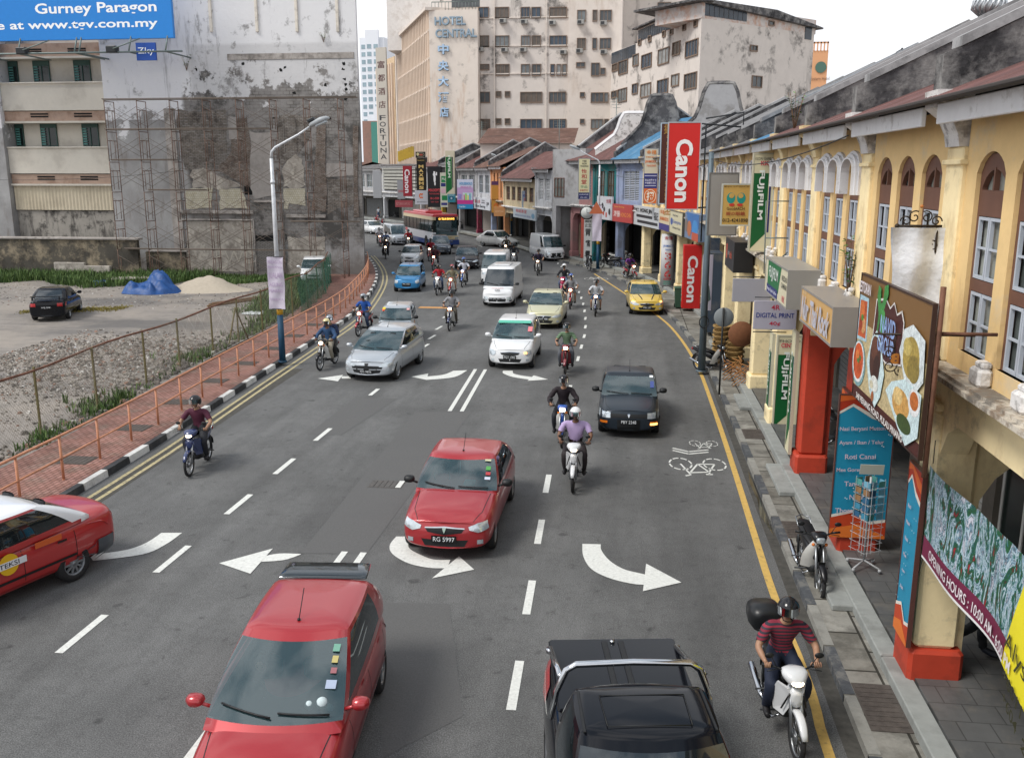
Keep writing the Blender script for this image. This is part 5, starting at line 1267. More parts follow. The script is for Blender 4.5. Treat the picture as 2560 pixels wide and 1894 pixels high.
def wheel_meshes(r,w,spokes,col=None):
    k=(round(r,3),w,spokes,col)
    if k in WH:return WH[k]
    b=B();b.lathe([(r*.62,-w*.42),(r*.66,-w*.5),(r*.93,-w*.5),(r,-w*.36),(r,w*.36),(r*.93,w*.5),(r*.66,w*.5),(r*.62,w*.42)],n=32)
    tm=b;b=B();rr=r*.64
    b.lathe([(rr,w*.46),(rr*.94,w*.47),(rr*.9,w*.3),(rr*.86,w*.1)],n=32);b.lathe([(rr*.9,w*.12),(.001,w*.12)],n=24,mi=1)
    for i in range(spokes):
        a=2*pi*i/spokes;ws=rr*(.34 if spokes<7 else .2);c_,s_=cos(a),sin(a)
        vs=[]
        for rad,hw,y in((rr*.14,ws*.5,w*.42),(rr*.93,ws*.36,w*.4)):
            for sgn,yy in((-1,y),(1,y),(1,y-.03),(-1,y-.03)):vs.append((rad*c_-sgn*hw*s_,yy,rad*s_+sgn*hw*c_))
        b.add(vs,[(0,1,5,4),(1,2,6,5),(3,0,4,7),(4,5,6,7)],0)
    b.lathe([(rr*.2,w*.36),(rr*.2,w*.45),(.001,w*.46)],n=14)
    WH[k]=(tm,b,col);return WH[k]
def add_wheel(par,x,y,r,w,spokes,rimm):
    tb,rb,_=wheel_meshes(r,w,spokes)
    key=('m',round(r,3),w,spokes,rimm.name)
    s=1 if y>0 else-1
    if key not in WH:
        o=tb.build('wheel',tyre_m,par,(x,y,r));q=rb.build('rim',[rimm,well],o);WH[key]=(o.data,q.data)
    else:
        o=link('wheel',WH[key][0],par,(x,y,r));q=link('rim',WH[key][1],o)
    if s<0:o.rotation_euler=(0,0,pi)
    return o
STY={
 # L, W, H, wheelbase split, stations etc.; top: (x, z) profile of the lower body; cab: belt and roof outlines
 'sedan':dict(L=4.35,W=1.72,H=1.43,fw=1.36,rw=-1.24,r=.30,top=[(-2.175,.80),(-2.05,.98),(-1.35,1.03),(-.9,.98),(.85,.95),(1.0,.93),(1.75,.80),(2.08,.68),(2.175,.55)],belt=[(-1.72,1.0),(.98,.93)],roof=[(-1.0,.28)],zr=1.40),
 'hatch':dict(L=3.95,W=1.70,H=1.49,fw=1.28,rw=-1.22,r=.30,top=[(-1.975,.80),(-1.85,.95),(-1.3,1.02),(-.9,.98),(.8,.95),(1.05,.93),(1.6,.80),(1.88,.68),(1.975,.55)],belt=[(-1.83,1.02),(1.08,.93)],roof=[(-1.45,.22)],zr=1.46),
 'mini':dict(L=3.55,W=1.50,H=1.47,fw=1.13,rw=-1.13,r=.27,top=[(-1.775,.78),(-1.68,.93),(-1.2,.98),(-.8,.96),(.75,.93),(.95,.91),(1.42,.82),(1.68,.7),(1.775,.52)],belt=[(-1.68,.98),(1.0,.91)],roof=[(-1.4,.3)],zr=1.44),
 'boxy':dict(L=4.26,W=1.66,H=1.37,fw=1.32,rw=-1.06,r=.29,top=[(-2.13,.80),(-2.08,.96),(-1.3,.98),(-.9,.93),(.85,.90),(1.0,.88),(1.85,.78),(2.08,.72),(2.13,.55)],belt=[(-1.62,.96),(.92,.88)],roof=[(-.85,.25)],zr=1.34),
 'van':dict(L=4.7,W=1.70,H=1.98,fw=1.4,rw=-1.3,r=.32,top=[(-2.35,.9),(-2.3,1.08),(-1.6,1.08),(-.9,1.08),(1.2,1.08),(1.75,1.06),(2.1,.92),(2.28,.78),(2.35,.55)],belt=[(-2.28,1.08),(1.95,1.05)],roof=[(-2.15,1.0)],zr=1.93),
 'pickup':dict(L=5.1,W=1.80,H=1.78,fw=1.6,rw=-1.45,r=.37,top=[(-2.55,1.0),(-2.48,1.16),(-1.6,1.18),(-.9,1.18),(.95,1.14),(1.1,1.12),(2.1,1.0),(2.45,.85),(2.55,.6)],belt=[(-.85,1.14),(1.15,1.12)],roof=[(-.62,.38)],zr=1.74),
}
def car(name,label,cat,loc,head,style,body,group='cars driving down the road',plate=None,glass=None,mirrors=None,lights='drop',grille='slim',spokes=5,rimm=None,over=None,noseround=.26,side_panels=True,bumper=None,roofc=None,face='front',near=False,belt_windows=3,wipers=True,antenna=True,handles=True,stickers=(),tail='block',interior=True,wsplit=None,hoodlines=True,logo=None,driver=False,rearglass=True):
    S=dict(STY[style]);S.update(over or{})
    Lc,Wc=S['L'],S['W'];hl,hw=Lc/2,Wc/2;zb=.2 if style!='pickup' else .3;r=S['r'];glass=glass or gl_tint;bumper=bumper or body
    root=thing(name,label,cat,loc,head,group)
    # lower body cage
    xs=[-hl,-hl+.12,-hl+.5,S['rw']-.0,S['rw']+.55,-.35,.35,S['fw']-.5,S['fw'],hl-.42,hl-.14,hl]
    rings=[]
    for i,x in enumerate(xs):
        e={0:.80,1:.93,2:.985,len(xs)-1:.74,len(xs)-2:.90,len(xs)-3:.97}.get(i,1.0);w=hw*e;zt=pw_interp(S['top'],x)
        if i==0:zt=S['top'][1][1]-.06
        if i==len(xs)-1:zt=pw_interp(S['top'],hl-.1)
        z0=zb+(.05 if i in(0,len(xs)-1)else 0);sh=zt-.10;mid=(z0+sh)/2+.03
        half=[(0,z0),(w*.82,z0),(w*.97,z0+.09),(w,mid),(w*.965,sh),(w*.80,zt),(w*.4,zt+.022),(0,zt+.03)]
        rg=[]
        for j,(y,z)in enumerate(half):
            xo=0
            if i>=len(xs)-2:xo=-noseround*(y/hw)**2*(1 if i==len(xs)-1 else .35)-(.10 if j>=5 and i==len(xs)-1 else 0)-(.04 if j==4 and i==len(xs)-1 else 0)
            if i<=1:xo=.16*(y/hw)**2*(1 if i==0 else .35)+(.04 if j>=5 and i==0 else 0)
            rg.append((x+xo,y,z))
        full=rg+[(p[0],-p[1],p[2])for p in rg[-2:0:-1]]
        rings.append(full)
    b=B();n=len(rings[0]);b.ring(rings,True,False)
    for ri,flip in((0,0),(len(rings)-1,1)):
        base=ri*n;H_=len(half)
        L_=list(range(H_));Rr=[0]+[n-k for k in range(1,H_-1)]+[H_-1]
        cen=[];o=len(b.v)
        for j in range(1,H_-1):
            p=rings[ri][j];xc=(hl if ri else-hl)-(0.10*(j>=5)if ri else-.04*(j>=5));b.v.append((xc,0,p[2]+(.02 if j==6 else 0)));cen.append(o+j-1)
        c_=[base+0]+cen+[base+H_-1]
        for j in range(H_-1):
            for side,s in((L_,1),(Rr,-1)):
                q=[base+side[j],base+side[j+1],c_[j+1],c_[j]];q=[v for k,v in enumerate(q)if v not in q[:k]]
                if len(q)<3:continue
                if(s>0)!=bool(flip):q=q[::-1]
                b.f.append(tuple(q));b.m.append(0);b.sm.append(True)
    me=subsurf(b,3 if near else 2);me.materials.append(body)
    bv=[v.co.copy()for v in me.vertices];bt=BVHTree.FromPolygons(bv,[tuple(p.vertices)for p in me.polygons])
    rc=r*1.13
    cut=[]
    for x in(S['fw'],S['rw']):
        for s in(1,-1):cut.append(lambda cb_,x=x,s=s:cb_.add(*(lambda q:(q.v,q.f))(B().cyl((x,s*(hw-.26)if s>0 else-(hw+.1),r*.98),rc,.36,24,axis='y'))))
    me=boolean(me,cut)
    for p in me.polygons:p.use_smooth=True
    if well.name not in[m.name for m in me.materials if m]:me.materials.append(well)
    link('body',me,root)
    # greenhouse
    (xr0,zr0),(xf0,zf0)=S['belt'];xr1,xf1=S['roof'][0];zr=S['zr'];wb=hw*.925;wt=hw*(.745 if style!='van' else .84)
    if style=='boxy':wt=hw*.78
    if 'wt' in S:wt=S['wt']
    cw=.14 if style!='boxy' else .06
    def oline(t,ns=14,nf=10):
        xF=xf0+(xf1-xf0)*t;xR=xr0+(xr1-xr0)*(max(t,0)**(1.25 if style in('hatch','mini','van')else 1.0));w=wb+(wt-wb)*(max(t,0)**1.35);zf_=zf0+(zr-zf0)*(t-.0)+(.03*sin(pi*t));zr_=zr0+(zr-zr0)*t+.03*sin(pi*t)
        P=[]
        for k in range(nf+1): 
            y=w*(1-2*k/nf);P.append((xF-cw*(y/w)**2,y*.985,zf_,'F',k/nf))
        for k in range(1,ns):u=k/ns;x=(xF-cw)+(xR+.08-(xF-cw))*u;P.append((x,-w*(1+.035*sin(pi*u)),zf_+(zr_-zf_)*u,'R',u))
        for k in range(nf+1):y=-w*(1-2*k/nf);P.append((xR+.08*(y/w)**2,y*.96,zr_,'B',k/nf))
        for k in range(1,ns):u=1-k/ns;x=(xF-cw)+(xR+.08-(xF-cw))*u;P.append((x,w*(1+.035*sin(pi*u)),zf_+(zr_-zf_)*u,'L',u))
        return P
    ts=[-.12,.0,.07,.3,.5,.7,.90,1.0];O=[oline(t)for t in ts];nn=len(O[0])
    pill=S.get('pillars',((.0,.09),(.40,.45),(.80,1.0))if belt_windows==3 else((0,.12),(.46,.50),(.92,1.0)))
    bb_=B();gw={'F':B(),'B':B(),'L':B(),'R':B()};gs={}
    for a in range(len(ts)-1):
        for i in range(nn):
            j=(i+1)%nn;A_,C_=O[a][i],O[a][j];sd=A_[3];u=(A_[4]+(C_[4]if C_[3]==sd else(1 if sd in 'FB' else A_[4])))/2
            if sd=='L' or sd=='R' or(C_[3]in 'LR' and sd in 'FB' and C_[3]!=sd and False):pass
            seg_=sd
            if A_[3]!=C_[3]:seg_=C_[3]if C_[3]in 'LR' else A_[3];u=(A_[4]if A_[3]==seg_ else C_[4])
            if A_[3]in 'FB' and C_[3]in 'LR':seg_=C_[3];u=C_[4]*.5 if C_[4]<.5 else(1+C_[4])/2
            if A_[3]in 'LR' and C_[3]in 'FB':seg_=A_[3];u=A_[4]*.5 if A_[4]<.5 else(1+A_[4])/2
            if A_[3]=='F' and C_[3]=='F':u=(A_[4]+C_[4])/2
            mid=1<=a<=len(ts)-3 and a>=2 or a==1
            isg=False
            if 2<=a<=len(ts)-3:
                if seg_=='F':isg=True
                elif seg_=='B':isg=rearglass and .05<u<.95
                else:isg=not any(p0<=u<=p1 for p0,p1 in pill)and side_panels
            if a==1 and seg_=='F':isg=True
            if isg and seg_=='F' and not(.03<u<.97):isg=False
            q=[O[a][i][:3],O[a+1][i][:3],O[a+1][j][:3],O[a][j][:3]]
            (gw[seg_]if isg else bb_).add(q,[(0,1,2,3)],smooth=True)
    rings=[[p[:3]for p in O[-1]]]
    cx=sum(p[0]for p in O[-1])/nn
    for s,dz in((.94,.022),(.82,.038),(.6,.05),(.3,.058)):rings.append([(cx+(p[0]-cx)*s,p[1]*s,zr+dz)for p in O[-1]])
    rf=B();rf.ring(rings,True,False,smooth=True);o=len(rf.v);rf.v.append((cx,0,zr+.06));m_=len(rings)-1
    for i in range(nn):rf.f.append((m_*nn+i,m_*nn+(i+1)%nn,o));rf.m.append(0);rf.sm.append(True)
    def weld(bd,nm,ml):
        mm=bpy.data.meshes.new(nm);mm.from_pydata(bd.v,[],bd.f);bm=bmesh.new();bm.from_mesh(mm);bmesh.ops.remove_doubles(bm,verts=bm.verts,dist=1e-5);bmesh.ops.recalc_face_normals(bm,faces=bm.faces);bm.to_mesh(mm);bm.free()
        for p in mm.polygons:p.use_smooth=True
        mm.materials.append(ml);return link(nm,mm,root)
    weld(bb_,'pillars',blackp if S.get('dark_pillars')else body)
    ro=weld(rf,'roof',roofc or body)
    weld(gw['F'],'windscreen',glass)
    if gw['B'].v:weld(gw['B'],'rear_window',gl_dark)
    for s in 'LR':
        if gw[s].v:weld(gw[s],'side_window',gl_dark)
    # projected pieces
    def cast(p,d):
        h=bt.ray_cast(V(p),V(d));return h[0],h[1]
    def patch(nm,top,bot,m,d='f',off=.006,mirror=False,par=None,nr=4,sub=3):
        out=None
        for sg in((1,-1)if mirror else(1,)):
            T_,B__=[],[]
            for src,dst in((top,T_),(bot,B__)):
                for(a0,a1),(c0,c1)in zip(src,src[1:]):
                    for k in range(sub):t=k/sub;dst.append((a0+(c0-a0)*t,a1+(c1-a1)*t))
                dst.append(src[-1])
            vs=[];ok=True
            for i in range(nr+1):
                t=i/nr
                for(a0,a1),(c0,c1)in zip(T_,B__):
                    u,v=a0+(c0-a0)*t,a1+(c1-a1)*t
                    if d in 'fr':
                        for _k in range(10):
                            sx_=1 if d=='f' else-1;h,n_=cast((4*sx_,u*sg,v),(-sx_,0,0));e=(sx_,0,0)
                            if h is not None and h.x*sx_>0:break
                            u*=.98
                    elif d=='t':h,n_=cast((u,v*sg,3),(0,0,-1));e=(0,0,1)
                    else:h,n_=cast((u,3*sg,v),(0,-sg,0));e=(0,sg,0)
                    if h is None:ok=False;break
                    if n_.dot(V(e))<0:n_=-n_
                    vs.append(h+n_*off)
                if not ok:break
            if not ok:continue
            w_=len(T_);b=B();b.add(vs,[(i*w_+j,(i+1)*w_+j,(i+1)*w_+j+1,i*w_+j+1)for i in range(nr)for j in range(w_-1)],smooth=True)
            out=b.build(nm,m,par or root)
        return out
    def line(nm,pts,m,d,w=.007,mirror=False):
        p2=[(p[0],p[1]-w)if d in('f','s','r')and abs(pts[-1][0]-pts[0][0])>abs(pts[-1][1]-pts[0][1])else(p[0]-w,p[1])for p in pts]
        if d=='t':p2=[(p[0],p[1]-w)for p in pts]if abs(pts[-1][0]-pts[0][0])>abs(pts[-1][1]-pts[0][1])else[(p[0]-w,p[1])for p in pts]
        patch(nm,pts,p2,m,d,.003,mirror,nr=1)
    hz=pw_interp(S['top'],hl-.1);seam=blackp
    if side_panels is not None:
        pass
    # doors
    zs0=zb+.16;zs1=zf0-.06
    for s in(1,-1):pass
    bx=[xf0-.35,(xf0+xr0)/2+.05,xr0+.42 if style in('sedan','boxy')else xr0+.5]
    for x in bx[:3]:line('door_seam',[(x,zs1),(x,(zs0+zs1)/2),(x-.0,zs0)],seam,'s',.012,True)
    if handles:
        for x in(bx[1]+.16,bx[2]+.16):patch('door_handle',[(x,zs1-.07),(x+.16,zs1-.07)],[(x,zs1-.1),(x+.16,zs1-.1)],body if style!='boxy' else blackp,'s',.025,True,nr=1)
    patch('rubbing_strip',[(bx[2],.47),(bx[0],.47)],[(bx[2],.43),(bx[0],.43)],blackp if style=='boxy' else body,'s',.015,True,nr=1)
    patch('sill',[(S['rw']+.38,zb+.12),(S['fw']-.38,zb+.12)],[(S['rw']+.38,zb+.03),(S['fw']-.38,zb+.03)],blackp,'s',.006,True,nr=1)
    if hoodlines and style!='van':
        line('bonnet_seam',[(xf0-.02,hw*.80),(hl-.5,hw*.74),(hl-.2,hw*.6)],seam,'t',.012,True)
    w=hw;z=hz
    if lights=='drop':
        patch('headlight',[(w*.50,z-.055),(w*.68,z+.0),(w*.86,z+.01)],[(w*.52,z-.11),(w*.70,z-.16),(w*.90,z-.11)],lampg,'f',.012,True)
    elif lights=='round':
        patch('headlight',[(w*.62,z-.05),(w*.74,z+.0),(w*.87,z-.0)],[(w*.62,z-.14),(w*.74,z-.21),(w*.89,z-.15)],lampg,'f',.014,True)
    elif lights=='square':
        patch('headlight',[(w*.58,z-.04),(w*.93,z-.04)],[(w*.58,z-.18),(w*.93,z-.18)],lampg,'f',.012,True)
    elif lights=='sharp':
        patch('headlight',[(w*.45,z-.10),(w*.66,z-.02),(w*.90,z+.02)],[(w*.48,z-.14),(w*.68,z-.15),(w*.93,z-.09)],lampg,'f',.012,True)
    elif lights=='van':
        patch('headlight',[(w*.56,z-.10),(w*.92,z-.06)],[(w*.60,z-.27),(w*.93,z-.25)],lampg,'f',.012,True)
    if grille=='slim':
        patch('grille',[(-w*.42,z-.09),(0,z-.06),(w*.42,z-.09)],[(-w*.36,z-.155),(0,z-.19),(w*.36,z-.155)],blackp,'f',.006)
        patch('grille_bar',[(-w*.42,z-.075),(0,z-.045),(w*.42,z-.075)],[(-w*.42,z-.095),(0,z-.068),(w*.42,z-.095)],chrome,'f',.012,nr=1)
        patch('air_intake',[(-w*.5,zb+.20),(w*.5,zb+.20)],[(-w*.42,zb+.08),(w*.42,zb+.08)],blackp,'f',.006)
        patch('fog_lamp',[(w*.68,zb+.2),(w*.8,zb+.2)],[(w*.68,zb+.12),(w*.8,zb+.12)],lampg,'f',.01,True,nr=2)
    elif grille=='wide':
        patch('grille',[(-w*.62,zb+.34),(0,zb+.36),(w*.62,zb+.34)],[(-w*.50,zb+.12),(0,zb+.08),(w*.50,zb+.12)],blackp,'f',.006)
        patch('grille_bar',[(-w*.60,zb+.25),(w*.60,zb+.25)],[(-w*.58,zb+.22),(w*.58,zb+.22)],body,'f',.012,nr=1)
        patch('badge',[(-.07,z-.03),(.07,z-.03)],[(-.05,z-.13),(.05,z-.13)],blackp,'f',.01)
        patch('fog_lamp',[(w*.72,zb+.26),(w*.84,zb+.26)],[(w*.72,zb+.16),(w*.84,zb+.16)],lampg,'f',.01,True,nr=2)
    elif grille=='box':
        patch('grille',[(-w*.57,z-.07),(w*.57,z-.07)],[(-w*.57,z-.17),(w*.57,z-.17)],blackp,'f',.008)
        patch('bumper',[(-w*.97,z-.215),(w*.97,z-.215)],[(-w*.97,zb+.04),(w*.97,zb+.04)],blackp,'f',.03,nr=5);patch('bumper_side',[(hl-.42,z-.215),(hl-.10,z-.215)],[(hl-.42,zb+.04),(hl-.10,zb+.04)],blackp,'s',.02,True)
        patch('indicator',[(w*.66,z-.25),(w*.86,z-.25)],[(w*.66,z-.31),(w*.86,z-.31)],lampo,'f',.04,True,nr=1)
    elif grille=='van':
        patch('grille',[(-w*.5,z-.13),(w*.5,z-.13)],[(-w*.46,z-.21),(w*.46,z-.21)],blackp,'f',.006)
        patch('grille_bar',[(-w*.5,z-.16),(w*.5,z-.16)],[(-w*.48,z-.18),(w*.48,z-.18)],chrome,'f',.012,nr=1)
        patch('air_intake',[(-w*.55,zb+.25),(w*.55,zb+.25)],[(-w*.5,zb+.1),(w*.5,zb+.1)],blackp,'f',.006)
        patch('fog_lamp',[(w*.72,zb+.24),(w*.86,zb+.24)],[(w*.72,zb+.12),(w*.86,zb+.12)],blackp,'f',.008,True,nr=2)
    elif grille=='mouth':
        patch('grille',[(-w*.34,z-.18),(0,z-.17),(w*.34,z-.18)],[(-w*.30,z-.36),(0,z-.38),(w*.30,z-.36)],blackp,'f',.006)
    if logo:patch('badge',[(-.035,z-.075),(0,z-.06),(.035,z-.075)],[(-.02,z-.12),(0,z-.16),(.02,z-.12)],logo,'f',.02)
    if plate:
        pz=S.get('pz',zb+.16);h,_=cast((4,0,pz),(-1,0,0));b=B();b.box(h.x+.02,h.x+.035,-.23,.23,pz-.06,pz+.06)
        po=b.build('number_plate',platem,root);letters(plate,'#dfe3e6',po,0,0,.39,.085,.003,.0,M=frame((h.x+.036,0,pz),(0,1,0)))
    if tail:
        zt_=S['top'][1][1];patch('tail_light',[(w*.55,zt_-.12),(w*.93,zt_-.12)],[(w*.55,zt_-.27),(w*.93,zt_-.27)],lampr,'r',.01,True)
        line('boot_seam',[(-w*.6,zt_-.3),(w*.6,zt_-.3)],seam,'r',.012)
        if S.get('rear_bumper'):
            patch('bumper',[(-w*.97,zb+.33),(w*.97,zb+.33)],[(-w*.97,zb+.04),(w*.97,zb+.04)],mat('grey_bumper','#4c5157',.6),'r',.03);patch('bumper_side',[(-hl+.06,zb+.33),(-hl+.55,zb+.33)],[(-hl+.06,zb+.04),(-hl+.55,zb+.04)],MATS['grey_bumper'],'s',.022,True)
    for s in(1,-1):
        add_wheel(root,S['fw'],s*(hw-.115),r,.19,spokes,rimm or rim_m);add_wheel(root,S['rw'],s*(hw-.115),r,.19,spokes,rimm or rim_m)
        xm=xf0-.28;b=B();b.blob([(xm-.08,s*(hw+.10),zf0+.11,.075,.055),(xm-.05,s*(hw+.10),zf0+.11,.105,.075),(xm+.02,s*(hw+.10),zf0+.115,.10,.07),(xm+.07,s*(hw+.09),zf0+.11,.06,.04)],12,2.6)
        b.tube([(xm,s*(hw-.07),zf0+.05),(xm,s*(hw+.05),zf0+.09)],.022,6);b.build('wing_mirror',mirrors or body,root)
    if interior:
        b=B();zi=zf0+.035;P=[p[:2]for p in oline(.0)];b.prism([(p[0]*.97+.0,p[1]*.97)for p in P][::-1],zi-.04,zi-.015);b.build('cabin_floor',blackp,root)
        b=B()
        for x in(xf0-.95,)+((xf0-1.85,)if S['belt'][0][0]<-1 else()):
            for y in(-.36,.36):b.cb(x-.09,x+.07,y-.23,y+.23,zi-.01,zi+.26,.05);b.cb(x-.1,x-.0,y-.12,y+.12,zi+.27,zi+.42,.04)
        b.build('seats',seatm,root)
        b=B();b.tube([(xf0-.52,-.36+.16*cos(2*pi*k/12),zi+.08+.14*sin(2*pi*k/12))for k in range(13)],.013,5);b.build('steering_wheel',blackp,root)
        b=B();b.cb(xf1-.02-(.1),xf1-.1,-.1,.1,zr-.13,zr-.07,.01);b.build('inner_mirror',blackp,root)
    if wipers:
        b=B()
        for y0,y1 in((-.02,-.62),(.62,.05)):
            pts=[]
            for k in range(5):
                y=y0+(y1-y0)*k/4;t=.06+.10*(k/4 if y0<0 else k/4*.5);yy=y/(wb);xF=xf0+(xf1-xf0)*t-cw*yy*yy;pts.append((xF+.015,y,zf0+(zr-zf0)*t+.03))
            b.tube(pts,.012,5)
        b.build('wipers',blackp,root)
    if antenna:
        b=B();b.tube([(xf1-.25,0,zr+.05),(xf1-.55,0,zr+.33)],.006,5);b.cyl((xf1-.25,0,zr+.045),.02,.025,8);b.build('antenna',blackp,root)
    for(y,tt,w_,h_,c)in stickers: 
        xF=lambda t,yy:xf0+(xf1-xf0)*t-cw*(yy/wb)**2
        zz=lambda t:zf0+(zr-zf0)*t+.03*sin(pi*t);dt=h_/2/(zr-zf0);b=B()
        b.add([(xF(tt-dt,y)+.012,y-w_/2,zz(tt-dt)+.006),(xF(tt-dt,y)+.012,y+w_/2,zz(tt-dt)+.006),(xF(tt+dt,y)+.012,y+w_/2,zz(tt+dt)+.006),(xF(tt+dt,y)+.012,y-w_/2,zz(tt+dt)+.006)],[(0,1,2,3)]);b.build('windscreen_sticker',plain(c),root)
    root['_S']=1;del root['_S']
    return root,patch,S
def head(px0,px1):
    """heading from two survey points on the ground, rear to front"""
    a,c=G(*px0),G(*px1);return atan2(c.y-a.y,c.x-a.x)
DN=-pi/2
redp=paint('red_metallic',(.36,.022,.028),.25);silverp=paint('silver_metallic','#b4bac0',.5);whitep=paint('white_gloss','#d8dadc');creamp=paint('champagne','#c6c3a2',.3);bluep=paint('sky_blue_metallic',(.02,.19,.42),.3)
navyp=paint('blue_black',(.014,.022,.032),.2);greyp=paint('slate_metallic','#46505e',.5);blackcar=paint('black_gloss',(.006,.007,.010),rough=.09);yellowp=paint('yellow_gloss',(.62,.44,.08));darkg=paint('graphite',(.02,.018,.022),.3);taxir=paint('taxi_red',(.36,.02,.02))
def P_(x,y,dx=0):q=G(x,y);return V((q.x+dx,q.y,.0))
# red hatchback nearest the camera
r_,pt,S=car('hatchback','red hatchback in the left foreground, nose cut off by the bottom edge of the picture','car',(-3.84,9.7,0),DN+.09,'hatch',redp,near=True,over=dict(L=4.0,W=1.68,H=1.52,zr=1.50,roof=[(-1.5,.05)],belt=[(-1.85,1.06),(1.10,.96)]),glass=gl_tint,mirrors=redp,spokes=7,
 stickers=((.55,.80,.08,.05,'#6a9a88'),(.56,.66,.07,.045,'#b0a468'),(.57,.53,.07,.035,'#8f5a60'),(.57,.38,.12,.05,'#9aa6bc')))
b=B();b.blob([(-1.98,0,1.5,.5,.012),(-1.86,0,1.545,.58,.022),(-1.5,0,1.545,.6,.02),(-1.4,0,1.54,.6,.008)],16,5);b.build('spoiler',gl_dark,r_)
b=B()
for q in((.80,.5,1.06,.07),(.83,.36,1.05,.055),(.8,.58,1.0,.05)):b.sphere(q[:3],q[3],10,8)
tag(b.build('soft_toy',plain('#b9c6c9',.9)),'small pale soft toy on the dashboard of the foreground red hatchback','toy');
bpy.data.objects['soft_toy'].location=r_.location;bpy.data.objects['soft_toy'].rotation_euler=r_.rotation_euler
# black pickup
r_,pt,S=car('pickup_truck','black pickup truck with chrome sports bar and flat bed cover at the bottom edge','pickup truck',(.30,8.0,0),DN+.15,'pickup',blackcar,near=True,mirrors=chrome,glass=gl_dark,side_panels=True,antenna=False,over=dict(L=5.2,W=1.78,H=1.75,zr=1.76,wt=.655),tail=None)
b=B();zc_=1.2
b.cb(-2.5,-.98,-.78,.78,zc_,zc_+.05,.03)
b.build('bed_cover',blackcar,r_)
b=B()
for y in(-.1,.1):b.cb(-2.42,-1.02,y-.035,y+.035,zc_+.049,zc_+.068,.012)
b.build('cover_rib',blackp,r_)
b=B();b.cyl((-2.4,0,zc_+.05),.03,.03,10);b.build('cover_lock',chrome,r_)
b=B();zb_=1.86;
b.tube([(-.88,.86,1.22),(-.86,.8,1.55),(-.84,.7,zb_-.06),(-.84,.6,zb_),(-.84,0,zb_+.02),(-.84,-.6,zb_),(-.84,-.7,zb_-.06),(-.86,-.8,1.55),(-.88,-.86,1.22)],.036,12);b.build('sports_bar',chrome,r_)
b=B()
for s in(1,-1):b.tube([(-.86,s*.76,1.72),(-1.6,s*.76,1.45),(-2.3,s*.76,1.24)],.032,10);b.cyl((-2.3,s*.76,1.19),.06,.05,12)
b.build('sports_bar_stay',chrome,r_)
b=B();P=[(-.32,-.42),(-.32,.42),(.2,.40),(.2,-.40)]
for(a0,a1),(c0,c1)in zip(P,P[1:]+P[:1]):b.tube([(a0,a1,1.818-.0),(c0,c1,1.818)],.006,4)
b.build('sunroof_seam',blackp,r_)
b=B()
for s in(1,-1):b.box(-.45,.25,s*.62-.012,s*.62+.012,1.785,1.80)
b.build('roof_gutter',blackp,r_)
pt('tail_light',[(.74,1.1),(.86,1.08)],[(.74,.8),(.86,.8)],lampr,'r',.012,True)
# red saloon in the middle
r_,pt,S=car('saloon_car','red saloon car with black mirrors and plate RG 5997 over the turn arrow','car',P_(975,1205)+V((.02,1.75,0)),DN-.0,'sedan',redp,near=True,plate='RG 5997',mirrors=blackp,lights='drop',over=dict(L=4.31,W=1.725,pz=.43,pillars=((0,.07),(.42,.46),(.86,1.0))),glass=gl_tint,spokes=7,
 stickers=((.54,.88,.12,.03,'#b9b99a'),(.57,.62,.09,.055,'#4a9448'),(.58,.46,.09,.04,'#a8343a'),(.58,.33,.11,.035,'#b9c0d0')),logo=plain('#9fb0a8',.3))
b=B();b.cb(.55,.8,.12,.34,.985,1.04,.02);b.build('tissue_box',plain('#1f9aa3'),r_)
b=B();b.tube([(.38,.0,1.33),(.5,.01,1.12)],.008,5);b.build('mirror_charm',plain('#d9d9d9'),r_)
# dark boxy saloon
r_,pt,S=car('saloon_car','dark blue black boxy saloon with plate PBY 2248, bonnet in the right lane','car',P_(1374,949)+V((-.05,1.75,0)),DN-.0,'boxy',navyp,near=True,plate='PBY 2248',mirrors=blackp,lights='square',grille='box',noseround=.10,over=dict(pz=.47),logo=chrome,stickers=((.6,.9,.1,.06,'#d8dde0'),(.62,.5,.1,.14,'#3f4f8c')))
S_=S
pt('indicator_lit',[(.83*.66,.445),(.83*.86,.445)],[(.83*.66,.39),(.83*.86,.39)],lito,'f',.045)
# white small hatch
r_,pt,S=car('hatchback','white small hatchback with a green windscreen strip and lit indicator beside the double white lines','car',P_(1115,806)+V((-.05,1.75,0)),DN+.0,'hatch',whitep,plate='PGT 1702',lights='round',over=dict(L=3.75,W=1.665,zr=1.52,pz=.47,top=[(-1.875,.85),(-1.78,1.0),(-1.3,1.06),(-.9,1.04),(.7,1.0),(.95,.99),(1.5,.86),(1.78,.7),(1.875,.55)],belt=[(-1.75,1.06),(1.08,.98)],roof=[(-1.45,.2)],fw=1.2,rw=-1.2),spokes=6,stickers=((.6,.5,.16,.14,'#d77a80'),(0,.93,1.2,.09,'#58b09a')))
pt('indicator_lit',[(.5,.64),(.6,.64)],[(.5,.57),(.6,.57)],lito,'f',.02)
# silver hatch (wide mouth)
r_,pt,S=car('hatchback','silver hatchback with a wide black grille behind the left lane arrows','car',P_(815,832)+V((-.05,1.95,0)),DN-.08,'hatch',silverp,plate='PJG 9896',lights='sharp',grille='wide',noseround=.34,over=dict(L=4.28,W=1.8,pz=.36,zr=1.47,roof=[(-1.45,.05)],belt=[(-1.95,1.05),(1.28,.93)],fw=1.35,rw=-1.26,r=.32,top=[(-2.1,.8),(-2.0,.98),(-1.4,1.05),(-.9,1.0),(.9,.97),(1.2,.93),(1.8,.80),(2.05,.66),(2.14,.55)]),near=True,spokes=6)
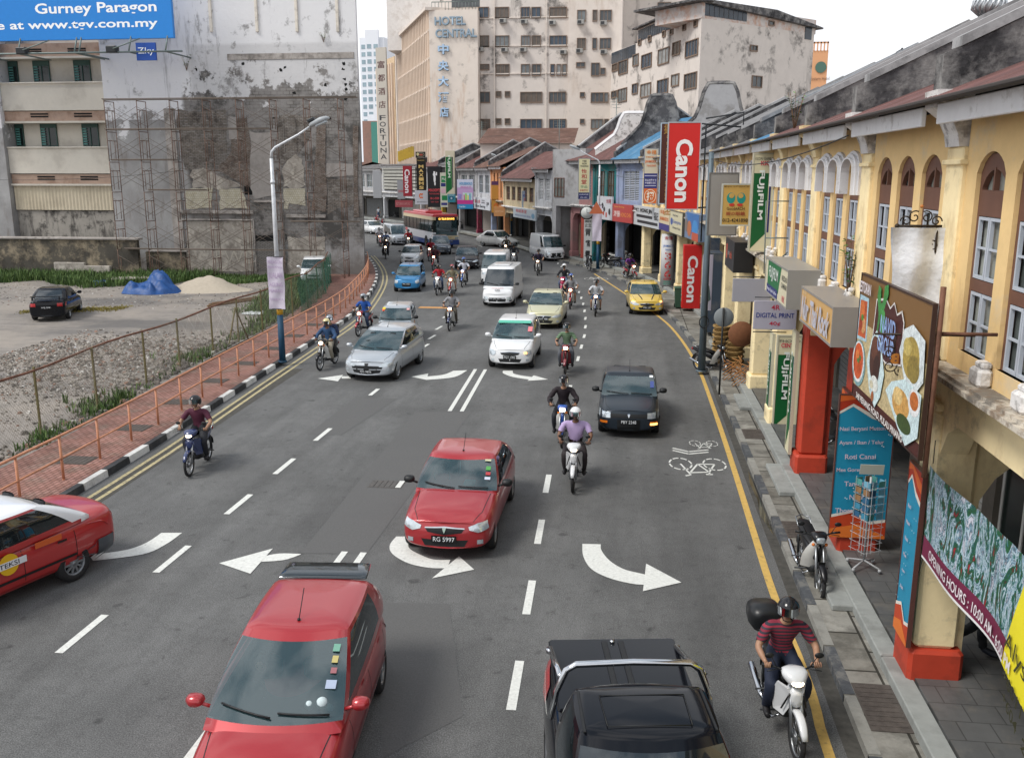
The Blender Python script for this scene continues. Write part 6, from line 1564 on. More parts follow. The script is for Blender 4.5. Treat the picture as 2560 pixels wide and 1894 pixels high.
# small silver hatch
r_,pt,S=car('hatchback','small silver hatchback with two people aboard, half hidden behind the larger silver one','car',P_(856,752)+V((-.15,1.5,0)),head((890,690),(856,745)),'mini',silverp,mirrors=blackp,lights='round',plate=None,over=dict(W=1.48,zr=1.38),stickers=((-.5,.88,.12,.08,'#d9c23c'),(-.52,.74,.1,.08,'#d0603c'),(.5,.8,.12,.08,'#d0a0a0')))
# champagne saloon
r_,pt,S=car('saloon_car','champagne coloured saloon just behind the white hatchback','car',P_(1192,718)+V((-.15,2.05,0)),DN+.0,'sedan',creamp,lights='sharp',plate='PHT 488',over=dict(W=1.70,L=4.3,zr=1.44,roof=[(-1.0,.15)],belt=[(-1.7,1.03),(1.2,.96)],top=[(-2.15,.85),(-2.05,1.02),(-1.35,1.06),(-.9,1.02),(.85,1.0),(1.1,.97),(1.7,.85),(2.0,.72),(2.15,.55)],pz=.48),logo=chrome)
# yellow coupe hatch
r_,pt,S=car('hatchback','yellow sporty hatchback parked half on the right kerb with black bonnet stripes','car',P_(1412,688)+V((-.15,1.9,0)),DN+.06,'hatch',yellowp,lights='sharp',plate='WKL 2507',group='cars standing by the kerb',over=dict(L=4.0,W=1.71,zr=1.38,pz=.4,roof=[(-1.2,.1)],belt=[(-1.75,.98),(1.05,.92)]),wipers=False,spokes=6)
for s in(1,-1):pt('bonnet_stripe',[(1.05,s*.36),(1.75,s*.20)],[(1.05,s*.42),(1.75,s*.25)],blackp,'t',.006,nr=1)
pt('indicator_lit',[(.62,.70),(.72,.70)],[(.62,.63),(.72,.63)],lito,'f',.02,True)
b=B();b.cb(-1.95,-1.75,-.6,.6,1.2,1.24,.015);b.box(-1.85,-1.8,-.5,-.46,1.0,1.2);b.box(-1.85,-1.8,.46,.5,1.0,1.2);b.build('spoiler',yellowp,r_)
# blue mini
r_,pt,S=car('hatchback','sky blue small hatchback near the double yellow line on the left','car',P_(893,638)+V((-.35,1.7,0)),DN+.10,'mini',bluep,lights='round',grille='mouth',plate='PHL 3435',over=dict(L=3.5,W=1.6,zr=1.44,pz=.5),spokes=6)
# white small hatch behind it
r_,pt,S=car('hatchback','small white hatchback following the sky blue one','car',P_(888,580)+V((0,1.7,0)),DN+.10,'mini',whitep,mirrors=blackp,lights='round',plate='PGE 4017',bumper=blackp,over=dict(zr=1.38,W=1.5))
pt('bumper',[(-.7,.44),(.7,.44)],[(-.7,.24),(.7,.24)],blackp,'f',.02)
# slate grey hatch beside the bus
r_,pt,S=car('hatchback','slate grey hatchback just in front of the bus','car',P_(956,556)+V((-.2,1.8,0)),DN+.28,'hatch',greyp,lights='round',plate='PGX 81',over=dict(L=3.75,W=1.66,zr=1.5),spokes=6)
# graphite saloon
r_,pt,S=car('saloon_car','graphite saloon with bright headlamps between the bus and the white vans','car',P_(1016,588)+V((-.3,2.3,0)),DN+.16,'sedan',darkg,lights='sharp',plate='PKA 77',over=dict(L=4.8,W=1.79,fw=1.45,rw=-1.35,zr=1.44,belt=[(-1.8,1.0),(1.1,.94)],top=[(-2.4,.80),(-2.3,1.0),(-1.5,1.04),(-.9,.98),(.9,.96),(1.2,.93),(2.0,.80),(2.3,.68),(2.4,.55)]),spokes=9)
# vans
r_,pt,S=car('van','white security van with small lettering on its nose, nearer of the two white vans','van',P_(1097,671)+V((-.3,2.4,0)),DN-.01,'van',whitep,mirrors=blackp,lights='van',grille='van',plate='JSK 2817',antenna=False,over=dict(pz=.45,W=1.72,L=4.85),side_panels=False,belt_windows=2,glass=gl_dark)
b=B();b.cb(-.8,.5,-.42,.42,1.985,2.06,.04);b.build('roof_hatch',whitep,r_)
h=1.0;letters('SAFEGUARDS','#b0343a',r_,0,0,.62,.05,.0,.01,M=frame((2.2,0,.985),(0,1,0),(-.5,0,.87)));letters('G4S','#23262c',r_,0,0,.26,.11,.0,.02,M=frame((2.245,0,.89),(0,1,0),(-.5,0,.87)))
r_,pt,S=car('van','older white van hidden behind the security van, only its left side showing','van',P_(1062,624)+V((.25,2.3,0)),DN+.05,'van',whitep,mirrors=blackp,lights='square',grille='van',plate=None,antenna=False,over=dict(W=1.66,L=4.5,zr=1.9),side_panels=False,belt_windows=2)
r_,pt,S=car('van','white panel van parked at the right kerb before the white arched shophouse','van',P_(1200,571)+V((-.5,2.5,0)),DN+.42,'van',whitep,mirrors=blackp,lights='van',grille='van',plate='PGP 6270',antenna=False,group='cars standing by the kerb',over=dict(W=1.7,L=4.75,zr=1.95,belt=[(-2.28,1.08),(1.85,1.05)],roof=[(-2.15,1.15)],pillars=((0,.08),(.24,1))),belt_windows=3)
pt('bumper',[(-.75,.62),(.75,.62)],[(-.75,.28),(.75,.28)],blackp,'f',.02)
r_,pt,S=car('van','silver passenger van at the left, just left of the bus','van',P_(868,536)+V((-.8,2.3,0)),DN+.50,'van',silverp,mirrors=blackp,lights='van',grille='van',plate=None,antenna=False,over=dict(W=1.68,L=4.6,zr=1.9,belt=[(-2.2,1.08),(1.7,1.0)],roof=[(-2.1,.9)]))
r_,pt,S=car('saloon_car','white saloon at the far left end of the traffic, behind the silver van','car',P_(822,512)+V((-1.2,2.4,0)),DN+.72,'sedan',whitep,plate=None)
r_,pt,S=car('saloon_car','pearl white saloon turning out beyond the bus on the right','car',P_(1082,541)+V((-.1,1.9,0)),DN+.85,'sedan',paint('pearl','#c9cbcb',.2),lights='sharp',plate=None,over=dict(L=4.8,W=1.8,zr=1.46),logo=chrome)
# taxi leaving at the left
hd=head((215,1245),(-60,1392));q=G(172,1262)
r_,pt,S=car('taxi','red taxi with white roof and grey rear bumper, cut off by the left edge','taxi',(0,0,0),pi,'boxy',taxir,near=True,plate=None,mirrors=blackp,lights='square',grille='box',roofc=whitep,over=dict(L=4.3,W=1.66,rear_bumper=True,rw=-1.15,pillars=((0,.06),(.42,.45),(.86,1.0))),group=None,noseround=.1,antenna=False,rimm=mat('steel_rim','#84888c',.5,.5,var=.1),spokes=10,wipers=False)
hd=DN-.33;r_.scale=(1.1,1.1,1.1);r_.rotation_euler=(0,0,hd)
wl_=V((-1.265,.91,0));wl_.rotate(Matrix.Rotation(hd,3,'Z'));r_.location=(G(170,1266).x-wl_.x,G(170,1266).y-wl_.y,0)
for ob in kids(r_):
    if ob.name.startswith('pillars'):
        me=ob.data;me.materials.append(whitep)
        for p in me.polygons:
            if p.center.x-1.6*(p.center.z-.96)<-1.22:p.material_index=1
b=B();b.add([(-.05+.16*cos(2*pi*k/20),0,.72+.16*sin(2*pi*k/20))for k in range(20)],[tuple(range(20))]);b.v=[(x,S['W']/2+.022,z)for x,y,z in b.v];b.f=[f[::-1]for f in b.f];b.build('door_emblem',plain('#d3a81e'),r_)
b=B();b.box(-.33,.23,S['W']/2+.024,S['W']/2+.027,.67,.77);b.build('door_plate',plain('#d5d8dc'),r_);letters('TEKSI','#2b2b33',r_,0,0,.32,.07,0,.01,M=frame((-.05,S['W']/2+.029,.72),(-1,0,0)))
b=B();b.box(-.95,-.5,S['W']/2+.0,S['W']/2+.006,.78,.87);b.build('side_lettering',plain('#c25a2a'),r_)
# black hatch in the lot, tail towards us
q=G(95,703)
r_,pt,S=car('saloon_car','black saloon with a rear spoiler parked alone in the vacant lot','car',(q.x-.5,q.y+1.9,.04),pi/2+.37,'sedan',blackcar,plate=None,group=None,over=dict(L=4.3,W=1.68,zr=1.38,belt=[(-1.6,1.0),(.98,.93)]),glass=gl_dark,antenna=False)
b=B();b.cb(-2.1,-1.9,-.66,.66,1.16,1.19,.015);b.box(-2.05,-1.98,-.6,-.56,1.0,1.16);b.box(-2.05,-1.98,.56,.6,1.0,1.16);b.build('spoiler',blackcar,r_)
b=B();b.box(-2.2,-2.175,-.24,.24,.62,.73);po=b.build('number_plate',platem,r_);letters('WEJ 3648','#dfe3e6',po,0,0,.4,.08,.003,0,M=frame((-2.202,0,.675),(0,-1,0)))
# white car half seen behind the railing by the scaffold
r_,pt,S=car('hatchback','white hatchback half hidden behind the scaffold foot and green net','car',(-19.6,56.2,.1),DN+.3,'hatch',whitep,plate=None,group=None)
# ---- the bus
bw_=2.5;bl_=10.6
bus=thing('bus','cream city bus with red roof, blue skirt and an amber destination display','bus',(0,0,0),DN+.30)
q=G(967,541);bus.location=(q.x-2.2,q.y+bl_/2-.8,0);bus.rotation_euler=(0,0,DN+.50)
cream_b=paint('bus_cream','#c9b893');white_b=paint('bus_white','#c9ccd2');blue_b=paint('bus_blue',(.02,.05,.2));red_b=paint('bus_red',(.5,.05,.06))
def bsec(x,z0,z1,e=0,m=0,sx=0):
    w=bw_/2-e;c=.16
    return[(x,-w,z0),(x,-w,z1),(x,w,z1),(x,w,z0)]
def busband(nm,z0,z1,m,inset=0,name_par=None,dz=0):
    b=B();hl=bl_/2-inset;hw_=bw_/2-inset;c=.28
    P=[(hl,-hw_+c+.2),(hl-.03,-hw_+.25),(hl-.25,-hw_+.03),(hl-.5,-hw_),(-hl+.2,-hw_),(-hl,-hw_+.2),(-hl,hw_-.2),(-hl+.2,hw_),(hl-.5,hw_),(hl-.25,hw_-.03),(hl-.03,hw_-.25),(hl,hw_-c-.2)]
    b.prism(P[::-1][::-1],z0,z1);return b.build(nm,m,bus)
busband('skirt',.32,.75,blue_b);busband('body',.752,1.45,white_b);busband('window_band',1.452,2.55,wglass,.02);busband('cant_rail',2.552,2.85,cream_b);busband('roof',2.852,2.98,red_b)
b=B();b.cb(-bl_/2+.2,bl_/2-.3,-1.15,1.15,2.981,3.06,.06);b.cb(-3,1.5,-.85,.85,3.061,3.25,.08);b.build('roof_unit',red_b,bus)
b=B();x=bl_/2;b.cb(x-.02,x+.03,-1.0,1.0,1.15,2.5,.02);b.build('windscreen',gl_tint,bus)
b=B();b.cb(x-.02,x+.04,-1.0,1.0,2.5,2.84,.02);b.build('display_box',blackp,bus);letters('101 TELUK BAHANG',mat('amber_led',(1,.5,.08),.4,var=0,emit=2.5),bus,0,0,1.5,.18,.0,.02,M=frame((x+.045,0,2.67),(0,1,0)))
b=B();b.cb(x-.02,x+.05,-1.15,1.15,.76,1.13,.03);b.build('front_panel',cream_b,bus);b=B();b.cb(x-.0,x+.07,-1.2,1.2,.3,.755,.03);b.build('bumper',blue_b,bus)
letters('rapidPenang','#8c4a3c',bus,0,0,.9,.12,0,.01,M=frame((x+.055,0,1.0),(0,1,0)))
for s in(1,-1):
    b=B();b.cb(x+.051,x+.075,s*.95-.17,s*.95+.17,.82,1.0,.03);b.build('headlight',lampg,bus)
    b=B();b.tube([(x-.1,s*1.2,2.45),(x+.25,s*1.4,2.35),(x+.28,s*1.42,2.15)],.03,6);b.cb(x+.22,x+.32,s*1.42-.12,s*1.42+.12,1.75,2.15,.03);b.build('mirror',blackp,bus)
    for wx in(bl_/2-2.4,-bl_/2+3.0):
        add_wheel(bus,wx,s*1.13,.48,.28,8,rim_m);b=B();b.cyl((wx,s*1.2 if s>0 else-1.255,.5),.58,.055,24,axis='y');b.build('wheel_arch',well,bus)
for k in range(7):
    x=-bl_/2+1.1+k*1.3
    b=B();b.box(x-.03,x+.03,-bw_/2-.004,-bw_/2+.01,1.46,2.54);b.box(x-.03,x+.03,bw_/2-.01,bw_/2+.004,1.46,2.54);b.build('window_pillar',blackp,bus)
b=B();b.add([(-4.9,-bw_/2-.003,.76),(-3.2,-bw_/2-.003,.76),(-3.6,-bw_/2-.003,1.44),(-5.0,-bw_/2-.003,1.44)],[(0,1,2,3)]);b.build('livery',red_b,bus)
# ================= MOTORCYCLES AND PEOPLE =================
spoke_m=mat('steel_spokes','#8d9093',.3,.8,var=0);silv=mat('cast_silver','#9a9da0',.35,.8,var=.05);seatb=mat('black_vinyl','#141416',.55,var=.1)
exh=mat('exhaust_chrome','#b9bcc0',.15,1,var=.03);skin_dark=mat('skin_brown',(.17,.085,.05),.55,var=.05);skin_tan=mat('skin_tan',(.34,.19,.12),.55,var=.05)
def arcstrip(b,cx,cz,r,a0,a1,w,n=10,t=.012,dr=0):
    rings=[]
    for k in range(n+1):
        a=a0+(a1-a0)*k/n;ww=w*(1-.35*abs(2*k/n-1)**3);rr=r+dr*k/n
        rings.append([(cx+rr*cos(a),-ww,cz+rr*sin(a)-.0),(cx+(rr+.025)*cos(a),-ww*.6,cz+(rr+.025)*sin(a)),(cx+(rr+.025)*cos(a),ww*.6,cz+(rr+.025)*sin(a)),(cx+rr*cos(a),ww,cz+rr*sin(a)),(cx+(rr+.012)*cos(a),ww*.5,cz+(rr+.012)*sin(a)),(cx+(rr+.012)*cos(a),-ww*.5,cz+(rr+.012)*sin(a))])
    b.ring(rings,True,True,smooth=True)
BW={}
def bike(label,loc,hd,col,shield=None,kind='cub',group='motorcycles riding in the traffic',lamp=True,box=False,fender=None,basket=False,lean=0,name='motorcycle',tyre_white=False):
    root=thing(name,label,'motorcycle',loc,hd,group)
    shield=shield or col;fender=fender or col;R_=.285
    for x in(.64,-.60):
        if 'w' not in BW:
            b=B();rings=[]
            for k in range(28):
                a=2*pi*k/28;rings.append([((R_-.028+.032*cos(q*pi/4))*cos(a),.034*sin(q*pi/4),(R_-.028+.032*cos(q*pi/4))*sin(a))for q in range(8)])
            rings.append(rings[0]);b.ring(rings,True,False,smooth=True);o=b.build('wheel',tyre_m,root,(x,0,R_))
            b=B();rings=[]
            for k in range(29):a=2*pi*k/28;rings.append([((R_-.062+.012*cos(q*pi/3))*cos(a),.018*sin(q*pi/3),(R_-.062+.012*cos(q*pi/3))*sin(a))for q in range(6)])
            b.ring(rings,True,False,smooth=True);b.cyl((0,-.04,0),.05,.08,12,axis='y');b.lathe([(.001,-.028),(.095,-.028),(.095,-.022),(.001,-.022)],n=18)
            for k in range(10):a=2*pi*k/10;b.tube([(.04*cos(a),0,.04*sin(a)),((R_-.065)*cos(a+.15),0,(R_-.065)*sin(a+.15))],.007,4)
            q=b.build('rim',silv,o);BW['w']=(o.data,q.data)
        else:o=link('wheel',BW['w'][0],root,(x,0,R_));link('rim',BW['w'][1],o)
    b=B()
    for s in(1,-1):b.tube([(.64,s*.065,R_),(.56,s*.065,.56),(.45,s*.06,.86)],[.02,.024,.02],8)
    b.build('fork',silv if kind!='scooter' else blackp,root)
    b=B();arcstrip(b,.64,R_,R_+.02,R(25),R(150),.06);b.build('front_fender',fender,root)
    b=B();arcstrip(b,-.60,R_,R_+.03,R(45),R(170),.065);b.build('rear_fender',blackp if kind!='cub' else fender,root)
    b=B();b.tube([(.42,0,.86),(.36,0,.98)],.035,8);b.tube([(.26,.34,1.02),(.30,.22,1.02),(.36,.1,1.0),(.37,0,.99),(.36,-.1,1.0),(.30,-.22,1.02),(.26,-.34,1.02)],.013,6)
    for s in(1,-1):b.tube([(.255,s*.365,1.02),(.29,s*.24,1.02)],.019,8);b.tube([(.37,s*.33,1.0),(.35,s*.2,1.015)],.007,5)
    b.build('handlebar',blackp,root)
    for s in(1,-1):
        b=B();b.tube([(.33,s*.2,1.03),(.34,s*.27,1.16)],.006,5);b.sphere((.34,s*.30,1.19),.05,10,6,sc=(.35,1.2,.75));b.build('mirror',blackp,root)
    if kind=='sport':
        b=B();b.blob([(.24,0,1.0,.05,.02),(.32,0,1.0,.15,.045),(.42,0,.985,.16,.065),(.50,0,.95,.11,.07),(.56,0,.92,.05,.04)],14,2.6);b.build('cowl',shield,root)
        b=B();b.blob([(.495,0,.945,.085,.04),(.55,0,.93,.07,.035),(.575,0,.925,.035,.02)],12,2.2);b.build('headlamp',lit if lamp else lampg,root)
        for s in(1,-1):
            b=B();P=[(.50,.10,.84),(.56,.05,.70),(.44,.12,.45),(.22,.18,.42),(.16,.2,.62),(.30,.18,.82)]
            b.add([(x,s*y,z)for x,y,z in P]+[(x-.03,s*(y-.025),z)for x,y,z in P],[(0,1,2,3,4,5),(11,10,9,8,7,6)]+[(i,i+6,(i+1)%6+6,(i+1)%6)for i in range(6)]);b.build('fairing',shield,root)
            b=B();b.tube([(.525,s*.085,.79),(.44,s*.15,.55)],.012,5);b.build('decal',col,root)
        b=B();b.blob([(.555,0,.73,.02,.05),(.55,0,.72,.07,.1),(.42,0,.76,.10,.12),(.36,0,.78,.06,.1)],12,2.4);b.build('nose',shield,root)
    else:
        b=B();b.blob([(.24,0,1.0,.04,.02),(.31,0,1.005,.13,.05),(.40,0,.99,.13,.07),(.46,0,.965,.10,.075),(.50,0,.955,.07,.06)],14,3);b.build('cowl',col,root)
        b=B();b.blob([(.495,0,.958,.075,.055),(.52,0,.955,.07,.05),(.53,0,.955,.04,.03)],12,3.4);b.build('headlamp',lit if lamp else lampg,root)
        # leg shield: a curved sheet flaring from the steering head to the footboards
        vs=[];ny,nz=10,9
        for j in range(nz+1):
            t=j/nz;z=.90-.55*t;w=.07+.16*sin(min(1,t*1.35)*pi/2)*(1-.15*t);xc=.43-.24*t
            for i in range(ny+1):u=2*i/ny-1;vs.append((xc-.10*u*u*(1 if abs(u)>.3 else .6),u*w,z))
        b=B();f=[(j*(ny+1)+i,(j+1)*(ny+1)+i,(j+1)*(ny+1)+i+1,j*(ny+1)+i+1)for j in range(nz)for i in range(ny)]
        n0=len(vs);b.add(vs+[(x-.012,y,z)for x,y,z in vs],f+[tuple(q+n0 for q in reversed(q_))for q_ in f],smooth=True);b.build('leg_shield',shield,root)
        b=B();b.blob([(.47,0,.80,.035,.08),(.45,0,.70,.05,.14),(.40,0,.58,.05,.12),(.36,0,.48,.03,.06)],10,2.5);b.build('column_cover',col if kind=='cub' else shield,root)
        for s in(1,-1):b=B();b.sphere((.45,s*.105,.87),.028,8,6);b.build('indicator',lampo,root)
    b=B();b.blob([(.34,0,.62,.04,.04),(.2,0,.55,.07,.08),(0,0,.58,.09,.11),(-.2,0,.64,.11,.12),(-.5,0,.68,.12,.10),(-.8,0,.74,.07,.06),(-.92,0,.78,.04,.03)],12,2.6);b.build('body_cover',col,root)
    b=B();b.blob([(.12,0,.70,.05,.02),(.04,0,.745,.10,.04),(-.2,0,.765,.13,.05),(-.5,0,.80,.13,.05),(-.72,0,.82,.11,.045),(-.8,0,.815,.06,.03)],12,2.8);b.build('seat',seatb,root)
    b=B();b.blob([(.22,0,.34,.05,.06),(.15,0,.34,.09,.09),(0,0,.33,.11,.10),(-.18,0,.32,.10,.09),(-.25,0,.32,.05,.05)],10,3);b.tube([(-.1,.07,.33),(-.6,.07,R_)],.03,6);b.tube([(.03,-.28,.27),(.03,.28,.27)],.014,6);b.tube([(-.35,-.25,.33),(-.35,.25,.33)],.012,6)
    for s in(1,-1):b.tube([(-.6,s*.08,R_),(-.52,s*.11,.66)],.022,6)
    b.build('engine',mat('engine_grey','#3a3c3e',.5,.5,var=.2,sc_=10),root)
    b=B();b.tube([(.12,-.06,.26),(.05,-.13,.18),(-.25,-.16,.22)],.016,6);b.tube([(-.25,-.165,.23),(-.35,-.17,.26),(-.85,-.18,.40),(-.88,-.18,.41)],[.02,.042,.045,.03],10);b.build('exhaust',exh,root)
    b=B();b.blob([(-.88,0,.74,.07,.05),(-.94,0,.74,.05,.035)],8,3);b.build('tail_lamp',lampr,root)
    if not lamp or kind=='cub':b=B();b.box(.66,.67,-.055,.055,.60,.65);b.build('number_plate',platem,root)
    b=B();b.tube([(-.55,.12,.80),(-.78,.12,.88),(-.9,.0,.89),(-.78,-.12,.88),(-.55,-.12,.80)],.012,6);b.build('grab_rail',silv,root)
    if box:
        b=B();b.blob([(-1.22,0,1.05,.12,.08),(-1.18,0,1.05,.21,.15),(-.95,0,1.06,.24,.17),(-.78,0,1.06,.22,.16),(-.74,0,1.05,.14,.1)],18,3.2);b.build('top_box',mat('top_box_plastic','#1a1c1e',.35,var=.05),root)
    return root
# ---- people
def skinned(J,E,lv=2,root_i=0):
    me=bpy.data.meshes.new('t');me.from_pydata([j[:3]for j in J],E,[]);o=bpy.data.objects.new('t',me);COL.objects.link(o)
    m=o.modifiers.new('k','SKIN');m.use_smooth_shade=True;m.branch_smoothing=.6
    for i,j in enumerate(J):me.skin_vertices[0].data[i].radius=(j[3],j[4]if len(j)>4 else j[3])
    me.skin_vertices[0].data[root_i].use_root=True
    s=o.modifiers.new('s','SUBSURF');s.levels=lv;s.render_levels=lv;bpy.context.view_layer.update()
    r=bpy.data.meshes.new_from_object(o.evaluated_get(bpy.context.evaluated_depsgraph_get()));bpy.data.objects.remove(o)
    return[tuple(v.co)for v in r.vertices],[tuple(p.vertices)for p in r.polygons]
def head_geo(b,c,yaw=0,pitch=0,s=1.0):
    n,m=24,18;M0=Matrix.Translation(c)@Matrix.Rotation(yaw,4,'Z')@Matrix.Rotation(pitch,4,'Y');vs=[]
    for i in range(m+1):
        ph=pi*i/m;z=cos(ph)
        for k in range(n):
            a=2*pi*k/n;x,y=sin(ph)*cos(a),sin(ph)*sin(a)
            X,Y,Z_=x*.098,y*.076,z*.118
            if z<-.1:f=1-.34*min(1,(-z-.1)/.8);Y*=f;X*=(1-.18*min(1,(-z-.1)/.8))if x>0 else f*.9
            fr=max(0,x)
            X+=fr**6*(.022*math.exp(-((z+.12)/.13)**2)*math.exp(-(y/.16)**2)) 
            X-=fr**2*.010*math.exp(-((z-.08)/.10)**2)*math.exp(-((abs(y)-.36)/.18)**2) 
            X+=fr**4*.007*math.exp(-((z+.45)/.08)**2)*math.exp(-(y/.3)**2) 
            X+=fr**4*.010*math.exp(-((z+.85)/.15)**2)
            vs.append(M0@V((X*s,Y*s,Z_*s)))
    fs=[]
    for i in range(m):
        for k in range(n):fs.append((i*n+k,(i+1)*n+k,(i+1)*n+(k+1)%n,i*n+(k+1)%n))
    b.add([tuple(v)for v in vs],fs,0,True);old=b.T;b.T=M0 if not old else old@M0
    for s_ in(1,-1):
        b.sphere((.083*s,s_*.030*s,.012*s),.011*s,8,6,1);b.sphere((0,s_*.078*s,-.005*s),.022*s,8,6,0,sc=(.8,.4,1.2))
        b.tube([(.090*s,s_*.015*s,.032*s),(.088*s,s_*.030*s,.037*s),(.078*s,s_*.046*s,.030*s)],.004*s,4,1)
    b.tube([(.090*s,-.020*s,-.055*s),(.096*s,0,-.053*s),(.090*s,.020*s,-.055*s)],.0035*s,4,2);b.T=old
PT={}
def seg_d(p,a,c):
    d=c-a;t=max(0,min(1,(p-a).dot(d)/d.dot(d)));return(p-(a+d*t)).length,t
def template(key):
    """pose -> geometry of body, clothes"""
    if key in PT:return PT[key]
    pose,yaw,girth=key;g=girth
    if pose in('ride','pillion'):
        hx,hz=-.22,.90
        if pose=='ride':hands=(.268,.315,1.03);el=(.03,.36,1.14)
        else:hands=(.12,.17,.98);el=(-.08,.30,1.08)
        J=dict(pel=(hx,0,hz+.04,.125*g,.155*g),bel=(hx+.05,0,hz+.19,.115*g,.145*g),che=(hx+.10,0,hz+.37,.12*g,.165*g),nk0=(hx+.13,0,hz+.52,.06,.07),nk1=(hx+.17,0,hz+.60,.052,.052),
            hipL=(hx+.04,.10,hz+.0,.10*g,.10),kneL=(.22,.22,.72,.066,.066),calL=(.14,.215,.52,.058,.056),ankL=(.03,.21,.33,.04,.04),fotL=(.12,.22,.285,.038,.042),toeL=(.20,.225,.28,.025,.038),
            shoL=(hx+.12,.19*g,hz+.47,.065,.065),elbL=(*el,.046,.046),forL=((el[0]*.5+hands[0]*.5),(el[1]+hands[1])/2,(el[2]+hands[2])/2,.042,.040),wriL=(hands[0]-.05,hands[1],hands[2]+.015,.028,.024),hanL=(hands[0]-.01,hands[1]-.01,hands[2]+.018,.022,.034))
        E_=[('pel','bel'),('bel','che'),('che','nk0'),('nk0','nk1')];hc=V((hx+.205,0,hz+.70))
    else:
        st=pose=='walk';a_=.22 if st else .04
        J=dict(pel=(0,0,.95,.11*g,.145*g),bel=(.01,0,1.09,.10*g,.135*g),che=(.01,0,1.28,.11*g,.155*g),nk0=(.0,0,1.43,.06,.07),nk1=(.02,0,1.50,.052,.052),
            hipL=(0,.09,.90,.09,.09),kneL=(a_*.7+.04,.10,.50,.062,.062),calL=(a_*.6,.10,.32,.055,.053),ankL=(a_*.9-.02,.10,.08,.038,.038),fotL=(a_+.07,.11,.045,.038,.04),toeL=(a_+.16,.115,.04,.025,.036),
            shoL=(0,.18,1.38,.06,.06),elbL=(-.06-a_*.3,.25,1.12,.043,.043),forL=(-.02-a_*.2,.255,1.0,.038,.036),wriL=(.05-a_*.2,.25,.88,.027,.024),hanL=(.08-a_*.2,.245,.80,.018,.034))
        E_=[('pel','bel'),('bel','che'),('che','nk0'),('nk0','nk1')];hc=V((.03,0,1.61))
    for k in[k for k in J if k.endswith('L')]:
        p=list(J[k]);p[1]=-p[1]
        if pose=='walk' and k[:3]in('kne','cal','ank','fot','toe'):p[0]={'kne':.08,'cal':-.08,'ank':-.26,'fot':-.19,'toe':-.10}[k[:3]];p[2]=J[k][2]+{'kne':0,'cal':.03,'ank':.06,'fot':.03,'toe':.0}[k[:3]]
        if pose=='walk' and k[:3]in('elb','for','wri','han'):p[0]={'elb':.06,'for':.12,'wri':.2,'han':.24}[k[:3]]
        J[k[:-1]+'R']=tuple(p)
    for s in 'LR':E_+=[('pel','hip'+s),('hip'+s,'kne'+s),('kne'+s,'cal'+s),('cal'+s,'ank'+s),('ank'+s,'fot'+s),('fot'+s,'toe'+s),('che','sho'+s),('sho'+s,'elb'+s),('elb'+s,'for'+s),('for'+s,'wri'+s),('wri'+s,'han'+s)]
    names=list(J);vs,fs=skinned([J[k]for k in names],[(names.index(a),names.index(c))for a,c in E_],2,names.index('pel'))
    body=B();body.add(vs,fs,0,True);head_geo(body,hc,yaw,.10 if pose=='ride' else 0)
    for s in(1,-1): 
        J_=J['hanL' if s>0 else 'hanR']
        if pose=='ride':
            cx,cz=.268,1.02;y0=J_[1]
            for k,ln in enumerate((1,1.08,1.02,.82)):
                yy=y0+s*(-.032+.022*k)*1;body.tube([(cx+.031*cos(a),yy+.003*k,cz+.031*sin(a))for a in[R(115-ln*38*q)for q in range(6)]],[.0095,.0095,.009,.0085,.008,.006],6)
            body.tube([(cx-.02,y0-s*.05,cz+.025),(cx-.028,y0-s*.062,cz-.0),(cx-.005,y0-s*.07,cz-.028)],[.012,.010,.007],6)
        else:
            hx_,hy_,hz_=J_[:3]
            for k,ln in enumerate((.070,.078,.072,.056)):
                xx=hx_-.03+.02*k;body.tube([(xx,hy_,hz_-.005),(xx+.004,hy_-s*.006,hz_-ln*.5),(xx+.012,hy_-s*.02,hz_-ln)],[.0095,.009,.006],6)
            body.tube([(hx_+.025,hy_,hz_+.03),(hx_+.05,hy_-s*.01,hz_+.0),(hx_+.055,hy_-s*.015,hz_-.03)],[.012,.010,.007],6)
    bones={}
    for a,c in E_:bones[(a,c)]=(V(J[a][:3]),V(J[c][:3]))
    def region(p):
        best=None
        for(a,c),(A_,C_)in bones.items():
            d,t=seg_d(p,A_,C_);rr=(J[a][3]*(1-t)+J[c][3]*t);q=d-rr*.7
            if best is None or q<best[0]:best=(q,a[:3],c[:3],t)
        return best[1:]
    tmp=bpy.data.meshes.new('t');tmp.from_pydata(vs,[],fs);nrm=[v.normal.copy()for v in tmp.vertices];reg=[region(V(v))for v in vs]
    def shell(test,off,fold=.006):
        keep=[f for f in fs if(any if off<.017 else all)(test(*reg[i])for i in f)];ids=sorted({i for f in keep for i in f});mp_={v:k for k,v in enumerate(ids)};b=B()
        b.add([tuple(V(vs[i])+nrm[i]*(off+fold*sin(vs[i][2]*55+vs[i][1]*23)*sin(vs[i][0]*40+vs[i][2]*20)))for i in ids],[tuple(mp_[i]for i in f)for f in keep],0,True);return b
    def halves(b):
        o=[]
        for s in(1,-1):
            q=B();fs_=[f for f in b.f if b.v[f[0]][1]*s>0];ids=sorted({i for f in fs_ for i in f});m={v:k for k,v in enumerate(ids)}
            q.add([b.v[i]for i in ids],[tuple(m[i]for i in f)for f in fs_],0,True);o.append(q)
        return o
    up=lambda a,c,t:(a in('bel','che')and not(a=='che' and c=='nk0' and t>.92))or(a=='pel' and c=='bel')or(a=='che' and c=='sho')
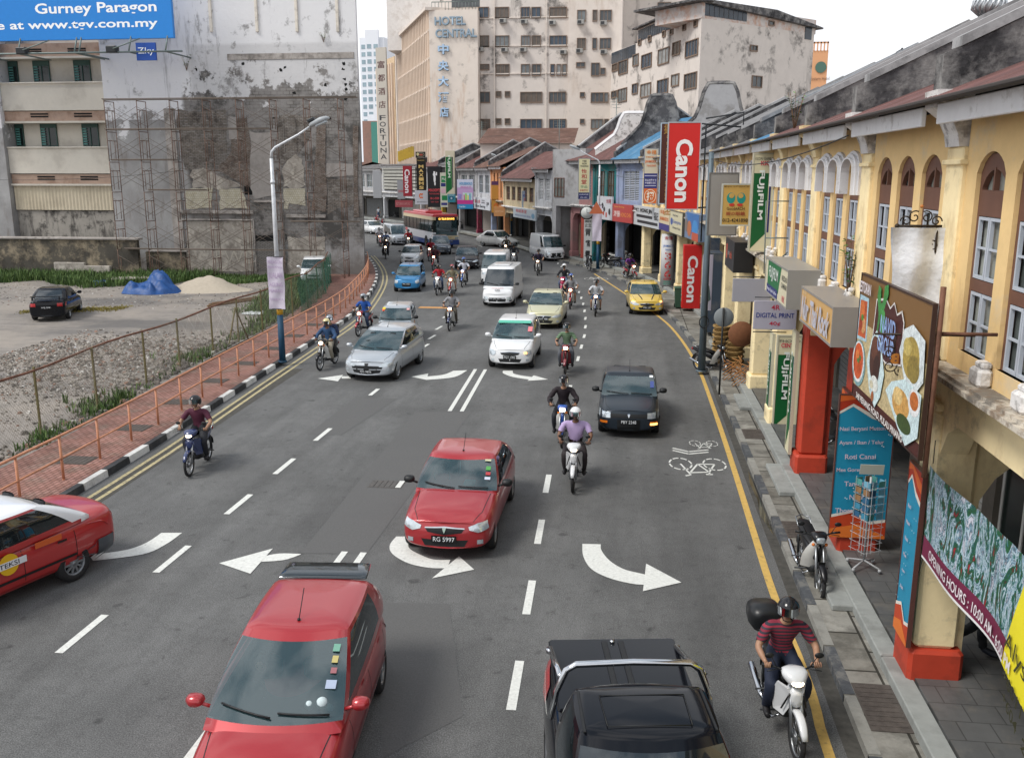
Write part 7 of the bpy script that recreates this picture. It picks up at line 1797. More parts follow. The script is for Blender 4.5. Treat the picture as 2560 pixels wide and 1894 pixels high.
    out=dict(body=body,
        shirt=shell(lambda a,c,t:up(a,c,t)or(a=='sho' and t<.72),.014),
        jacket=shell(lambda a,c,t:up(a,c,t)or a=='sho' or a=='elb' or(a=='for' and t<.8),.018,.008),
        trousers=shell(lambda a,c,t:(a=='pel' and c=='hip')or a=='hip' or a=='kne' or(a=='cal' and t<.85)or(a=='pel' and t<.35),.016),
        shorts=shell(lambda a,c,t:(a=='pel' and c=='hip')or(a=='hip' and t<.95)or(a=='pel' and t<.35),.018),
        shoes=halves(shell(lambda a,c,t:a in('ank','fot')or(a=='cal' and t>.92),.010,0)),hc=hc)
    PT[key]=out;return out
def person(label,loc,rz,top,legs,pose='ride',skin=skin_tan,helmet=None,visor=None,sleeves='shirt',leg='trousers',yaw=0,girth=1.0,shoes=None,hair=None,group='people riding motorcycles',parts=True,extra=None,scale=1):
    t=template((pose,yaw,girth));root=t['body'].build('person',[skin,plain('#17120f'),plain('#7a3f38')])
    root.location=loc;root.rotation_euler=(0,0,rz);tag(root,label,'person',group);root.scale=(scale,)*3
    t[sleeves].build(sleeves,top,root);t[leg].build(leg,legs,root);[s_.build('shoe',shoes or plain('#1c1b1d'),root)for s_ in t['shoes']]
    hc=t['hc'];M0=Matrix.Translation(hc)@Matrix.Rotation(yaw,4,'Z')
    if helmet:
        b=B();b.T=M0;n,m=20,11;rings=[]
        for i in range(m+1):
            ph=R(4)+(R(118)-R(4))*i/m;rr=[]
            for k in range(n):
                a=2*pi*k/n;cut=.62 if cos(a)>.25 else 1.0;p=R(4)+(ph-R(4))*(1-.33*max(0,cos(a))**.7*(1 if cos(a)>0 else 0));r_=.15
                rr.append((r_*1.06*sin(p)*cos(a)-.008,r_*.92*sin(p)*sin(a),r_*cos(p)+.022))
            rings.append(rr)
        b.ring(rings,True,True,smooth=True);hm=b.build('helmet',helmet,root)
        b=B();b.T=M0;rings=[]
        for i in range(4):
            z=.085-.035*i;rings.append([(.162*cos(a)-.006,.139*sin(a),z)for a in[R(-62+124*k/10)for k in range(11)]])
        b.ring(rings,False,False,smooth=True);
        b.build('visor',visor or gl_dark,hm)
        b=B();b.T=M0;b.tube([(.02,.085,-.03),(.05,.05,-.115),(.06,0,-.125),(.05,-.05,-.115),(.02,-.085,-.03)],.007,5);b.build('chin_strap',blackp,hm)
    elif hair:
        b=B();b.T=M0;b.sphere((-.012,0,.025),.105,16,10,sc=(1,.88,1.1));
        b.build('hair',hair,root)
    return root
def hex_(h,r=.75):return mat('cloth_'+h.strip('#'),h,r,var=.1,sc_=8,bump=.15,bsc=60)
def stripes(name,cols,scale=14,axis='Z'):
    m=mat(name,cols[0],.8,var=.02);n=m.node_tree.nodes;l=m.node_tree.links;t=n.new('ShaderNodeTexCoord');s=n.new('ShaderNodeSeparateXYZ');l.new(t.outputs['Object'],s.inputs[0])
    q=n.new('ShaderNodeMath');q.operation='MULTIPLY';q.inputs[1].default_value=scale;l.new(s.outputs[axis],q.inputs[0]);f=n.new('ShaderNodeMath');f.operation='FRACT';l.new(q.outputs[0],f.inputs[0])
    r=n.new('ShaderNodeValToRGB');r.color_ramp.interpolation='CONSTANT';e=r.color_ramp.elements
    while len(e)<len(cols):e.new(.5)
    for i,c in enumerate(cols):e[i].position=i/len(cols);e[i].color=(*h2l(c),1)
    l.new(f.outputs[0],r.inputs[0]);l.new(r.outputs[0],n['Principled BSDF'].inputs['Base Color']);return m
HB=paint('helmet_black',(.012,.012,.014),rough=.15);HW=paint('helmet_white','#d4d6d8',rough=.2);HBl=paint('helmet_blue',(.02,.07,.3));HR=paint('helmet_maroon',(.25,.02,.03));HG=paint('helmet_silver','#8a9098',.3);HY=paint('helmet_cream','#cfc08a')
wsh=plain('#c9c9c5',.35);navyb=paint('navy_bike',(.02,.035,.11));redb=paint('red_bike',(.35,.02,.03));maroonb=paint('maroon_bike',(.18,.02,.03));blackb=paint('black_bike',(.012,.012,.014));blueb=paint('blue_bike',(.03,.10,.4));whiteb=paint('white_bike','#cfd1d3');pinkb=paint('crimson_bike',(.4,.02,.08))
dk=hex_('#22242a');dk2=hex_('#2e2b2a');jeans=hex_('#33435e');jeansl=hex_('#4f6078');grey_c=hex_('#8b8c90');khaki=hex_('#7b7660')
def ride(px,py,hd,bl,pl,col,shield,kind='cub',fender=None,box=False,lean=0,off=(0,0),bkw={},**pk):
    q=G(px,py);loc=V((q.x+off[0],q.y+off[1]+0,0));c=V((-.62,0,0));c.rotate(Matrix.Rotation(hd,3,'Z'));loc+=V((c.x,c.y,0))
    b_=bike(bl,loc,hd,col,shield,kind,box=box,fender=fender,**bkw);p_=person(pl,loc,hd,**pk);return b_,p_
RD=[
 # front wheel contact (survey), heading, labels, colours, dress
 (1733,1650,DN+.12,'white motorcycle with black top box ridden past the near pillar','rider in red and black striped shirt with black helmet at the lower right',blackb,whiteb,'sport',dict(fender=whiteb,box=True),dict(top=stripes('striped_shirt',('#8e2a3c','#2b2a35','#7a2436','#34323c'),11),legs=hex_('#1d2538'),helmet=HB,yaw=-.3,skin=skin_tan,girth=1.08,visor=gl_dark)),
 (1249,1072,DN,'white sports moped with pointed nose, foremost in the line of riders','heavy rider in lilac polo shirt and white helmet',blackb,whiteb,'sport',dict(fender=whiteb),dict(top=stripes('lilac_shirt',('#a793bb','#b9a6cb','#a08cb4'),40,'Y'),legs=hex_('#2a2426'),helmet=HW,skin=skin_dark,girth=1.28,visor=gl_tint)),
 (1225,975,DN+.03,'blue and white moped directly behind the lilac shirted rider','rider in black hooded jacket and black helmet',blueb,wsh,'cub',dict(),dict(top=hex_('#231b20'),legs=dk,sleeves='jacket',helmet=HB,skin=skin_tan)),
 (1232,820,DN,'maroon scooter between the white hatchback and the dark saloon','rider in green striped polo shirt on the maroon scooter',maroonb,maroonb,'scooter',dict(),dict(top=stripes('green_stripe',('#4f6b4c','#7d937a','#41583f','#6a8268'),13),legs=hex_('#52555c'),helmet=HB,skin=skin_tan,visor=gl_tint)),
 (415,1037,DN+.10,'dark blue motorcycle riding near the left kerb, headlamp lit','rider in maroon short sleeved shirt and open black helmet near the left kerb',navyb,navyb,'sport',dict(),dict(top=hex_('#4e1f33'),legs=dk,helmet=HB,yaw=-.3,skin=skin_tan,visor=gl_tint)),
 (699,807,DN-.12,'white and black moped carrying two people beside the left kerb','rider in teal and blue jacket with cream helmet',blackb,wsh,'cub',dict(),dict(top=hex_('#2c4a6e'),legs=hex_('#8b8476'),sleeves='jacket',helmet=HY,skin=skin_dark)),
 (782,733,DN-.12,'red and white moped against the left railing','rider in bright blue shirt and silver helmet',redb,wsh,'cub',dict(),dict(top=hex_('#1f4f9c'),legs=jeans,helmet=HG,skin=skin_dark)),
 (980,721,DN,'navy and white moped beside the brown cardboard sheet','rider in grey shirt with a dark bag strap and black helmet',navyb,wsh,'cub',dict(),dict(top=grey_c,legs=hex_('#4a453d'),helmet=HB,yaw=-.3,skin=skin_tan)),
 (1298,690,DN,'white and blue moped left of the yellow hatchback','rider in white open shirt and blue shorts',navyb,wsh,'cub',dict(),dict(top=hex_('#c3c6cb'),legs=hex_('#2f4a66'),leg='shorts',helmet=HB,skin=skin_tan)),
 (1243,674,DN,'red and white moped of the blue helmeted rider','rider in grey shirt with a bright blue helmet',redb,wsh,'cub',dict(),dict(top=grey_c,legs=hex_('#3b3a3c'),leg='shorts',helmet=HBl,skin=skin_tan)),
 (1225,645,DN-.12,'crimson motorcycle ridden just ahead of the white van row','rider in black jacket with a round white helmet',pinkb,pinkb,'sport',dict(),dict(top=dk,legs=jeansl,sleeves='jacket',helmet=HW,skin=skin_tan,yaw=-.3)),
 (1172,601,DN,'white moped riding in front of the parked panel van','rider in dark plum shirt in front of the parked panel van',blackb,wsh,'cub',dict(),dict(top=hex_('#2b2237'),legs=dk,helmet=HB,skin=skin_tan)),
 (1120,583,DN+.1,'white sports moped just right of the white vans','rider all in black just right of the white vans',blackb,whiteb,'sport',dict(),dict(top=dk,legs=dk,sleeves='jacket',helmet=HB,skin=skin_dark)),
 (1102,562,DN,'pale moped following close behind the black clad rider','rider in olive brown shirt near the pearl saloon',blackb,wsh,'cub',dict(),dict(top=hex_('#4a4437'),legs=hex_('#39352c'),helmet=HB,skin=skin_tan)),
 (1008,626,DN,'blue and white moped left of the two white vans','rider in white shirt and blue helmet',blueb,wsh,'cub',dict(),dict(top=hex_('#c5c6cf'),legs=dk2,helmet=HBl,skin=skin_dark)),
 (982,647,DN,'red and white moped of the rider in the maroon helmet','rider in olive green shirt and maroon helmet',redb,wsh,'cub',dict(),dict(top=khaki,legs=hex_('#5b5548'),leg='shorts',helmet=HR,skin=skin_tan)),
 (953,644,DN,'white and black sports moped beside the sky blue hatchback','rider in red short sleeved shirt and jeans',blackb,whiteb,'sport',dict(fender=blackb),dict(top=hex_('#a3202c'),legs=jeans,helmet=HB,skin=skin_dark)),
 (945,590,DN-.05,'small red moped behind the red shirted rider','rider in dark maroon shirt, second of the three in line',redb,wsh,'cub',dict(),dict(top=hex_('#4a222c'),legs=dk,helmet=HB,skin=skin_dark)),
 (936,570,DN,'moped with lit lamp left of the slate grey hatchback','rider in crimson shirt left of the slate grey hatchback',redb,redb,'cub',dict(),dict(top=hex_('#8e1c2b'),legs=dk,helmet=HB,skin=skin_dark)),
 (891,543,DN+.25,'dark moped beside the silver van','rider in scarlet shirt beside the silver van',blackb,wsh,'cub',dict(),dict(top=hex_('#b3222b'),legs=dk,helmet=HB,skin=skin_tan)),
 (841,565,DN+.25,'leading dark moped in the curve by the left kerb','rider in brown shirt leading round the curve',blackb,blackb,'cub',dict(),dict(top=hex_('#43332f'),legs=dk,helmet=HB,skin=skin_dark)),
 (843,549,DN+.3,'middle moped of the three in the curve','rider in mid blue shirt in the curve',navyb,navyb,'cub',dict(),dict(top=hex_('#2e4f86'),legs=dk,helmet=HB,skin=skin_dark)),
 (829,538,DN+.35,'rearmost moped of the three in the curve','rider in white shirt, rearmost of the three in the curve',redb,wsh,'cub',dict(),dict(top=hex_('#c1c2c7'),legs=dk,helmet=HB,skin=skin_dark)),
 (1384,614,DN+.5,'white moped standing at the right kerb behind the yellow hatchback','rider in purple batik shirt stopped at the right kerb',redb,wsh,'cub',dict(),dict(top=stripes('batik',('#4c2364','#73399a','#3b1b50','#803f74'),22,'X'),legs=dk2,helmet=HB,skin=skin_dark)),
]
for(px,py,hd,bl,pl,c,s,k,bk,pk)in RD:ride(px,py,hd,bl,pl,c,s,k,**bk,**pk)
q=G(699,807)
person('pillion passenger in navy jacket and pale grey helmet behind the teal jacketed rider',V((q.x+.62*sin(.12)*-1+.12,q.y+.62+.42,.06)),DN-.12,hex_('#1f2c4a'),dk2,'pillion',helmet=HG,sleeves='jacket',skin=skin_dark)
# parked machines
KW=dict(lamp=False,group='parked motorcycles')
q=G(1775,1305);bike('black and white moped parked at the kerb in front of the postcard rack',V((q.x+.05,q.y+.66,.0)),DN+.05,blackb,wsh,'cub',**KW)
q=G(1567,820);bike('white fronted moped with white rimmed wheel parked behind the no parking post',V((q.x-.2,q.y+.55,.0)),DN+.75,blackb,wsh,'cub',**KW)
q=G(1808,1015);bike('dark moped parked in the arcade behind the red pillar',V((q.x+.15,q.y+.4,.3)),DN+.1,blackb,blackb,'sport',**KW)
q=G(1283,594);bike('black scooter parked by the street lamp with the clock',V((q.x,q.y+.6,.12)),DN+.2,blackb,blackb,'sport',**KW)
q=G(1325,590);bike('black moped seen side on, parked in front of the blue grey shophouse',V((q.x+.1,q.y+.3,.12)),pi-.3,blackb,blackb,'cub',**KW)
q=G(1352,582);bike('pale moped half hidden beside the blue grey pillar',V((q.x,q.y+.6,.12)),DN+1.3,wsh,wsh,'cub',**KW)
q=G(822,486);bike('red motorcycle parked far away at the bend',V((q.x,q.y,.0)),DN+.6,redb,redb,'cub',**KW)
q=G(868,478);bike('dark motorcycle parked before the far shutters',V((q.x,q.y,.0)),pi,blackb,blackb,'sport',**KW)
q=G(880,478);bike('second dark motorcycle parked before the far shutters',V((q.x,q.y,.0)),pi,blackb,blackb,'sport',**KW)
q=G(835,492);bike('dark motorcycle parked in front of the red one at the bend',V((q.x,q.y,0)),DN+.5,blackb,redb,'cub',**KW)
# on foot
PK=dict(group='people on foot')
q=G(1270,557);person('man in grey shirt and dark shorts stepping into the white shop',V((q.x+.1,q.y,.1)),0.4,grey_c,dk,'walk',leg='shorts',hair=plain('#15110f'),skin=skin_tan,**PK)
q=G(1056,508);person('woman in yellow green top at the blue shop door',V((q.x,q.y,.2)),DN+.2,hex_('#8d9a4a'),dk2,'stand',hair=plain('#15110f'),skin=skin_tan,**PK)
q=G(826,478);person('distant person in a pale top at the far end of the street',V((q.x,q.y,.05)),DN,hex_('#b9bdc4'),jeans,'stand',hair=plain('#15110f'),skin=skin_tan,**PK)
q=G(2118,1432,.3);person('walker in checked shirt and dark trousers half hidden by the opening hours banner',V((q.x-.02,q.y+.1,.3)),-.5,stripes('check_shirt',('#2c4a5c','#3f6272','#1f3340'),16),hex_('#16181c'),'walk',hair=plain('#15110f'),skin=skin_tan,shoes=plain('#2a2e38'),**PK)
# drivers
def driver(label,car_loc,hd,x,top,hair='#15110f',y=-.36,z=-.42,pose='stand',**k):
    c=V((x,y,0));c.rotate(Matrix.Rotation(hd,3,'Z'))
    t=template(('ride',0,1.0));root=t['body'].build('person',[skin_tan,plain('#17120f'),plain('#7a3f38')]);root.location=(car_loc[0]+c.x,car_loc[1]+c.y,z);root.rotation_euler=(0,0,hd);tag(root,label,'person','people sitting in cars')
    t['shirt'].build('shirt',top,root);t['trousers'].build('trousers',dk,root);b=B();b.T=Matrix.Translation(t['hc']);b.sphere((-.014,0,.03),.104,14,8,sc=(1,.88,1.08));b.build('hair',plain(hair),root);return root
def carpos(substr):
    for o in bpy.data.objects:
        if o.parent is None and substr in str(o.get('label','')):return o
for sub,lab,x,top,y in(('plate RG 5997','driver in bright blue top behind the windscreen of the red saloon',.2,hex_('#244a9c'),-.36),('plate PBY 2248','driver of the dark boxy saloon in a pale shirt',.1,hex_('#9a8f86'),-.36),('foreground, nose','driver dimly seen in the foreground red hatchback',.3,dk,-.36),('green windscreen strip','driver of the white hatchback with the green strip',.3,dk2,-.36),('green windscreen strip','front passenger of the white hatchback with the green strip',.3,grey_c,.36),
                        ('two people aboard','driver of the small silver hatchback',.15,hex_('#6b2f35'),-.36),('two people aboard','front passenger of the small silver hatchback',.15,grey_c,.36),('champagne','driver of the champagne saloon',.3,grey_c,-.36)):
    o=carpos(sub)
    if o:driver(lab,o.location,o.rotation_euler.z,x-.1,top,y=y)
# ================= SIGNS AND STREET CLUTTER =================
REG={'B':(850,0,3.177),'C':(1500,0,3.303),'F':(1400,400,3.6717),'H':(900,370,6.118),'I':(1480,480,5.876),'E':(900,380,3.7217),'1':(1700,650,2.542),'D':(1980,0,2.36)}
def RZ(r,x,y):R_=REG[r];return(R_[0]+x/R_[2],R_[1]+y/R_[2])
def hitY(r,x,y,Y):q=RZ(r,x,y);w_=_ray(*q);t=Y/w_[1];return V((w_[0]*t,Y,CAMH+w_[2]*t))
def vsign(r,x0,y0,x1,y1,Y,name,label,col,items=(),t=.16,**k):
    """sign standing square to the street at distance Y"""
    a,c=hitY(r,x0,y1,Y),hitY(r,x1,y0,Y);return sign(name,label,'sign',((a.x+c.x)/2,Y,(a.z+c.z)/2),(1,0,0),c.x-a.x,c.z-a.z,t,col,items,**k)
FARP=[V(p)for p in[(.9,62.3,0),(-.9,66.6,0),(-2.7,70.6,0),(-6.25,76,0),(-8,80.2,0),(-12.2,91,0),(-14.2,96,0),(-16.6,101.5,0),(-19.6,107,0),(-22.8,112.5,0),(-27,119.5,0),(-35,131,0),(-43,141,0),(-52,152,0)]]
WALLP=[p for p in FAC[:12]]+FARP
def fsign(r,x0,x1,yt0,yb0,yt1,yb1,name,label,col,items=(),off=.35,t=.12,**k):
    """signboard lying along the shop fronts"""
    q=RZ(r,(x0+x1)/2,0)[0];best=None
    for p,p2 in zip(WALLP,WALLP[1:]):
        d=(p2-p);ln=d.length;d.normalize();n_=V((-d.y,d.x,0));p_=p+n_*off
        w_=_ray(q,900);den=w_[0]*n_.x+w_[1]*n_.y
        if abs(den)<1e-6:continue
        tt=(p_.x*n_.x+p_.y*n_.y)/den;h=V((w_[0]*tt,w_[1]*tt,0));s=(h-p_).dot(d)
        if tt>0 and-.3<=s<=ln+.3:best=(p_,d,n_);break
    if not best:print('NOSEG',label);return
    p_,d,n_=best;P=[]
    for x,y in((x0,yt0),(x0,yb0),(x1,yt1),(x1,yb1)):
        w_=_ray(*RZ(r,x,y));tt=(p_.x*n_.x+p_.y*n_.y)/(w_[0]*n_.x+w_[1]*n_.y);P.append(V((w_[0]*tt,w_[1]*tt,CAMH+w_[2]*tt)))
    zt=(P[0].z+P[2].z)/2;zb=(P[1].z+P[3].z)/2;c=(P[0]+P[2])/2;wd=(V((P[2].x-P[0].x,P[2].y-P[0].y,0))).length
    return sign(name,label,'sign',(c.x,c.y,(zt+zb)/2),-d,wd,zt-zb,t,col,items,**k)
def iron(label,pts_list,mat_=None,r=.02,name='sign_bracket',cat='bracket'):
    b=B()
    for p in pts_list:b.tube(p,r,6)
    return tag(b.build(name,mat_ or rust),label,cat)
RT=-pi/2
# big red vertical sign and the brown one behind it
a,c=WY(1445,457,34),WY(1530,266,34);a.x=WY(1451,457,34).x
w_,h_=c.x-a.x,c.z-a.z
cs=sign('vertical_sign','tall red vertical sign lettered Canon in white, the highest over the street','sign',((a.x+c.x)/2,34,(a.z+c.z)/2),(1,0,0),w_,h_,.22,'#c8221c',frame_col='#a8a9ab')
letters('Canon','#e9e6e4',cs,.02,-.16,h_*.72,w_*.52,.012,.035,RT)
a,c=WY(1449,445,40),WY(1480,268,40)
cs2=sign('vertical_sign','dark brown vertical sign with gold writing just behind the red one','sign',((a.x+c.x)/2-.1,40,(a.z+c.z)/2),(1,0,0),c.x-a.x+.3,c.z-a.z,.2,'#4a2317',frame_col='#a9b9c6')
letters('KAMERA & AKSESORI','#a07a3a',cs2,0,-.4,3.4,.28,.012,.01,RT);letters('攝影','#a07a3a',cs2,0,1.4,.5,.4,.012,.01)
iron('black pipe frame holding the big red vertical sign out from the yellow wall',[[(3.9,34.2,8.4),(1.6,34.2,8.6)],[(3.9,34.2,5.7),(2.3,34.2,5.6)],[(2.62,34.2,8.5),(2.62,34.2,4.4)],[(3.9,34.2,8.0),(3.9,34.2,8.9),(2.6,34.2,8.7)]],dark,.03)
# film sign, vertical
a,c=hitY('C',1250,1655,27),hitY('C',1463,1265,27);zt_=c.z;zb_=4.66
fs_=[('r',.02,.0,.98,1,'#d3ccab'),('p',[(.05,.03),(.05,.80),(.70,.80),(.70,.19)],'#0e5a2c'),('r',.74,.2,.82,.80,'#262a66')]
def film_sign(name,label,o,right,w,h,top=('KEDAI GAMBAR','KK'),t=.2):
    s=sign(name,label,'sign',o,right,w,h,t,'#d3ccab',fs_,frame_col='#b9b59f')
    letters('FUJ¡FILM','#dfe6df',s,-.13*w,.08*h,h*.50,w*.30,.02,.03,RT)
    if top:letters(top[0],'#4a4a44',s,0,.445*h,w*.85,h*.028,.02,.0);letters(top[1],'#c9234a',s,0,.40*h,None,h*.045,.02,.02,maxw=w*.7)
    return s
film_sign('vertical_sign','green and cream vertical film shop sign standing over the arcade',((a.x+c.x)/2,27,(zt_+zb_)/2),(1,0,0),c.x-a.x,zt_-zb_)
film_sign('column_sign','green and cream film sign boxed round a ground floor pillar',(4.28,25.0-.55,1.42),(1,0,0),.62,2.55,('PHOTO','CENTRE'))
film_sign('column_sign','green film sign on the street face of the same boxed pillar',(3.88,25.2-.28,1.42),(0,-1,0),.5,2.55,None,.06)
film_sign('column_sign','narrow green and cream film sign on the street face of the far red pillar',(3.76,20.95,2.0),(0,-1,0),.45,2.8,None,.05)
# massage sign and blank back of a sign
gs=sign('hanging_sign','amber health shop sign with two teal feet and a telephone number','sign',(3.1,28,5.93),(1,0,0),.82,1.2,.12,'#bf9a52',[('e',.32,.66,.15,.13,'#1d8a80'),('e',.68,.66,.15,.13,'#1d8a80'),('e',.34,.72,.09,.06,'#bf9a52'),('e',.66,.72,.09,.06,'#bf9a52'),('e',.36,.5,.1,.035,'#c0392b'),('e',.64,.5,.1,.035,'#c0392b'),
  ('t','MENJUAL ALAT KESIHATAN',.5,.93,.86,.04,'#3a2a1a'),('t','GoodARCH',.5,.41,.62,.07,'#3a2a1a'),('t','脚の眼鏡',.5,.29,.66,.09,'#8e2a1f'),('t','012-4241898',.5,.13,.88,.09,'#1f1a16')],frame_col='#b7b8ac')
sign('hanging_sign','blank grey back of a large sign behind the amber health shop sign','sign',(2.8,28.7,5.92),(1,0,0),.86,1.85,.1,'#8f8b85',frame_col='#6d6a66')
sign('hanging_sign','blank lilac grey board beside the vertical film sign box','sign',(3.3,25,3.8),(1,0,0),1.0,.62,.05,'#9a9aa3')
sign('hanging_sign','pale board reading 4R DIGITAL PRINT 40 cents','sign',(3.6,22.8,3.47),(1,0,0),1.02,.7,.05,'#a9a7b4',[('t','4R',.5,.78,.2,.17,'#b8344c'),('t','DIGITAL PRINT',.5,.5,.88,.17,'#22357f'),('t','40¢',.5,.2,.26,.17,'#b8344c')])
iron('thin iron arm carrying the blank and the digital print boards',[[(3.9,22.85,3.9),(3.1,22.85,3.9)],[(3.9,25.05,4.15),(2.8,25.05,4.15)],[(3.9,22.85,3.05),(3.1,22.85,3.05)]],dark,.014)
iron('empty rectangular iron sign frame sticking out over the film sign box',[[(3.95,24,6.16),(3.4,24,6.16),(3.45,24,4.36),(4.0,24,4.36)],[(4.0,24,5.25),(3.42,24,5.25)],[(4.0,24,4.9),(3.5,23.7,4.5)]],steel,.018)
# film sign box along the beam
fb_=sign('sign_box','film shop sign box with green and navy fields along the beam','sign',(3.22,20.6,4.55),(0,-1,0),3.1,.78,.62,'#cfc9ad',[('p',[(.12,.2),(.12,.98),(.72,.98),(.62,.2)],'#1b6b3d'),('r',.1,.03,.6,.28,'#2a2f6e'),('t','FUJ¡FILM',.4,.62,.4,.42,'#dfe6df'),('t','Harga Digital Fujifilm',.35,.15,.44,.12,'#d5d8ea'),('t','KEDAI',.86,.72,.2,.14,'#4a4a44'),('t','GAMBAR',.86,.52,.22,.14,'#4a4a44'),('t','KK',.86,.18,.1,.16,'#c9234a')],frame_col='#8f8d88')
nb=sign('sign_box','weathered amber sign box with rusty edges and white script letters along the beam','sign',(3.22,16.15,4.5),(0,-1,0),2.75,.62,.62,'#c9a268',frame_col='#8d8883')
letters('Nur Thai Rock','#b9bac6',nb,.02,-.02,2.4,.42,.03,.03,0,shear=.3);letters('BUTIK','#d9c8a8',nb,-1.0,.24,.3,.06,.01,0)
# black box sign farther along
vsj=sign('sign_box','charcoal sign box with small orange lettering above the yellow arcade','sign',(3.3,30.9,4.25),(0,-1,0),2.6,.95,.6,'#2a2a2d',[('r',.12,.3,.24,.8,'#c8583c'),('t','just',.42,.52,.22,.22,'#8f8f92'),('t','stick',.66,.52,.26,.26,'#c8583c')])
# boards along the fascia further on
fsign('I',610,988,190,465,240,560,'signboard','white signboard with heavy black lettering SYKT. HONG JIN on the yellow row','#b9bcbf',[('t','SYKT.',.14,.78,.22,.18,'#1c1c1e',0,.03),('t','HONG JIN',.52,.76,.46,.26,'#1c1c1e',0,.05),('r',.14,.42,.76,.56,'#222326'),('r',.18,.14,.96,.28,'#222326'),('t','福記',.9,.6,.16,.4,'#1c1c1e')])
fsign('I',992,1143,228,552,255,585,'signboard','cream and navy signboard with orange lettering JANMASOO next to the heavy black one','#cdbf9f',[('r',0,0,1,.3,'#3a3478'),('t','金禧公司',.5,.82,.8,.2,'#c9692c'),('t','JANMASOO',.5,.5,.86,.22,'#c9692c',0,.03)])
fsign('I',1148,1335,272,590,300,668,'signboard','cream signboard with small blue lettering and crest on the yellow row','#c9c2a4',[('e',.16,.52,.1,.16,'#3f5a9a'),('t','Pusat Servis',.45,.82,.4,.09,'#4a4a52'),('t','Enterprise',.6,.52,.6,.2,'#5a6ea8'),('t','Dokumen & Cetak',.56,.28,.6,.09,'#4a4a52')],frame_col='#54534e')
pb2=fsign('I',1372,1575,295,675,330,738,'sign_box','box sign with a blue and orange picture and red end','#6d7f9a',[('p',[(.1,1),(.4,.2),(.8,.3),(1,.5),(1,1)],'#3a6ba8'),('e',.75,.45,.2,.32,'#3f86c4'),('e',.35,.4,.16,.3,'#b06a44'),('r',.55,.0,1,.3,'#b5563c'),('e',.12,.5,.1,.25,'#7a6e66')],t=.6)
fsign('I',302,588,165,440,200,452,'signboard','red signboard lettered HONG CHIN on the blue grey shophouse','#a83f3c',[('t','鴻振',.24,.45,.34,.36,'#ddc9c4'),('t','HONG CHIN',.7,.42,.52,.24,'#d98a4a'),('t','Kedai Gunting',.36,.84,.5,.1,'#d9a04a')])
fsign('I',75,298,50,395,78,420,'signboard','white signboard painted with little figures and red characters','#c6c8ce',[('t','光明',.78,.8,.3,.18,'#a8283c'),('e',.15,.55,.07,.14,'#5f8f98'),('e',.38,.6,.07,.12,'#2b2b2f'),('e',.5,.45,.06,.1,'#2b2b2f'),('r',.42,.2,.5,.36,'#b8483c'),('r',.6,.12,.68,.32,'#b8483c'),('e',.84,.36,.06,.14,'#2b2b2f'),('r',.03,.1,.3,.2,'#5a7ab8')])
vsign('F',1290,870,1410,1380,32.2,'hanging_banner','white cloth banner with faint print strapped behind the grey pole','#bdb9c9',[('p',[(.3,.38),(.72,.45),(.92,.2),(.5,.13)],'#4a5f5e')],t=.02)
a,c=hitY('F',760,402,58),hitY('C',485,1225,58)
sign('vertical_sign','cream, navy and orange vertical pawnbroker sign lettered JANMASOO TRADING','sign',((a.x+c.x)/2,58,(a.z+c.z)/2),(1,0,0),c.x-a.x,c.z-a.z,.2,'#c7c0ad',[('r',0,.28,1,.55,'#2a2f74'),('r',0,0,1,.28,'#c8672e'),('e',.5,.14,.42,.125,'#dcd6c8'),('e',.5,.14,.38,.113,'#c8672e'),
  ('t','金禧',.5,.93,.7,.08,'#d07a32'),('t','JANMASOO',.5,.76,.86,.06,'#d2642c',0,.02),('t','TRADING',.5,.69,.66,.035,'#d2642c'),('t','金禧有限公司',.5,.845,.8,.03,'#d07a32'),('t','押',.5,.14,.5,.17,'#e6e0d4',0,.03),('r',.08,.5,.92,.515,'#b9bcd8'),('t','高價收購金飾',.5,.43,.8,.04,'#c9cbe4'),('t','金銀鑽石名錶',.5,.38,.8,.04,'#c9cbe4'),('r',.1,.32,.9,.335,'#b9bcd8')],frame_col='#8f939c')
a,c=hitY('F',165,362,69),hitY('F',277,-15,69)
sign('vertical_sign','cream vertical medical hall sign lettered YEE WOH THONG with red characters','sign',((a.x+c.x)/2,69,(a.z+c.z)/2),(1,0,0),c.x-a.x,c.z-a.z,.2,'#cdc79f',[('r',0,0,1,.17,'#23265a'),('t','YEE',.5,.93,.4,.045,'#23232b',0,.02),('t','WOH',.5,.87,.42,.045,'#23232b',0,.02),('t','THONG',.5,.81,.7,.045,'#23232b',0,.02),('t','怡',.5,.69,.45,.11,'#a8242c'),('t','和',.5,.56,.45,.11,'#a8242c'),('t','堂',.5,.43,.45,.11,'#a8242c'),('t','藥品',.5,.31,.6,.06,'#7a9a7a'),('t','參茸藥行',.5,.22,.7,.05,'#a8242c'),('t','ACUPUNTURE',.5,.12,.8,.03,'#c9cbe0'),('t','273-1891',.5,.05,.6,.03,'#c9cbe0')],frame_col='#8f939c')
a,c=hitY('F',215,925,69.6),hitY('F',297,540,69.6)
sign('vertical_sign','white upright board with large black characters beneath the round clock','sign',((a.x+c.x)/2,69.6,(a.z+c.z)/2),(1,0,0),c.x-a.x,c.z-a.z,.15,'#c3c5c4',[('t','標樹蚊',.5,.94,.8,.05,'#1c1c1e'),('t','止立',.5,.85,.8,.08,'#1c1c1e'),('t','胃',.5,.68,.6,.17,'#1c1c1e',0,.02),('t','痛',.5,.42,.6,.17,'#1c1c1e',0,.02),('t','靈',.5,.16,.6,.17,'#1c1c1e',0,.02)])
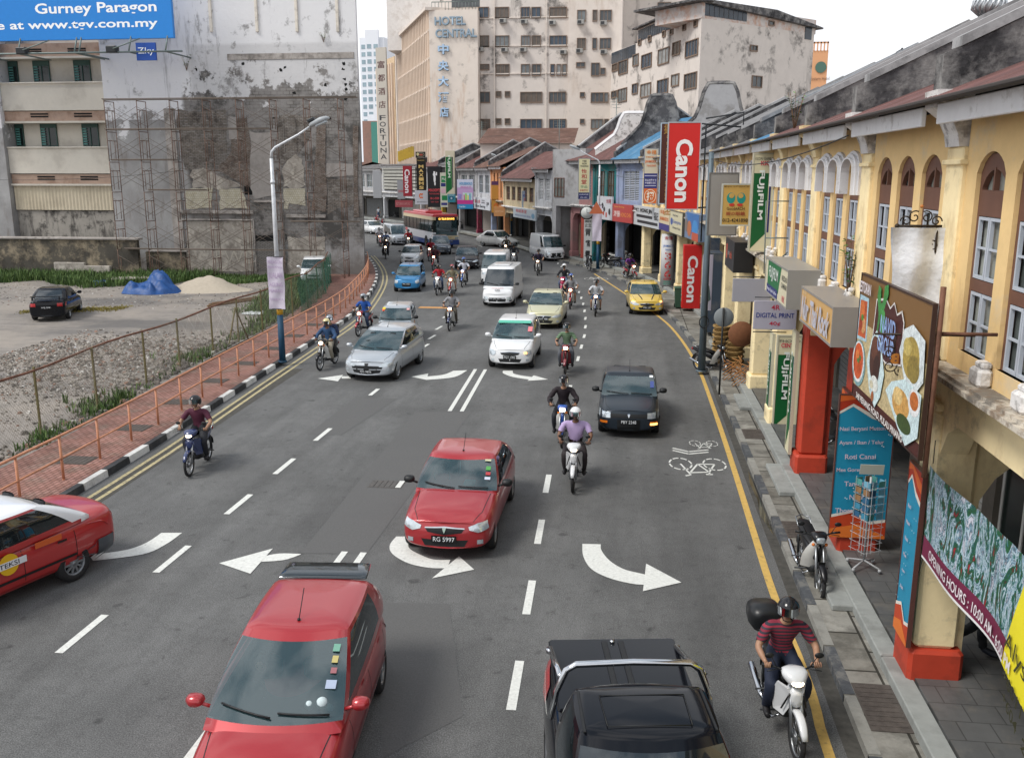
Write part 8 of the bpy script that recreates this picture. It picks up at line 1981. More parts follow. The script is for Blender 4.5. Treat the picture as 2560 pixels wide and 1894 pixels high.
q=hitY('F',246,485,68.8);ck=thing('street_clock','round white faced clock on a red bracket beside the corner shop','clock',(q.x,q.y,q.z));b=B();b.cyl((0,0,0),.5,.18,24,axis='y');b.build('case',blackp,ck);b=B();b.cyl((0,-.012,0),.43,.01,24,axis='y');b.build('face',plain('#c9ccc9'),ck);b=B();b.box(-.012,.012,-.03,-.02,0,.3);b.box(0,.2,-.03,-.02,-.012,.012);b.build('hands',blackp,ck);b=B();b.box(.2,2,.2,.4,-.25,.45);b.build('bracket',rnd('#7a3a32','dark_red_wood'),ck)
q=hitY('F',335,440,65);tr=thing('road_sign','orange triangular road sign seen from behind on the street lamp','road sign',(q.x,q.y,q.z));b=B();b.prism([(-.5,-.4),(.5,-.4),(0,.45)],-.03,0,axis='y');b.build('plate',plain('#b0603f'),tr)
# round pillar advertisement
q=V((2.35,55.3,0));t=thing('column_sign','round white column lettered 366 in big red figures','sign',q);b=B();b.cyl((0,0,.3),.40,3.0,28);b.build('column',plain('#b9b9bb',.6),t)
for s,z,hh,ww,cc in(('金禧',3.1,.22,.5,'#b8383c'),('JANMASOO',2.62,.18,.66,'#3f6ab0'),('TRADING',2.42,.1,.4,'#3f6ab0'),('3',2.05,.46,.38,'#b8322e'),('6',1.52,.46,.38,'#b8322e'),('6',1.0,.46,.38,'#b8322e'),('金銀珠寶',.70,.12,.5,'#b8383c'),('OPEN DAILY',.55,.1,.5,'#4fa08a'),('GOLD & SILVER',.42,.08,.5,'#4fa08a')):
    letters(s,cc,t,0,0,ww,hh,0,.03 if len(s)==1 else .01,M=frame((0,0,z),(1,0,0)),warp=lambda c:V((.41*sin(c.x/.41),-.41*cos(c.x/.41),c.z)))
cc_=sign('column_sign','red camera sign boxed round a pillar, street side lettered Canon','sign',(2.72,46.35,1.82),(0,-1,0),.75,3.1,.05,'#c8221c');letters('Canon','#e9d9c4',cc_,0,-.1,2.3,.36,.012,.03,RT)
cc_=sign('column_sign','red camera sign on the near side of the same boxed pillar','sign',(3.18,45.95,1.82),(1,0,0),.85,3.1,.75,'#b51e1c');letters('Canon','#d9d4d4',cc_,0,-.1,2.3,.5,.012,.03,RT)
b=B();b.box(3.3,3.9,40.4,40.8,.3,4.1);b.box(3.35,3.9,38.9,40.39,.3,3.6);tag(b.build('dark_panel',darkblue),'dark blue painted shop panel behind the grey pole','panel')
# ---- restaurant billboard
nv=[('r',0,.1,1,.62,'#bfae84'),('r',0,0,1,.1,'#4a211c'),
 ('p',[(.0,.47),(.17,.49),(.155,.83),(-.0,.83)],'#a9c9d6'),('p',[(.015,.5),(.15,.51),(.135,.8),(.02,.79)],'#b8552c'),('e',.06,.72,.04,.07,'#cf7038'),('e',.1,.6,.04,.06,'#c9925f'),('e',.055,.6,.03,.05,'#9c3f20'),('e',.075,.66,.02,.025,'#4f8a3a'),
 ('e',.075,.29,.115,.185,'#7ba0a4'),('e',.07,.30,.10,.165,'#dfe6e6'),('e',.068,.305,.085,.145,'#c8562a'),('e',.05,.35,.03,.04,'#d97a3a'),('e',.09,.26,.03,.05,'#b04a20'),('e',.07,.31,.02,.02,'#4f7a3a'),('e',.1,.34,.015,.02,'#4f7a3a'),
 ('p',[(.27,.5),(.29,.86),(.36,.88),(.43,.9),(.5,.85),(.55,.9),(.6,.83),(.66,.87),(.7,.8),(.71,.5),(.5,.44)],'#dcd8d4'),('p',[(.28,.51),(.30,.85),(.37,.865),(.43,.885),(.5,.835),(.55,.885),(.6,.815),(.655,.85),(.69,.79),(.70,.51),(.5,.455)],'#48211f'),
 ('p',[(.33,.55),(.34,.76),(.30,.88),(.31,.97),(.35,.95),(.36,.84),(.39,.86),(.40,.98),(.45,1.0),(.46,.93),(.42,.82),(.37,.76),(.345,.55)],'#3f8a45'),('e',.41,.72,.035,.09,'#4a9a4f'),
 ('p',[(.22,.36),(.27,.55),(.34,.64),(.42,.56),(.50,.36),(.47,.18),(.40,.07),(.30,.16)],'#c9dfe6'),('e',.35,.42,.085,.17,'#4a2a20'),('e',.33,.5,.05,.09,'#633a2a'),('e',.38,.36,.05,.1,'#3a1f18'),('e',.37,.24,.06,.06,'#d9dcd6'),('e',.33,.22,.03,.03,'#c9c2a8'),('e',.36,.14,.02,.04,'#9c5a34'),
 ('p',[(.68,.6),(.72,.76),(.82,.82),(.97,.76),(.99,.5),(.9,.38),(.78,.42)],'#d5e0e4'),('e',.83,.6,.1,.14,'#a8924a'),('e',.87,.54,.07,.09,'#8c7a3c'),('e',.78,.66,.05,.06,'#c2ae66'),
 ('p',[(.55,.27),(.62,.36),(.78,.44),(.99,.42),(.99,.14),(.86,.02),(.74,.1)],'#c9dfe6'),('e',.76,.26,.11,.1,'#c99a54'),('e',.72,.3,.06,.06,'#e0bf80'),('e',.82,.15,.09,.06,'#3a4f24'),('e',.92,.34,.07,.09,'#e2e6e6'),('e',.92,.35,.05,.06,'#b8662c')]
bb2=sign('billboard','restaurant billboard with plates of food, NAVID GROUP and 348 PENANG ROAD','billboard',(3.22,11.65,4.66),(0,-1,0),3.1,1.72,.03,'#7a5a34',nv,frame_col='#3a2620',fr=.016)
for s,x,y,w_,h_,c_ in(('RESTORAN',-1.15,.70,.62,.15,'#dcd6dc'),('NAVID',.08,.37,.66,.22,'#8fa9d8'),('GROUP',.04,.13,.70,.22,'#8fa9d8'),('348 PENANG ROAD, PULAU PINANG',-.05,-.775,2.2,.10,'#e0dcd8')):letters(s,c_,bb2,x,y,w_,h_,.05,.02)
b=B();b.tube([(3.3,10.12,3.6),(3.3,10.12,5.7)],.03,6);b.tube([(3.3,10.15,5.2),(3.9,10.15,5.2)],.02,5);tag(b.build('sign_post',rust),'rusty angle iron upright at the near edge of the restaurant billboard','post');b=B();b.tube([(3.3,13.1,5.3),(3.9,13.1,5.3)],.02,5);b.build('support_arm',rust,bb2).matrix_world=Matrix.Identity(4)
# ornate brackets, wrapped sign and the 848 plate
def spiral(cx,cz,y,r,turns,d=1,ph=0):
    return[(cx+d*r*(1-k/16*.8)*cos(ph+turns*2*pi*k/16),y,cz+r*(1-k/16*.8)*sin(ph+turns*2*pi*k/16))for k in range(17)]
ob=thing('sign_bracket','ornate wrought iron bracket with scrolls holding the wrapped white sign','bracket',(-.1,-1.2,.08))
b=B();b.tube([(3.95,13.3,6.14),(3.42,13.3,6.14)],.018,6);b.tube([(3.9,13.3,6.14),(3.9,13.3,5.6)],.015,6);b.sphere((3.42,13.3,6.14),.03,8,6)
for p in(spiral(3.52,6.2,13.3,.07,1.2,-1,0),spiral(3.62,6.25,13.3,.08,1.2,1,1),spiral(3.76,6.25,13.3,.08,1.2,-1,1),spiral(3.88,6.2,13.3,.07,1.2,1,0),spiral(3.86,5.9,13.3,.08,1.3,-1,0),spiral(3.86,5.7,13.3,.06,1.3,-1,2)):b.tube(p,.009,5)
b.build('scrollwork',mat('wrought_iron','#33291f',.6,.3,var=.2),ob)
b=B();b.sphere((3.69,13.3,6.38),.022,8,6);b.build('finial',plain('#b8743a'),ob)
wc=mat('plastic_wrap','#dcdee2',.7,var=.07,sc_=5,bump=.6,bsc=9,stain='#a3a39f',ssc=3,samt=.4);b=B();vs=[];nx,ny=14,24
for s in(0,1):
    for j in range(ny+1):
        t=j/ny
        for i in range(nx+1):u=i/nx;x=3.26+u*(.66-.03*t)+.16*t*t+.04*sin(t*4);vs.append((x,12.1+(.05-.1*s)*(1-.4*t)+.035*sin(u*9+t*4)+.02*sin(t*13),6.2-1.36*t*(1-.13*u*(1 if t>.8 else .5))+.02*sin(u*7)*t))
n1=(nx+1)*(ny+1);F_=[(j*(nx+1)+i,j*(nx+1)+i+1,(j+1)*(nx+1)+i+1,(j+1)*(nx+1)+i)for j in range(ny)for i in range(nx)]
b.add(vs,F_+[tuple(n1+q for q in reversed(f))for f in F_],smooth=True);tag(b.build('wrapped_sign',wc),'sign wrapped in crumpled white plastic sheet hanging from the scrolled bracket','sign')
t8=thing('house_number','small scrolled iron hanger with the amber number 848 in front of the food billboard','house number');b=B();Y8=9.72;X8,Z8=3.02,5.22
b.tube([(3.9,Y8,5.24),(2.66,Y8,5.24)],.014,6)
for p in(spiral(2.84,5.02,Y8,.08,1.3,-1,1),spiral(3.22,5.02,Y8,.08,1.3,1,1),spiral(2.86,4.86,Y8,.08,1.3,-1,3),spiral(3.2,4.86,Y8,.08,1.3,1,3),spiral(2.98,4.8,Y8,.06,1.2,1,3),spiral(3.1,4.8,Y8,.06,1.2,-1,3)):b.tube(p,.008,5)
b.tube([(2.9,Y8,5.24),(2.9,Y8,5.05)],.006,4);b.tube([(3.16,Y8,5.24),(3.16,Y8,5.05)],.006,4);b.build('scrollwork',MATS['wrought_iron'],t8)
letters('848','#b0702c',t8,0,0,.34,.13,0,.05,M=frame((3.03,Y8-.01,4.95),(1,0,0)))
t8.location=(.25,1.4,-.22)
# blue pillar signs with flame tops
def bluesign(name,label,o,right,w,h,lines):
    s=sign(name,label,'sign',o,right,w,h,.04,'#1f86a8',[('p',[(0,.86),(.25,.92),(.6,.84),(1,.80),(1,1),(0,1)],'#dcd6cc'),('p',[(0,.88),(.25,.94),(.6,.87),(1,.83),(1,1),(0,1)],'#a8341f'),('p',[(0,.95),(.3,.97),(.7,.9),(1,.88),(1,.93),(.6,.97),(.2,1),(0,1)],'#d0622c'),('p',[(0,.16),(.4,.2),(.7,.12),(1,.14),(1,0),(0,0)],'#dcd6cc'),('p',[(0,.14),(.4,.18),(.7,.10),(1,.12),(1,0),(0,0)],'#b8401f'),('p',[(0,.06),(.5,.1),(1,.02),(1,0),(0,0)],'#d9722c')]+[('e',(.13+.37*k)%1*.9+.05,.2+.6*((k*.377)%1),.012,.004,'#cfe3ea')for k in range(14)],frame_col='#5a3a34',fr=.014)
    for i,l_ in enumerate(lines):letters(l_,'#c9b9c6',s,-.06*w,h*(.27-.095*i),None,.09 if w>.6 else .055,.035,.015,.05,maxw=w*.8)
    return s
bluesign('pillar_sign','broad blue menu sign with orange flame border on the pillar behind the postcard rack',(4.16,15.95,1.85),(1,0,0),.95,2.6,['Nasi Beryani Mutton','Ayam / Ikan / Telur','Roti Canai','Mee Goreng Mamak','Tandoori','Naan','Thosai Masala'])
bluesign('pillar_sign','blue and orange sign on the street face of the pillar behind the postcard rack',(3.86,16.3,1.85),(0,-1,0),.5,2.6,['Roti','Naan','Nasi','Mee','Ayam','Ikan'])
bluesign('pillar_sign','blue and orange sign on the street face of the nearest pillar',(3.80,11.95,1.95),(0,-1,0),.6,2.4,['Roti','Naan','Nasi','Mee','Ayam','Ikan'])
# hanging banner with opening hours
def paint_mat():
    m=bpy.data.materials.new('painted_canvas_print');m.use_nodes=True;n=m.node_tree.nodes;l=m.node_tree.links;t=n.new('ShaderNodeTexCoord');mp_=n.new('ShaderNodeMapping');mp_.inputs['Scale'].default_value=(2.2,.8,1);l.new(t.outputs['Object'],mp_.inputs[0])
    a=n.new('ShaderNodeTexNoise');a.inputs['Scale'].default_value=2.2;a.inputs['Detail'].default_value=7;a.inputs['Distortion'].default_value=1.6;a.inputs['Roughness'].default_value=.72;l.new(mp_.outputs[0],a.inputs['Vector'])
    r=n.new('ShaderNodeValToRGB');e=r.color_ramp.elements;cs_=[(.36,'#a8242e'),(.41,'#121a20'),(.445,'#1f6a3c'),(.475,'#12303a'),(.5,'#2f7f80'),(.525,'#cfd8e0'),(.555,'#6f9ab0'),(.585,'#16242c'),(.62,'#c9ccd8')]
    while len(e)<len(cs_):e.new(.5)
    for q,(p_,c_)in zip(e,cs_):q.position=p_;q.color=(*h2l(c_),1)
    l.new(a.outputs[0],r.inputs[0]);l.new(r.outputs[0],n['Principled BSDF'].inputs['Base Color']);n['Principled BSDF'].inputs['Roughness'].default_value=.5;return m
hb=thing('shop_banner','long cloth banner with a painted picture, maroon OPENING HOURS strip and yellow end','banner');hb.matrix_world=frame((3.84,11.5,3.34),(0,-1,0))
wz=lambda x,y:.035*sin(x*1.6+1.4)+.018*sin(x*3.7+y*2)
top_=lambda x:-.02-.04*sin(min(x,3)*1.0)-.10*max(0,x-2.4);hgt=lambda x:1.22+.10*max(0,x-2.2)**1.2
def bgrid(x0,x1,t0,t1,m,nm,skew=0):
    b=B();nx,ny=26,8;vs=[]
    for j in range(ny+1):
        for i in range(nx+1):
            t=t0+(t1-t0)*j/ny;a0=x0+(skew*(t)if x0>0 else 0);a1=x1+(skew*t if x1<6 else 0);x=a0+(a1-a0)*i/nx;y=top_(x)-hgt(x)*t;vs.append((x,y,wz(x,y)))
    b.add(vs,[(j*(nx+1)+i,(j+1)*(nx+1)+i,(j+1)*(nx+1)+i+1,j*(nx+1)+i+1)for j in range(ny)for i in range(nx)],smooth=True);b.build(nm,m,hb)
bgrid(0,2.85,0,.76,paint_mat(),'picture_field',-.35);bgrid(0,2.85,.76,.975,plain('#6d2140',.5),'hours_strip',-.35);bgrid(0,2.85,.975,1,plain('#dcdcdc',.5),'hem',-.35);bgrid(2.85,6.5,0,1,plain('#e3d62c',.5),'yellow_field',-.35)
wp=lambda c:V((c.x,top_(c.x)+c.y*hgt(c.x)/1.22,c.z+.01+wz(c.x,top_(c.x)+c.y*hgt(c.x)/1.22)))
letters('OPENING HOURS : 10:00 AM - 6:00 PM','#dfd8dc',hb,1.55,-1.06,2.5,.13,.012,.01,-.015,warp=wp)
letters('Alyssa Garden','#3a3a22',hb,3.55,-.93,1.9,.24,.012,0,-.03,warp=wp);letters('PC0000','#55552e',hb,3.55,-1.13,.4,.07,.012,0,warp=wp);letters('+6011 3311 292','#33331f',hb,3.4,-1.25,1.5,.13,.012,.012,-.05,warp=wp);letters('+604  227 5798','#33331f',hb,3.4,-1.45,1.4,.12,.012,.012,-.05,warp=wp)
for(rx,ry,c_,z_)in((.46,.36,'#4f9a3a',.008),(.41,.31,'#e3d62c',.010),(.38,.28,'#6d2a24',.012),(.30,.20,'#d9902c',.014),(.24,.15,'#d9722c',.016)):
    b=B();b.add([tuple(wp(V((3.45+rx*cos(2*pi*k/30),-.42+ry*sin(2*pi*k/30),z_))))for k in range(30)],[tuple(range(30))]);b.build('logo',plain(c_,.5),hb)
b=B();b.tube([(0,0,0),(0,.3,0)],.006,4);b.tube([(0,top_(0)-hgt(0),0),(-.1,-1.5,0)],.006,4);b.build('tie',dark,hb)
# ---- far signs on the bend
vsign('H',663,275,785,738,110,'vertical_sign','dark red far vertical sign lettered Canon, left of the golden lettered one','#8f2430',t=.4)
q0,q1=hitY('H',663,738,110),hitY('H',785,275,110);o_=carpos('dark red far vertical sign');letters('Canon','#d9d2d6',o_,0,0,(q1.z-q0.z)*.78,(q1.x-q0.x)*.6,.01,.03,RT)
vsign('H',875,155,997,650,106,'vertical_sign','tall black sign with golden letters MAXIMS stacked one above the other','#14130f',[('t',c_,.5,.74-.13*i,.55,.10,'#c9ab6a',0,.04)for i,c_ in enumerate('MAXIMS')]+[('t','KEDAI KEK DAN ROTI',.5,.93,.8,.03,'#c9ab6a')],t=.4)
vsign('H',848,58,992,152,105.9,'emblem_board','dark board with an oval emblem topping the golden lettered sign','#1f1e1a',[('e',.55,.5,.4,.38,'#8f8a7a'),('e',.55,.5,.36,.32,'#33302a'),('e',.25,.6,.14,.25,'#b9ae86'),('e',.6,.5,.2,.15,'#9a4a3a')],t=.4)
vsign('H',842,650,1045,865,105,'signboard','grey square board with an orange letter alpha below the black vertical sign','#b3b4bc',[('t','α',.46,.62,.3,.36,'#c9622c',0,.05),('t','MEGA STAR PHOTO',.5,.18,.7,.07,'#4a4a50')])
bx_=vsign('H',1040,282,1240,905,104,'shop_front_panel','black ribbed shop front with a white figure and red lettering MAXIM\'S','#1f2024',[('e',.5,.86,.07,.02,'#d9d9dc'),('e',.5,.80,.10,.05,'#d9d9dc'),('e',.52,.70,.08,.10,'#d9d9dc'),('r',.62,.78,.7,.86,'#d9d9dc'),('e',.54,.58,.05,.05,'#d9d9dc'),('t','MAXIM\'S',.5,.42,.85,.08,'#c24a52',0,.02),('t','CAKE HOUSE & BAKERY',.5,.33,.75,.035,'#c24a52'),('t','美心西餅',.5,.22,.65,.06,'#c24a52'),('t','227 1234',.5,.13,.55,.03,'#c24a52')],t=.3)
vsign('H',1232,378,1340,905,103,'shop_poster','narrow white and green film poster behind the far vertical film sign','#bfc0b2',[('r',.15,.72,.95,.9,'#1f7a48'),('r',.1,.6,.95,.7,'#2a2f6e'),('t','FUJI',.55,.81,.6,.08,'#dfe6df'),('r',.2,.2,.9,.34,'#1f7a48'),('r',.1,.06,.9,.13,'#3a3a78'),('r',.1,.4,.9,.55,'#c9a8b4')])
o_=vsign('H',1312,42,1440,715,101,'vertical_sign','tall far film sign in green and cream with diagonal foot','#c3bca6',[('p',[(.04,.02),(.04,.86),(.72,.86),(.72,.14)],'#12602f'),('r',.75,.16,.86,.86,'#2c2f3a')],t=.4)
a,c=hitY('H',1312,715,101),hitY('H',1440,42,101);letters('FUJIFILM','#cfdccf',o_,-.12*(c.x-a.x),.14*(c.z-a.z),(c.z-a.z)*.5,(c.x-a.x)*.36,.02,.03,RT)
vsign('H',1340,705,1458,832,100.6,'signboard','small teal board with a camera picture under the far film sign','#2f7a8c',[('e',.5,.5,.3,.24,'#1f4a6a'),('e',.5,.5,.12,.14,'#9ab4c0'),('t','PHOTO STUDIO',.5,.86,.8,.12,'#cfe0e4')])
vsign('H',1490,480,1728,930,99,'shop_poster','large pink and blue household poster on the bend','#b99ac4',[('r',0,.72,1,1,'#c3c9dc'),('r',0,0,1,.16,'#2f86b8'),('r',0,.16,1,.3,'#b83a86'),('t','HOUSEHOLD',.55,.86,.8,.09,'#5a9ac9',0,.03),('t','PRODUCTS',.55,.74,.66,.07,'#c96ab0'),('r',.35,.3,.95,.55,'#b9cfd6'),('r',.4,.3,.48,.48,'#c9688a'),('r',.5,.3,.6,.52,'#8fc45a'),('r',.64,.3,.72,.46,'#d9c84a'),('r',.76,.3,.84,.52,'#5aa0c4'),('t','SALE',.15,.42,.3,.12,'#6a86d0',pi/2),('t','Guardian',.3,.08,.4,.07,'#cfe0ea')])
fsign('H',1745,1990,758,935,770,950,'signboard','white photo shop signboard lettered Sloo-Seong','#bfc3c9',[('t','壽山照',.22,.66,.36,.3,'#a8404a'),('t','KEDAI',.58,.78,.18,.12,'#23232b'),('t','GAMBAR',.58,.6,.22,.12,'#23232b'),('t','Sloo-Seong',.4,.25,.62,.3,'#1c1c20',0,.03),('t','祥',.86,.5,.16,.4,'#1c1c20',0,.03)],off=.5)
vsign('B',1203,1440,1275,1690,93,'vertical_sign','amber vertical sign with a telephone number at the orange shophouse','#b8863c',[('r',0,.88,1,1,'#54345a'),('t','04-2618700',.5,.42,.85,.05,'#4a2a1a'),('e',.5,.2,.25,.1,'#c9602c'),('e',.5,.2,.15,.06,'#b8863c')])
vsign('E',1505,362,1622,528,84,'signboard','grey blue cafe signboard lettered KAFE KEK SENG','#8f9bac',[('t','KAFE',.5,.9,.5,.12,'#3a4a9a',0,.02),('t','KEK SENG',.5,.73,.8,.14,'#3a4a9a',0,.02),('t','裕成',.45,.52,.6,.2,'#b8545a'),('e',.45,.18,.3,.14,'#33526a'),('e',.45,.18,.16,.07,'#a9b9c4')])
fsign('E',1425,1632,512,605,545,640,'signboard','pale long signboard with red characters over the cafe front','#a9b4bc',[('t','裕成茶室',.38,.72,.5,.36,'#b03a40'),('t','KEDAI KOPI KEK SENG',.45,.28,.7,.16,'#5a6a9a'),('e',.9,.4,.07,.25,'#5a8aa8')],off=.5)
vsign('E',1245,510,1350,598,90,'signboard','orange signboard over the entrance left of the street lamp','#c08a5a',[('t','KOPITIAM',.5,.5,.7,.2,'#e0b890')])
vsign('H',540,800,805,905,112,'signboard','faded red shop fascia under the white block screen','#94444c',[('t','RESTORAN KAMPUNG',.45,.5,.8,.4,'#b87a7c')])
vsign('H',575,495,680,780,112,'signboard','grey panel with faded red lettering beside the far red vertical sign','#8f9196',[('t','CANNO',.5,.42,.8,.14,'#a8404a')])
vsign('H',205,345,318,765,124,'blank_sign','blank pale grey panel at the left end of the far shops','#9a9ca0')
b=B()
for k in range(6):
    a,c=hitY('H',580+48*k,210-14*k,113),hitY('H',580+48*k+42,50-14*k,113);b.box(a.x,c.x,113-k*.3,113.2-k*.3,a.z,c.z)
tag(b.build('yellow_panels',mat('yellow_panel','#b89a3a',.7,var=.1,stain='#7f6a30')),'row of stepped dull yellow sign panels at the foot of the hotel fins','sign panels')
# ---- grey pole, disc post, bin, baskets, rack, planters
gp=thing('utility_pole','tall grey steel pole at the right kerb with a coil of black cable','pole',(2.66,31.9,.1));b=B();b.tube([(0,0,0),(0,0,3.2),(0,0,7.4)],[.13,.11,.085],14);b.tube([(0,0,0),(0,0,.04)],.2,12);b.build('pole',mat('grey_pole','#5d6a72',.5,.3,var=.12,sc_=4,stain='#49545a',ssc=2),gp)
b=B();b.tube([(.16*cos(2*pi*k/20),-.15,1.75+.2*sin(2*pi*k/20))for k in range(21)],.018,5);b.tube([(0,-.14,1.6),(.05,-.12,.6),(.04,.1,.2)],.012,5);b.build('cable_coil',blackp,gp)
np_=thing('traffic_sign','grey backed round traffic sign on a thin black post at the kerb','road sign',(2.95,28.5,.1));b=B();b.tube([(0,0,0),(0,0,2.72)],.03,8);b.build('post',blackp,np_);b=B();b.lathe([(.001,.04),(.29,.04),(.3,.05),(.3,.06),(.001,.062)],(.03,0,2.42),'y',28);b.build('disc',plain('#7f8588',.5),np_)
bn=thing('wheelie_bin','dark green wheelie bin behind the yellow hatchback','bin',(2.7,47.2,.12));gb_=plain('#2f5240',.5)
b=B();b.box(-.24,.24,-.28,.28,.06,.98,t=-.05);b.build('bin_body',gb_,bn);b=B();b.cb(-.32,.32,-.36,.36,.99,1.06,.03);b.build('lid',gb_,bn);b=B();b.cyl((-.28,.28,.1),.1,.56,12,axis='x');b.build('bin_wheels',tyre_m,bn)
rat=mat('rattan_weave','#9a7c4c',.8,var=.25,sc_=14,bump=.8,bsc=40,stain='#6a5230',ssc=4)
for i,(x,y,n)in enumerate(((3.45,33.4,8),(3.55,34.6,7),(3.8,32.3,6))):
    for k in range(n):
        t=thing('rattan_basket','rattan basket in the stacks outside the arcade by the grey pole','basket',(x+.02*(k%2),y,.12+.17*k),group='rattan baskets stacked by the grey pole')
        b=B();b.lathe([(.24,0),(.28,.06),(.30,.13),(.325,.135),(.325,.165),(.28,.165),(.26,.08)],axis='z',n=20);b.build('bowl',rat,t)
        b=B();b.lathe([(.305,.10),(.335,.115),(.305,.13)],axis='z',n=20);b.build('rim',rat,t)
b=B();b.lathe([(.001,0),(.42,0),(.44,.03),(.42,.05),(.001,.05)],(3.9,31.5,1.5),'y',26);tag(b.build('rattan_tray',mat('brown_rattan','#7a4f34',.8,var=.2,sc_=10)),'large round brown rattan tray hung behind the traffic sign','tray')
wick=mat('bent_cane','#a5713f',.7,var=.2);random.seed(9);ch=thing('rattan_furniture','tangle of bent cane chairs outside the yellow arcade','chair')
for s in(0,1):
    b=B()
    for k in range(9):
        a=k*.7;x0,y0=3.55+s*.2,30.6-s*.9;b.tube([(x0+.3*cos(a+q*.9),y0+.3*sin(a+q*.9),.2+.16*q+.1*sin(q+k))for q in range(5)],.014,5)
    b.build('cane_frame',wick,ch)
# postcard rack
rk_=thing('postcard_rack','revolving wire postcard rack on castors in front of the blue menu sign','display rack',(4.12,15.2,.31));wire=plain('#a9abad',.35)
b=B();b.tube([(0,0,.12),(0,0,1.62)],.02,8)
for k in range(4):
    a=pi/4+k*pi/2;b.tube([(0,0,.14),(.3*cos(a),.3*sin(a),.07)],.016,6);b.cyl((.3*cos(a),.3*sin(a),.02),.028,.05,8)
b.build('stand',wire,rk_)
b=B()
for k in range(4):
    a=k*pi/2+.5;T=Matrix.Rotation(a,4,'Z')@Matrix.Translation((.13,0,0));b.T=T
    for j in range(9):
        for s in(-.1,.1):b.tube([(0,s-.085,.35+.14*j),(.05,s-.085,.35+.14*j),(.05,s+.085,.35+.14*j),(0,s+.085,.35+.14*j)],.004,3,smooth=False)
    for s in(-.19,0,.19):b.tube([(0,s,.3),(0,s,1.6)],.005,3,smooth=False)
b.T=None;b.build('wire_pockets',wire,rk_)
pc=[plain(c,.4)for c in('#3f7f9a','#6a9fb4','#2f5a7a','#8a6a4a','#4f8f8a')];random.seed(2)
b=B()
for k in range(4):
    a=k*pi/2+.5;b.T=Matrix.Rotation(a,4,'Z')@Matrix.Translation((.13,0,0))
    for j in range(4,9):
        for s in(-.1,.1):b.box(.03,.034,s-.075,s+.075,.36+.14*j,.46+.14*j,random.randrange(5))
b.T=None;b.build('postcards',pc,rk_)
b=B();b.T=Matrix.Translation((0,0,1.72))@Matrix.Rotation(.2,4,'X');b.box(-.19,.19,-.005,.005,-.06,.12);b.T=None;b.build('header_card',plain('#b9bcb0'),rk_)
# snack counter inside the nearest shop
ct=thing('drinks_counter','glass fronted counter with rows of water bottles in the nearest arcade shop','counter',(5.9,9.9,.3));b=B();b.cb(-.3,.3,-.8,.8,0,.9,.02);b.build('counter',wood,ct);b=B();b.box(-.32,-.31,-.85,.85,.2,1.5);b.build('glass',gl_tint,ct);b=B()
for i in range(10):
    for j in range(2):b.tube([(-.15+.2*j,-.7+i*.15,.9),(-.15+.2*j,-.7+i*.15,1.08),(-.15+.2*j,-.7+i*.15,1.12),(-.15+.2*j,-.7+i*.15,1.16)],[.035,.035,.014,.014],8)
b.build('bottles',mat('bottle_plastic','#8fb0b8',.15,var=.1),ct,kind='stuff')
b=B()
for i in range(5):
    for j in range(7):b.box(6.45,6.5,10.6+.17*i,10.74+.17*i,1.5+j*.2,1.66+j*.2,(i+j)%3)
tag(b.build('snack_display',[plain('#9a2430'),plain('#a87a2c'),plain('#3a7a3a')]),'hanging display card of red, amber and green snack packets in the nearest shop','snack display')
# plants
leafm=[mat('leaf_%d'%i,c,.6,var=.2)for i,c in enumerate(('#3f6a2c','#57883a','#2f4f22'))]
def weed(loc,h,label,n=60,sp=.25,name='wall_plant'):
    t=thing(name,label,'plant',loc);b=B();st=[]
    for k in range(6):a=k*1.1;st.append([(0,0,0),(sp*.3*cos(a),sp*.3*sin(a),h*.5),(sp*.7*cos(a),sp*.7*sin(a),h*random.uniform(.8,1.05))])
    for s in st:b.tube(s,[.012,.008,.004],5)
    b.build('stem',wood,t);b=B()
    for _ in range(n):
        s=random.choice(st);u=random.uniform(.3,1);p=V(s[1]).lerp(V(s[2]),max(0,u*2-1))if u>.5 else V(s[0]).lerp(V(s[1]),u*2);a=random.random()*6.3;l=random.uniform(.07,.13);d=V((cos(a),sin(a),random.uniform(-.4,.5))).normalized()*l;w_=V((-sin(a),cos(a),0))*l*.28
        b.add([tuple(p),tuple(p+d*.5+w_),tuple(p+d),tuple(p+d*.5-w_)],[(0,1,2,3)],random.randrange(3))
    b.build('leaves',leafm,t)
weed((3.82,16.55,4.7),1.1,'leafy plant climbing the pilaster beside the restaurant billboard',110,.2);weed((3.9,23.6,7.8),.95,'young fig sprouting from the roof edge among the party walls',70,.3);weed((3.7,15.2,4.1),.5,'small fern growing under the ledge by the billboard',40,.2);weed((-28.9,59.9,13.3),1.0,'shrub rooted high in the derelict party wall left of the blockwork',90,.5);weed((-19.6,59.9,14.9),.7,'tuft growing from the derelict wall at its upper right',50,.4);weed((5.6,21.2,.3),1.0,'potted plant inside the arcade beyond the red pillar',90,.3,'potted_plant')
tv=thing('roof_ventilator','silver turbine ventilator on the ridge at the upper right','ventilator',(8.4,24.6,10.3));b=B();b.cyl((0,0,0),.2,.25,14);b.build('neck',plain('#9a9c9e',.4),tv);b=B()
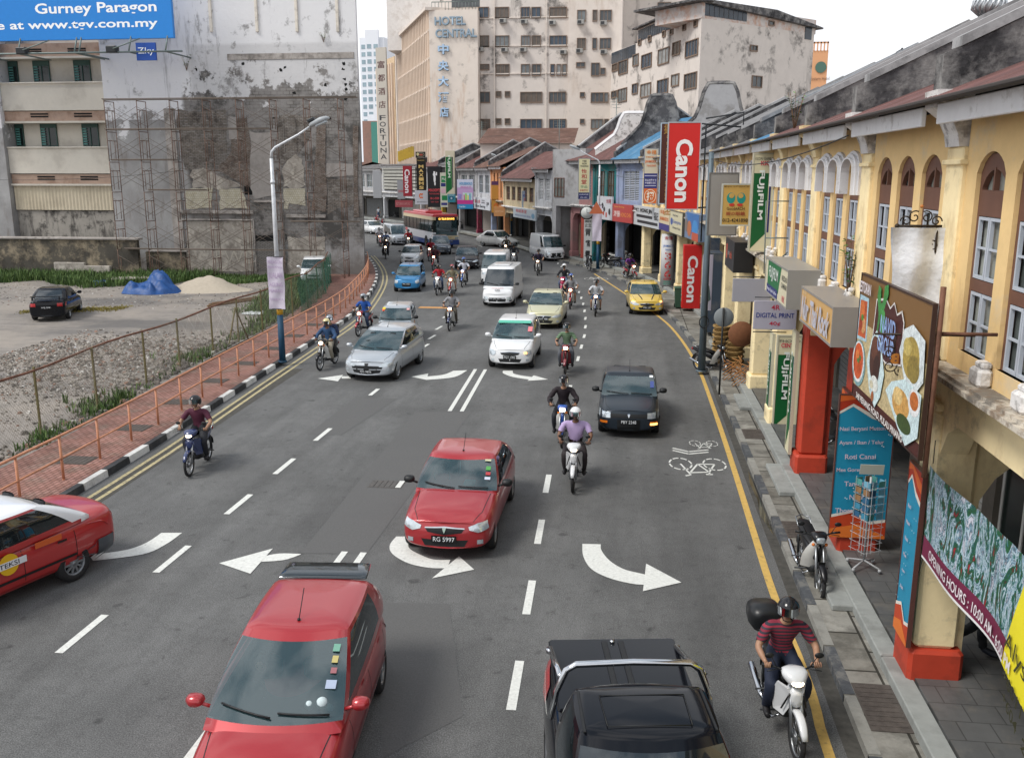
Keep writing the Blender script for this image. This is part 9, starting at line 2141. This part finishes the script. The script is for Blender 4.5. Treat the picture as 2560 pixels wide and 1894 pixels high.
for k in range(18):
    a=2*pi*k/18;b.tube([(.2*cos(a),.2*sin(a),.22),(.38*cos(a+.3),.38*sin(a+.3),.38),(.36*cos(a+.5),.36*sin(a+.5),.55),(.1*cos(a+.7),.1*sin(a+.7),.68)],.03,4)
b.sphere((0,0,.45),.28,12,8);b.build('turbine',mat('bright_zinc','#c3c6c9',.3,.7,var=.05),tv)
q=hitY('D',635,275,30.3);b=B();b.blob([(-.16,0,.1,.01,.01),(-.1,0,.13,.05,.04),(0,0,.16,.07,.06),(.08,0,.2,.04,.05),(.11,0,.26,.035,.035),(.17,0,.25,.008,.008)],8,2);b.tube([(0,-.02,0),(0,-.02,.12)],.006,4);b.tube([(0,.02,0),(0,.02,.12)],.006,4);tag(b.build('bird',blackp,None,(q.x,q.y,q.z-.32),.6),'small dark bird perched on the ridge of the yellow row','bird')
# wires
def wire_(pts,lab):
    P=[]
    for a,c in zip(pts,pts[1:]):
        a,c=V(a),V(c)
        for k in range(12):t=k/12;p=a.lerp(c,t);p.z-=.4*4*t*(1-t)*(c-a).length/20;P.append(p)
    P.append(V(pts[-1]));b=B();b.tube(P,.012,4,smooth=False);tag(b.build('overhead_wire',blackp),lab,'wire')
wire_([(2.66,31.9,7.3),(3.5,16,7.45)],'sagging cable running from the grey pole to the eaves of the yellow row');wire_([(-46,57.5,6.5),(-29,57.5,6.9)],'thin cable crossing in front of the cream balcony block');wire_([(-2.1,66,7.2),(2.66,31.9,7.2)],'cable between the grey pole and the street lamp by the clock')
# cluttered fences of posts by the scaffold, tv aerials
for x,y,z,h in((-9.6,88,9.0,2.6),(-20,108,9.5,3.0),(-4.2,76,9.2,3.4)):
    t=thing('roof_aerial','thin television aerial on the shop roofs round the bend','aerial',(x+3,y,z),group='aerials on the shop roofs');b=B();b.tube([(0,0,-1),(0,0,h)],.03,5)
    for k in range(4):b.tube([(-.6+.1*k,0,h-.15-.22*k),(.6-.1*k,0,h-.15-.22*k)],.015,4)
    b.build('mast',steel,t)
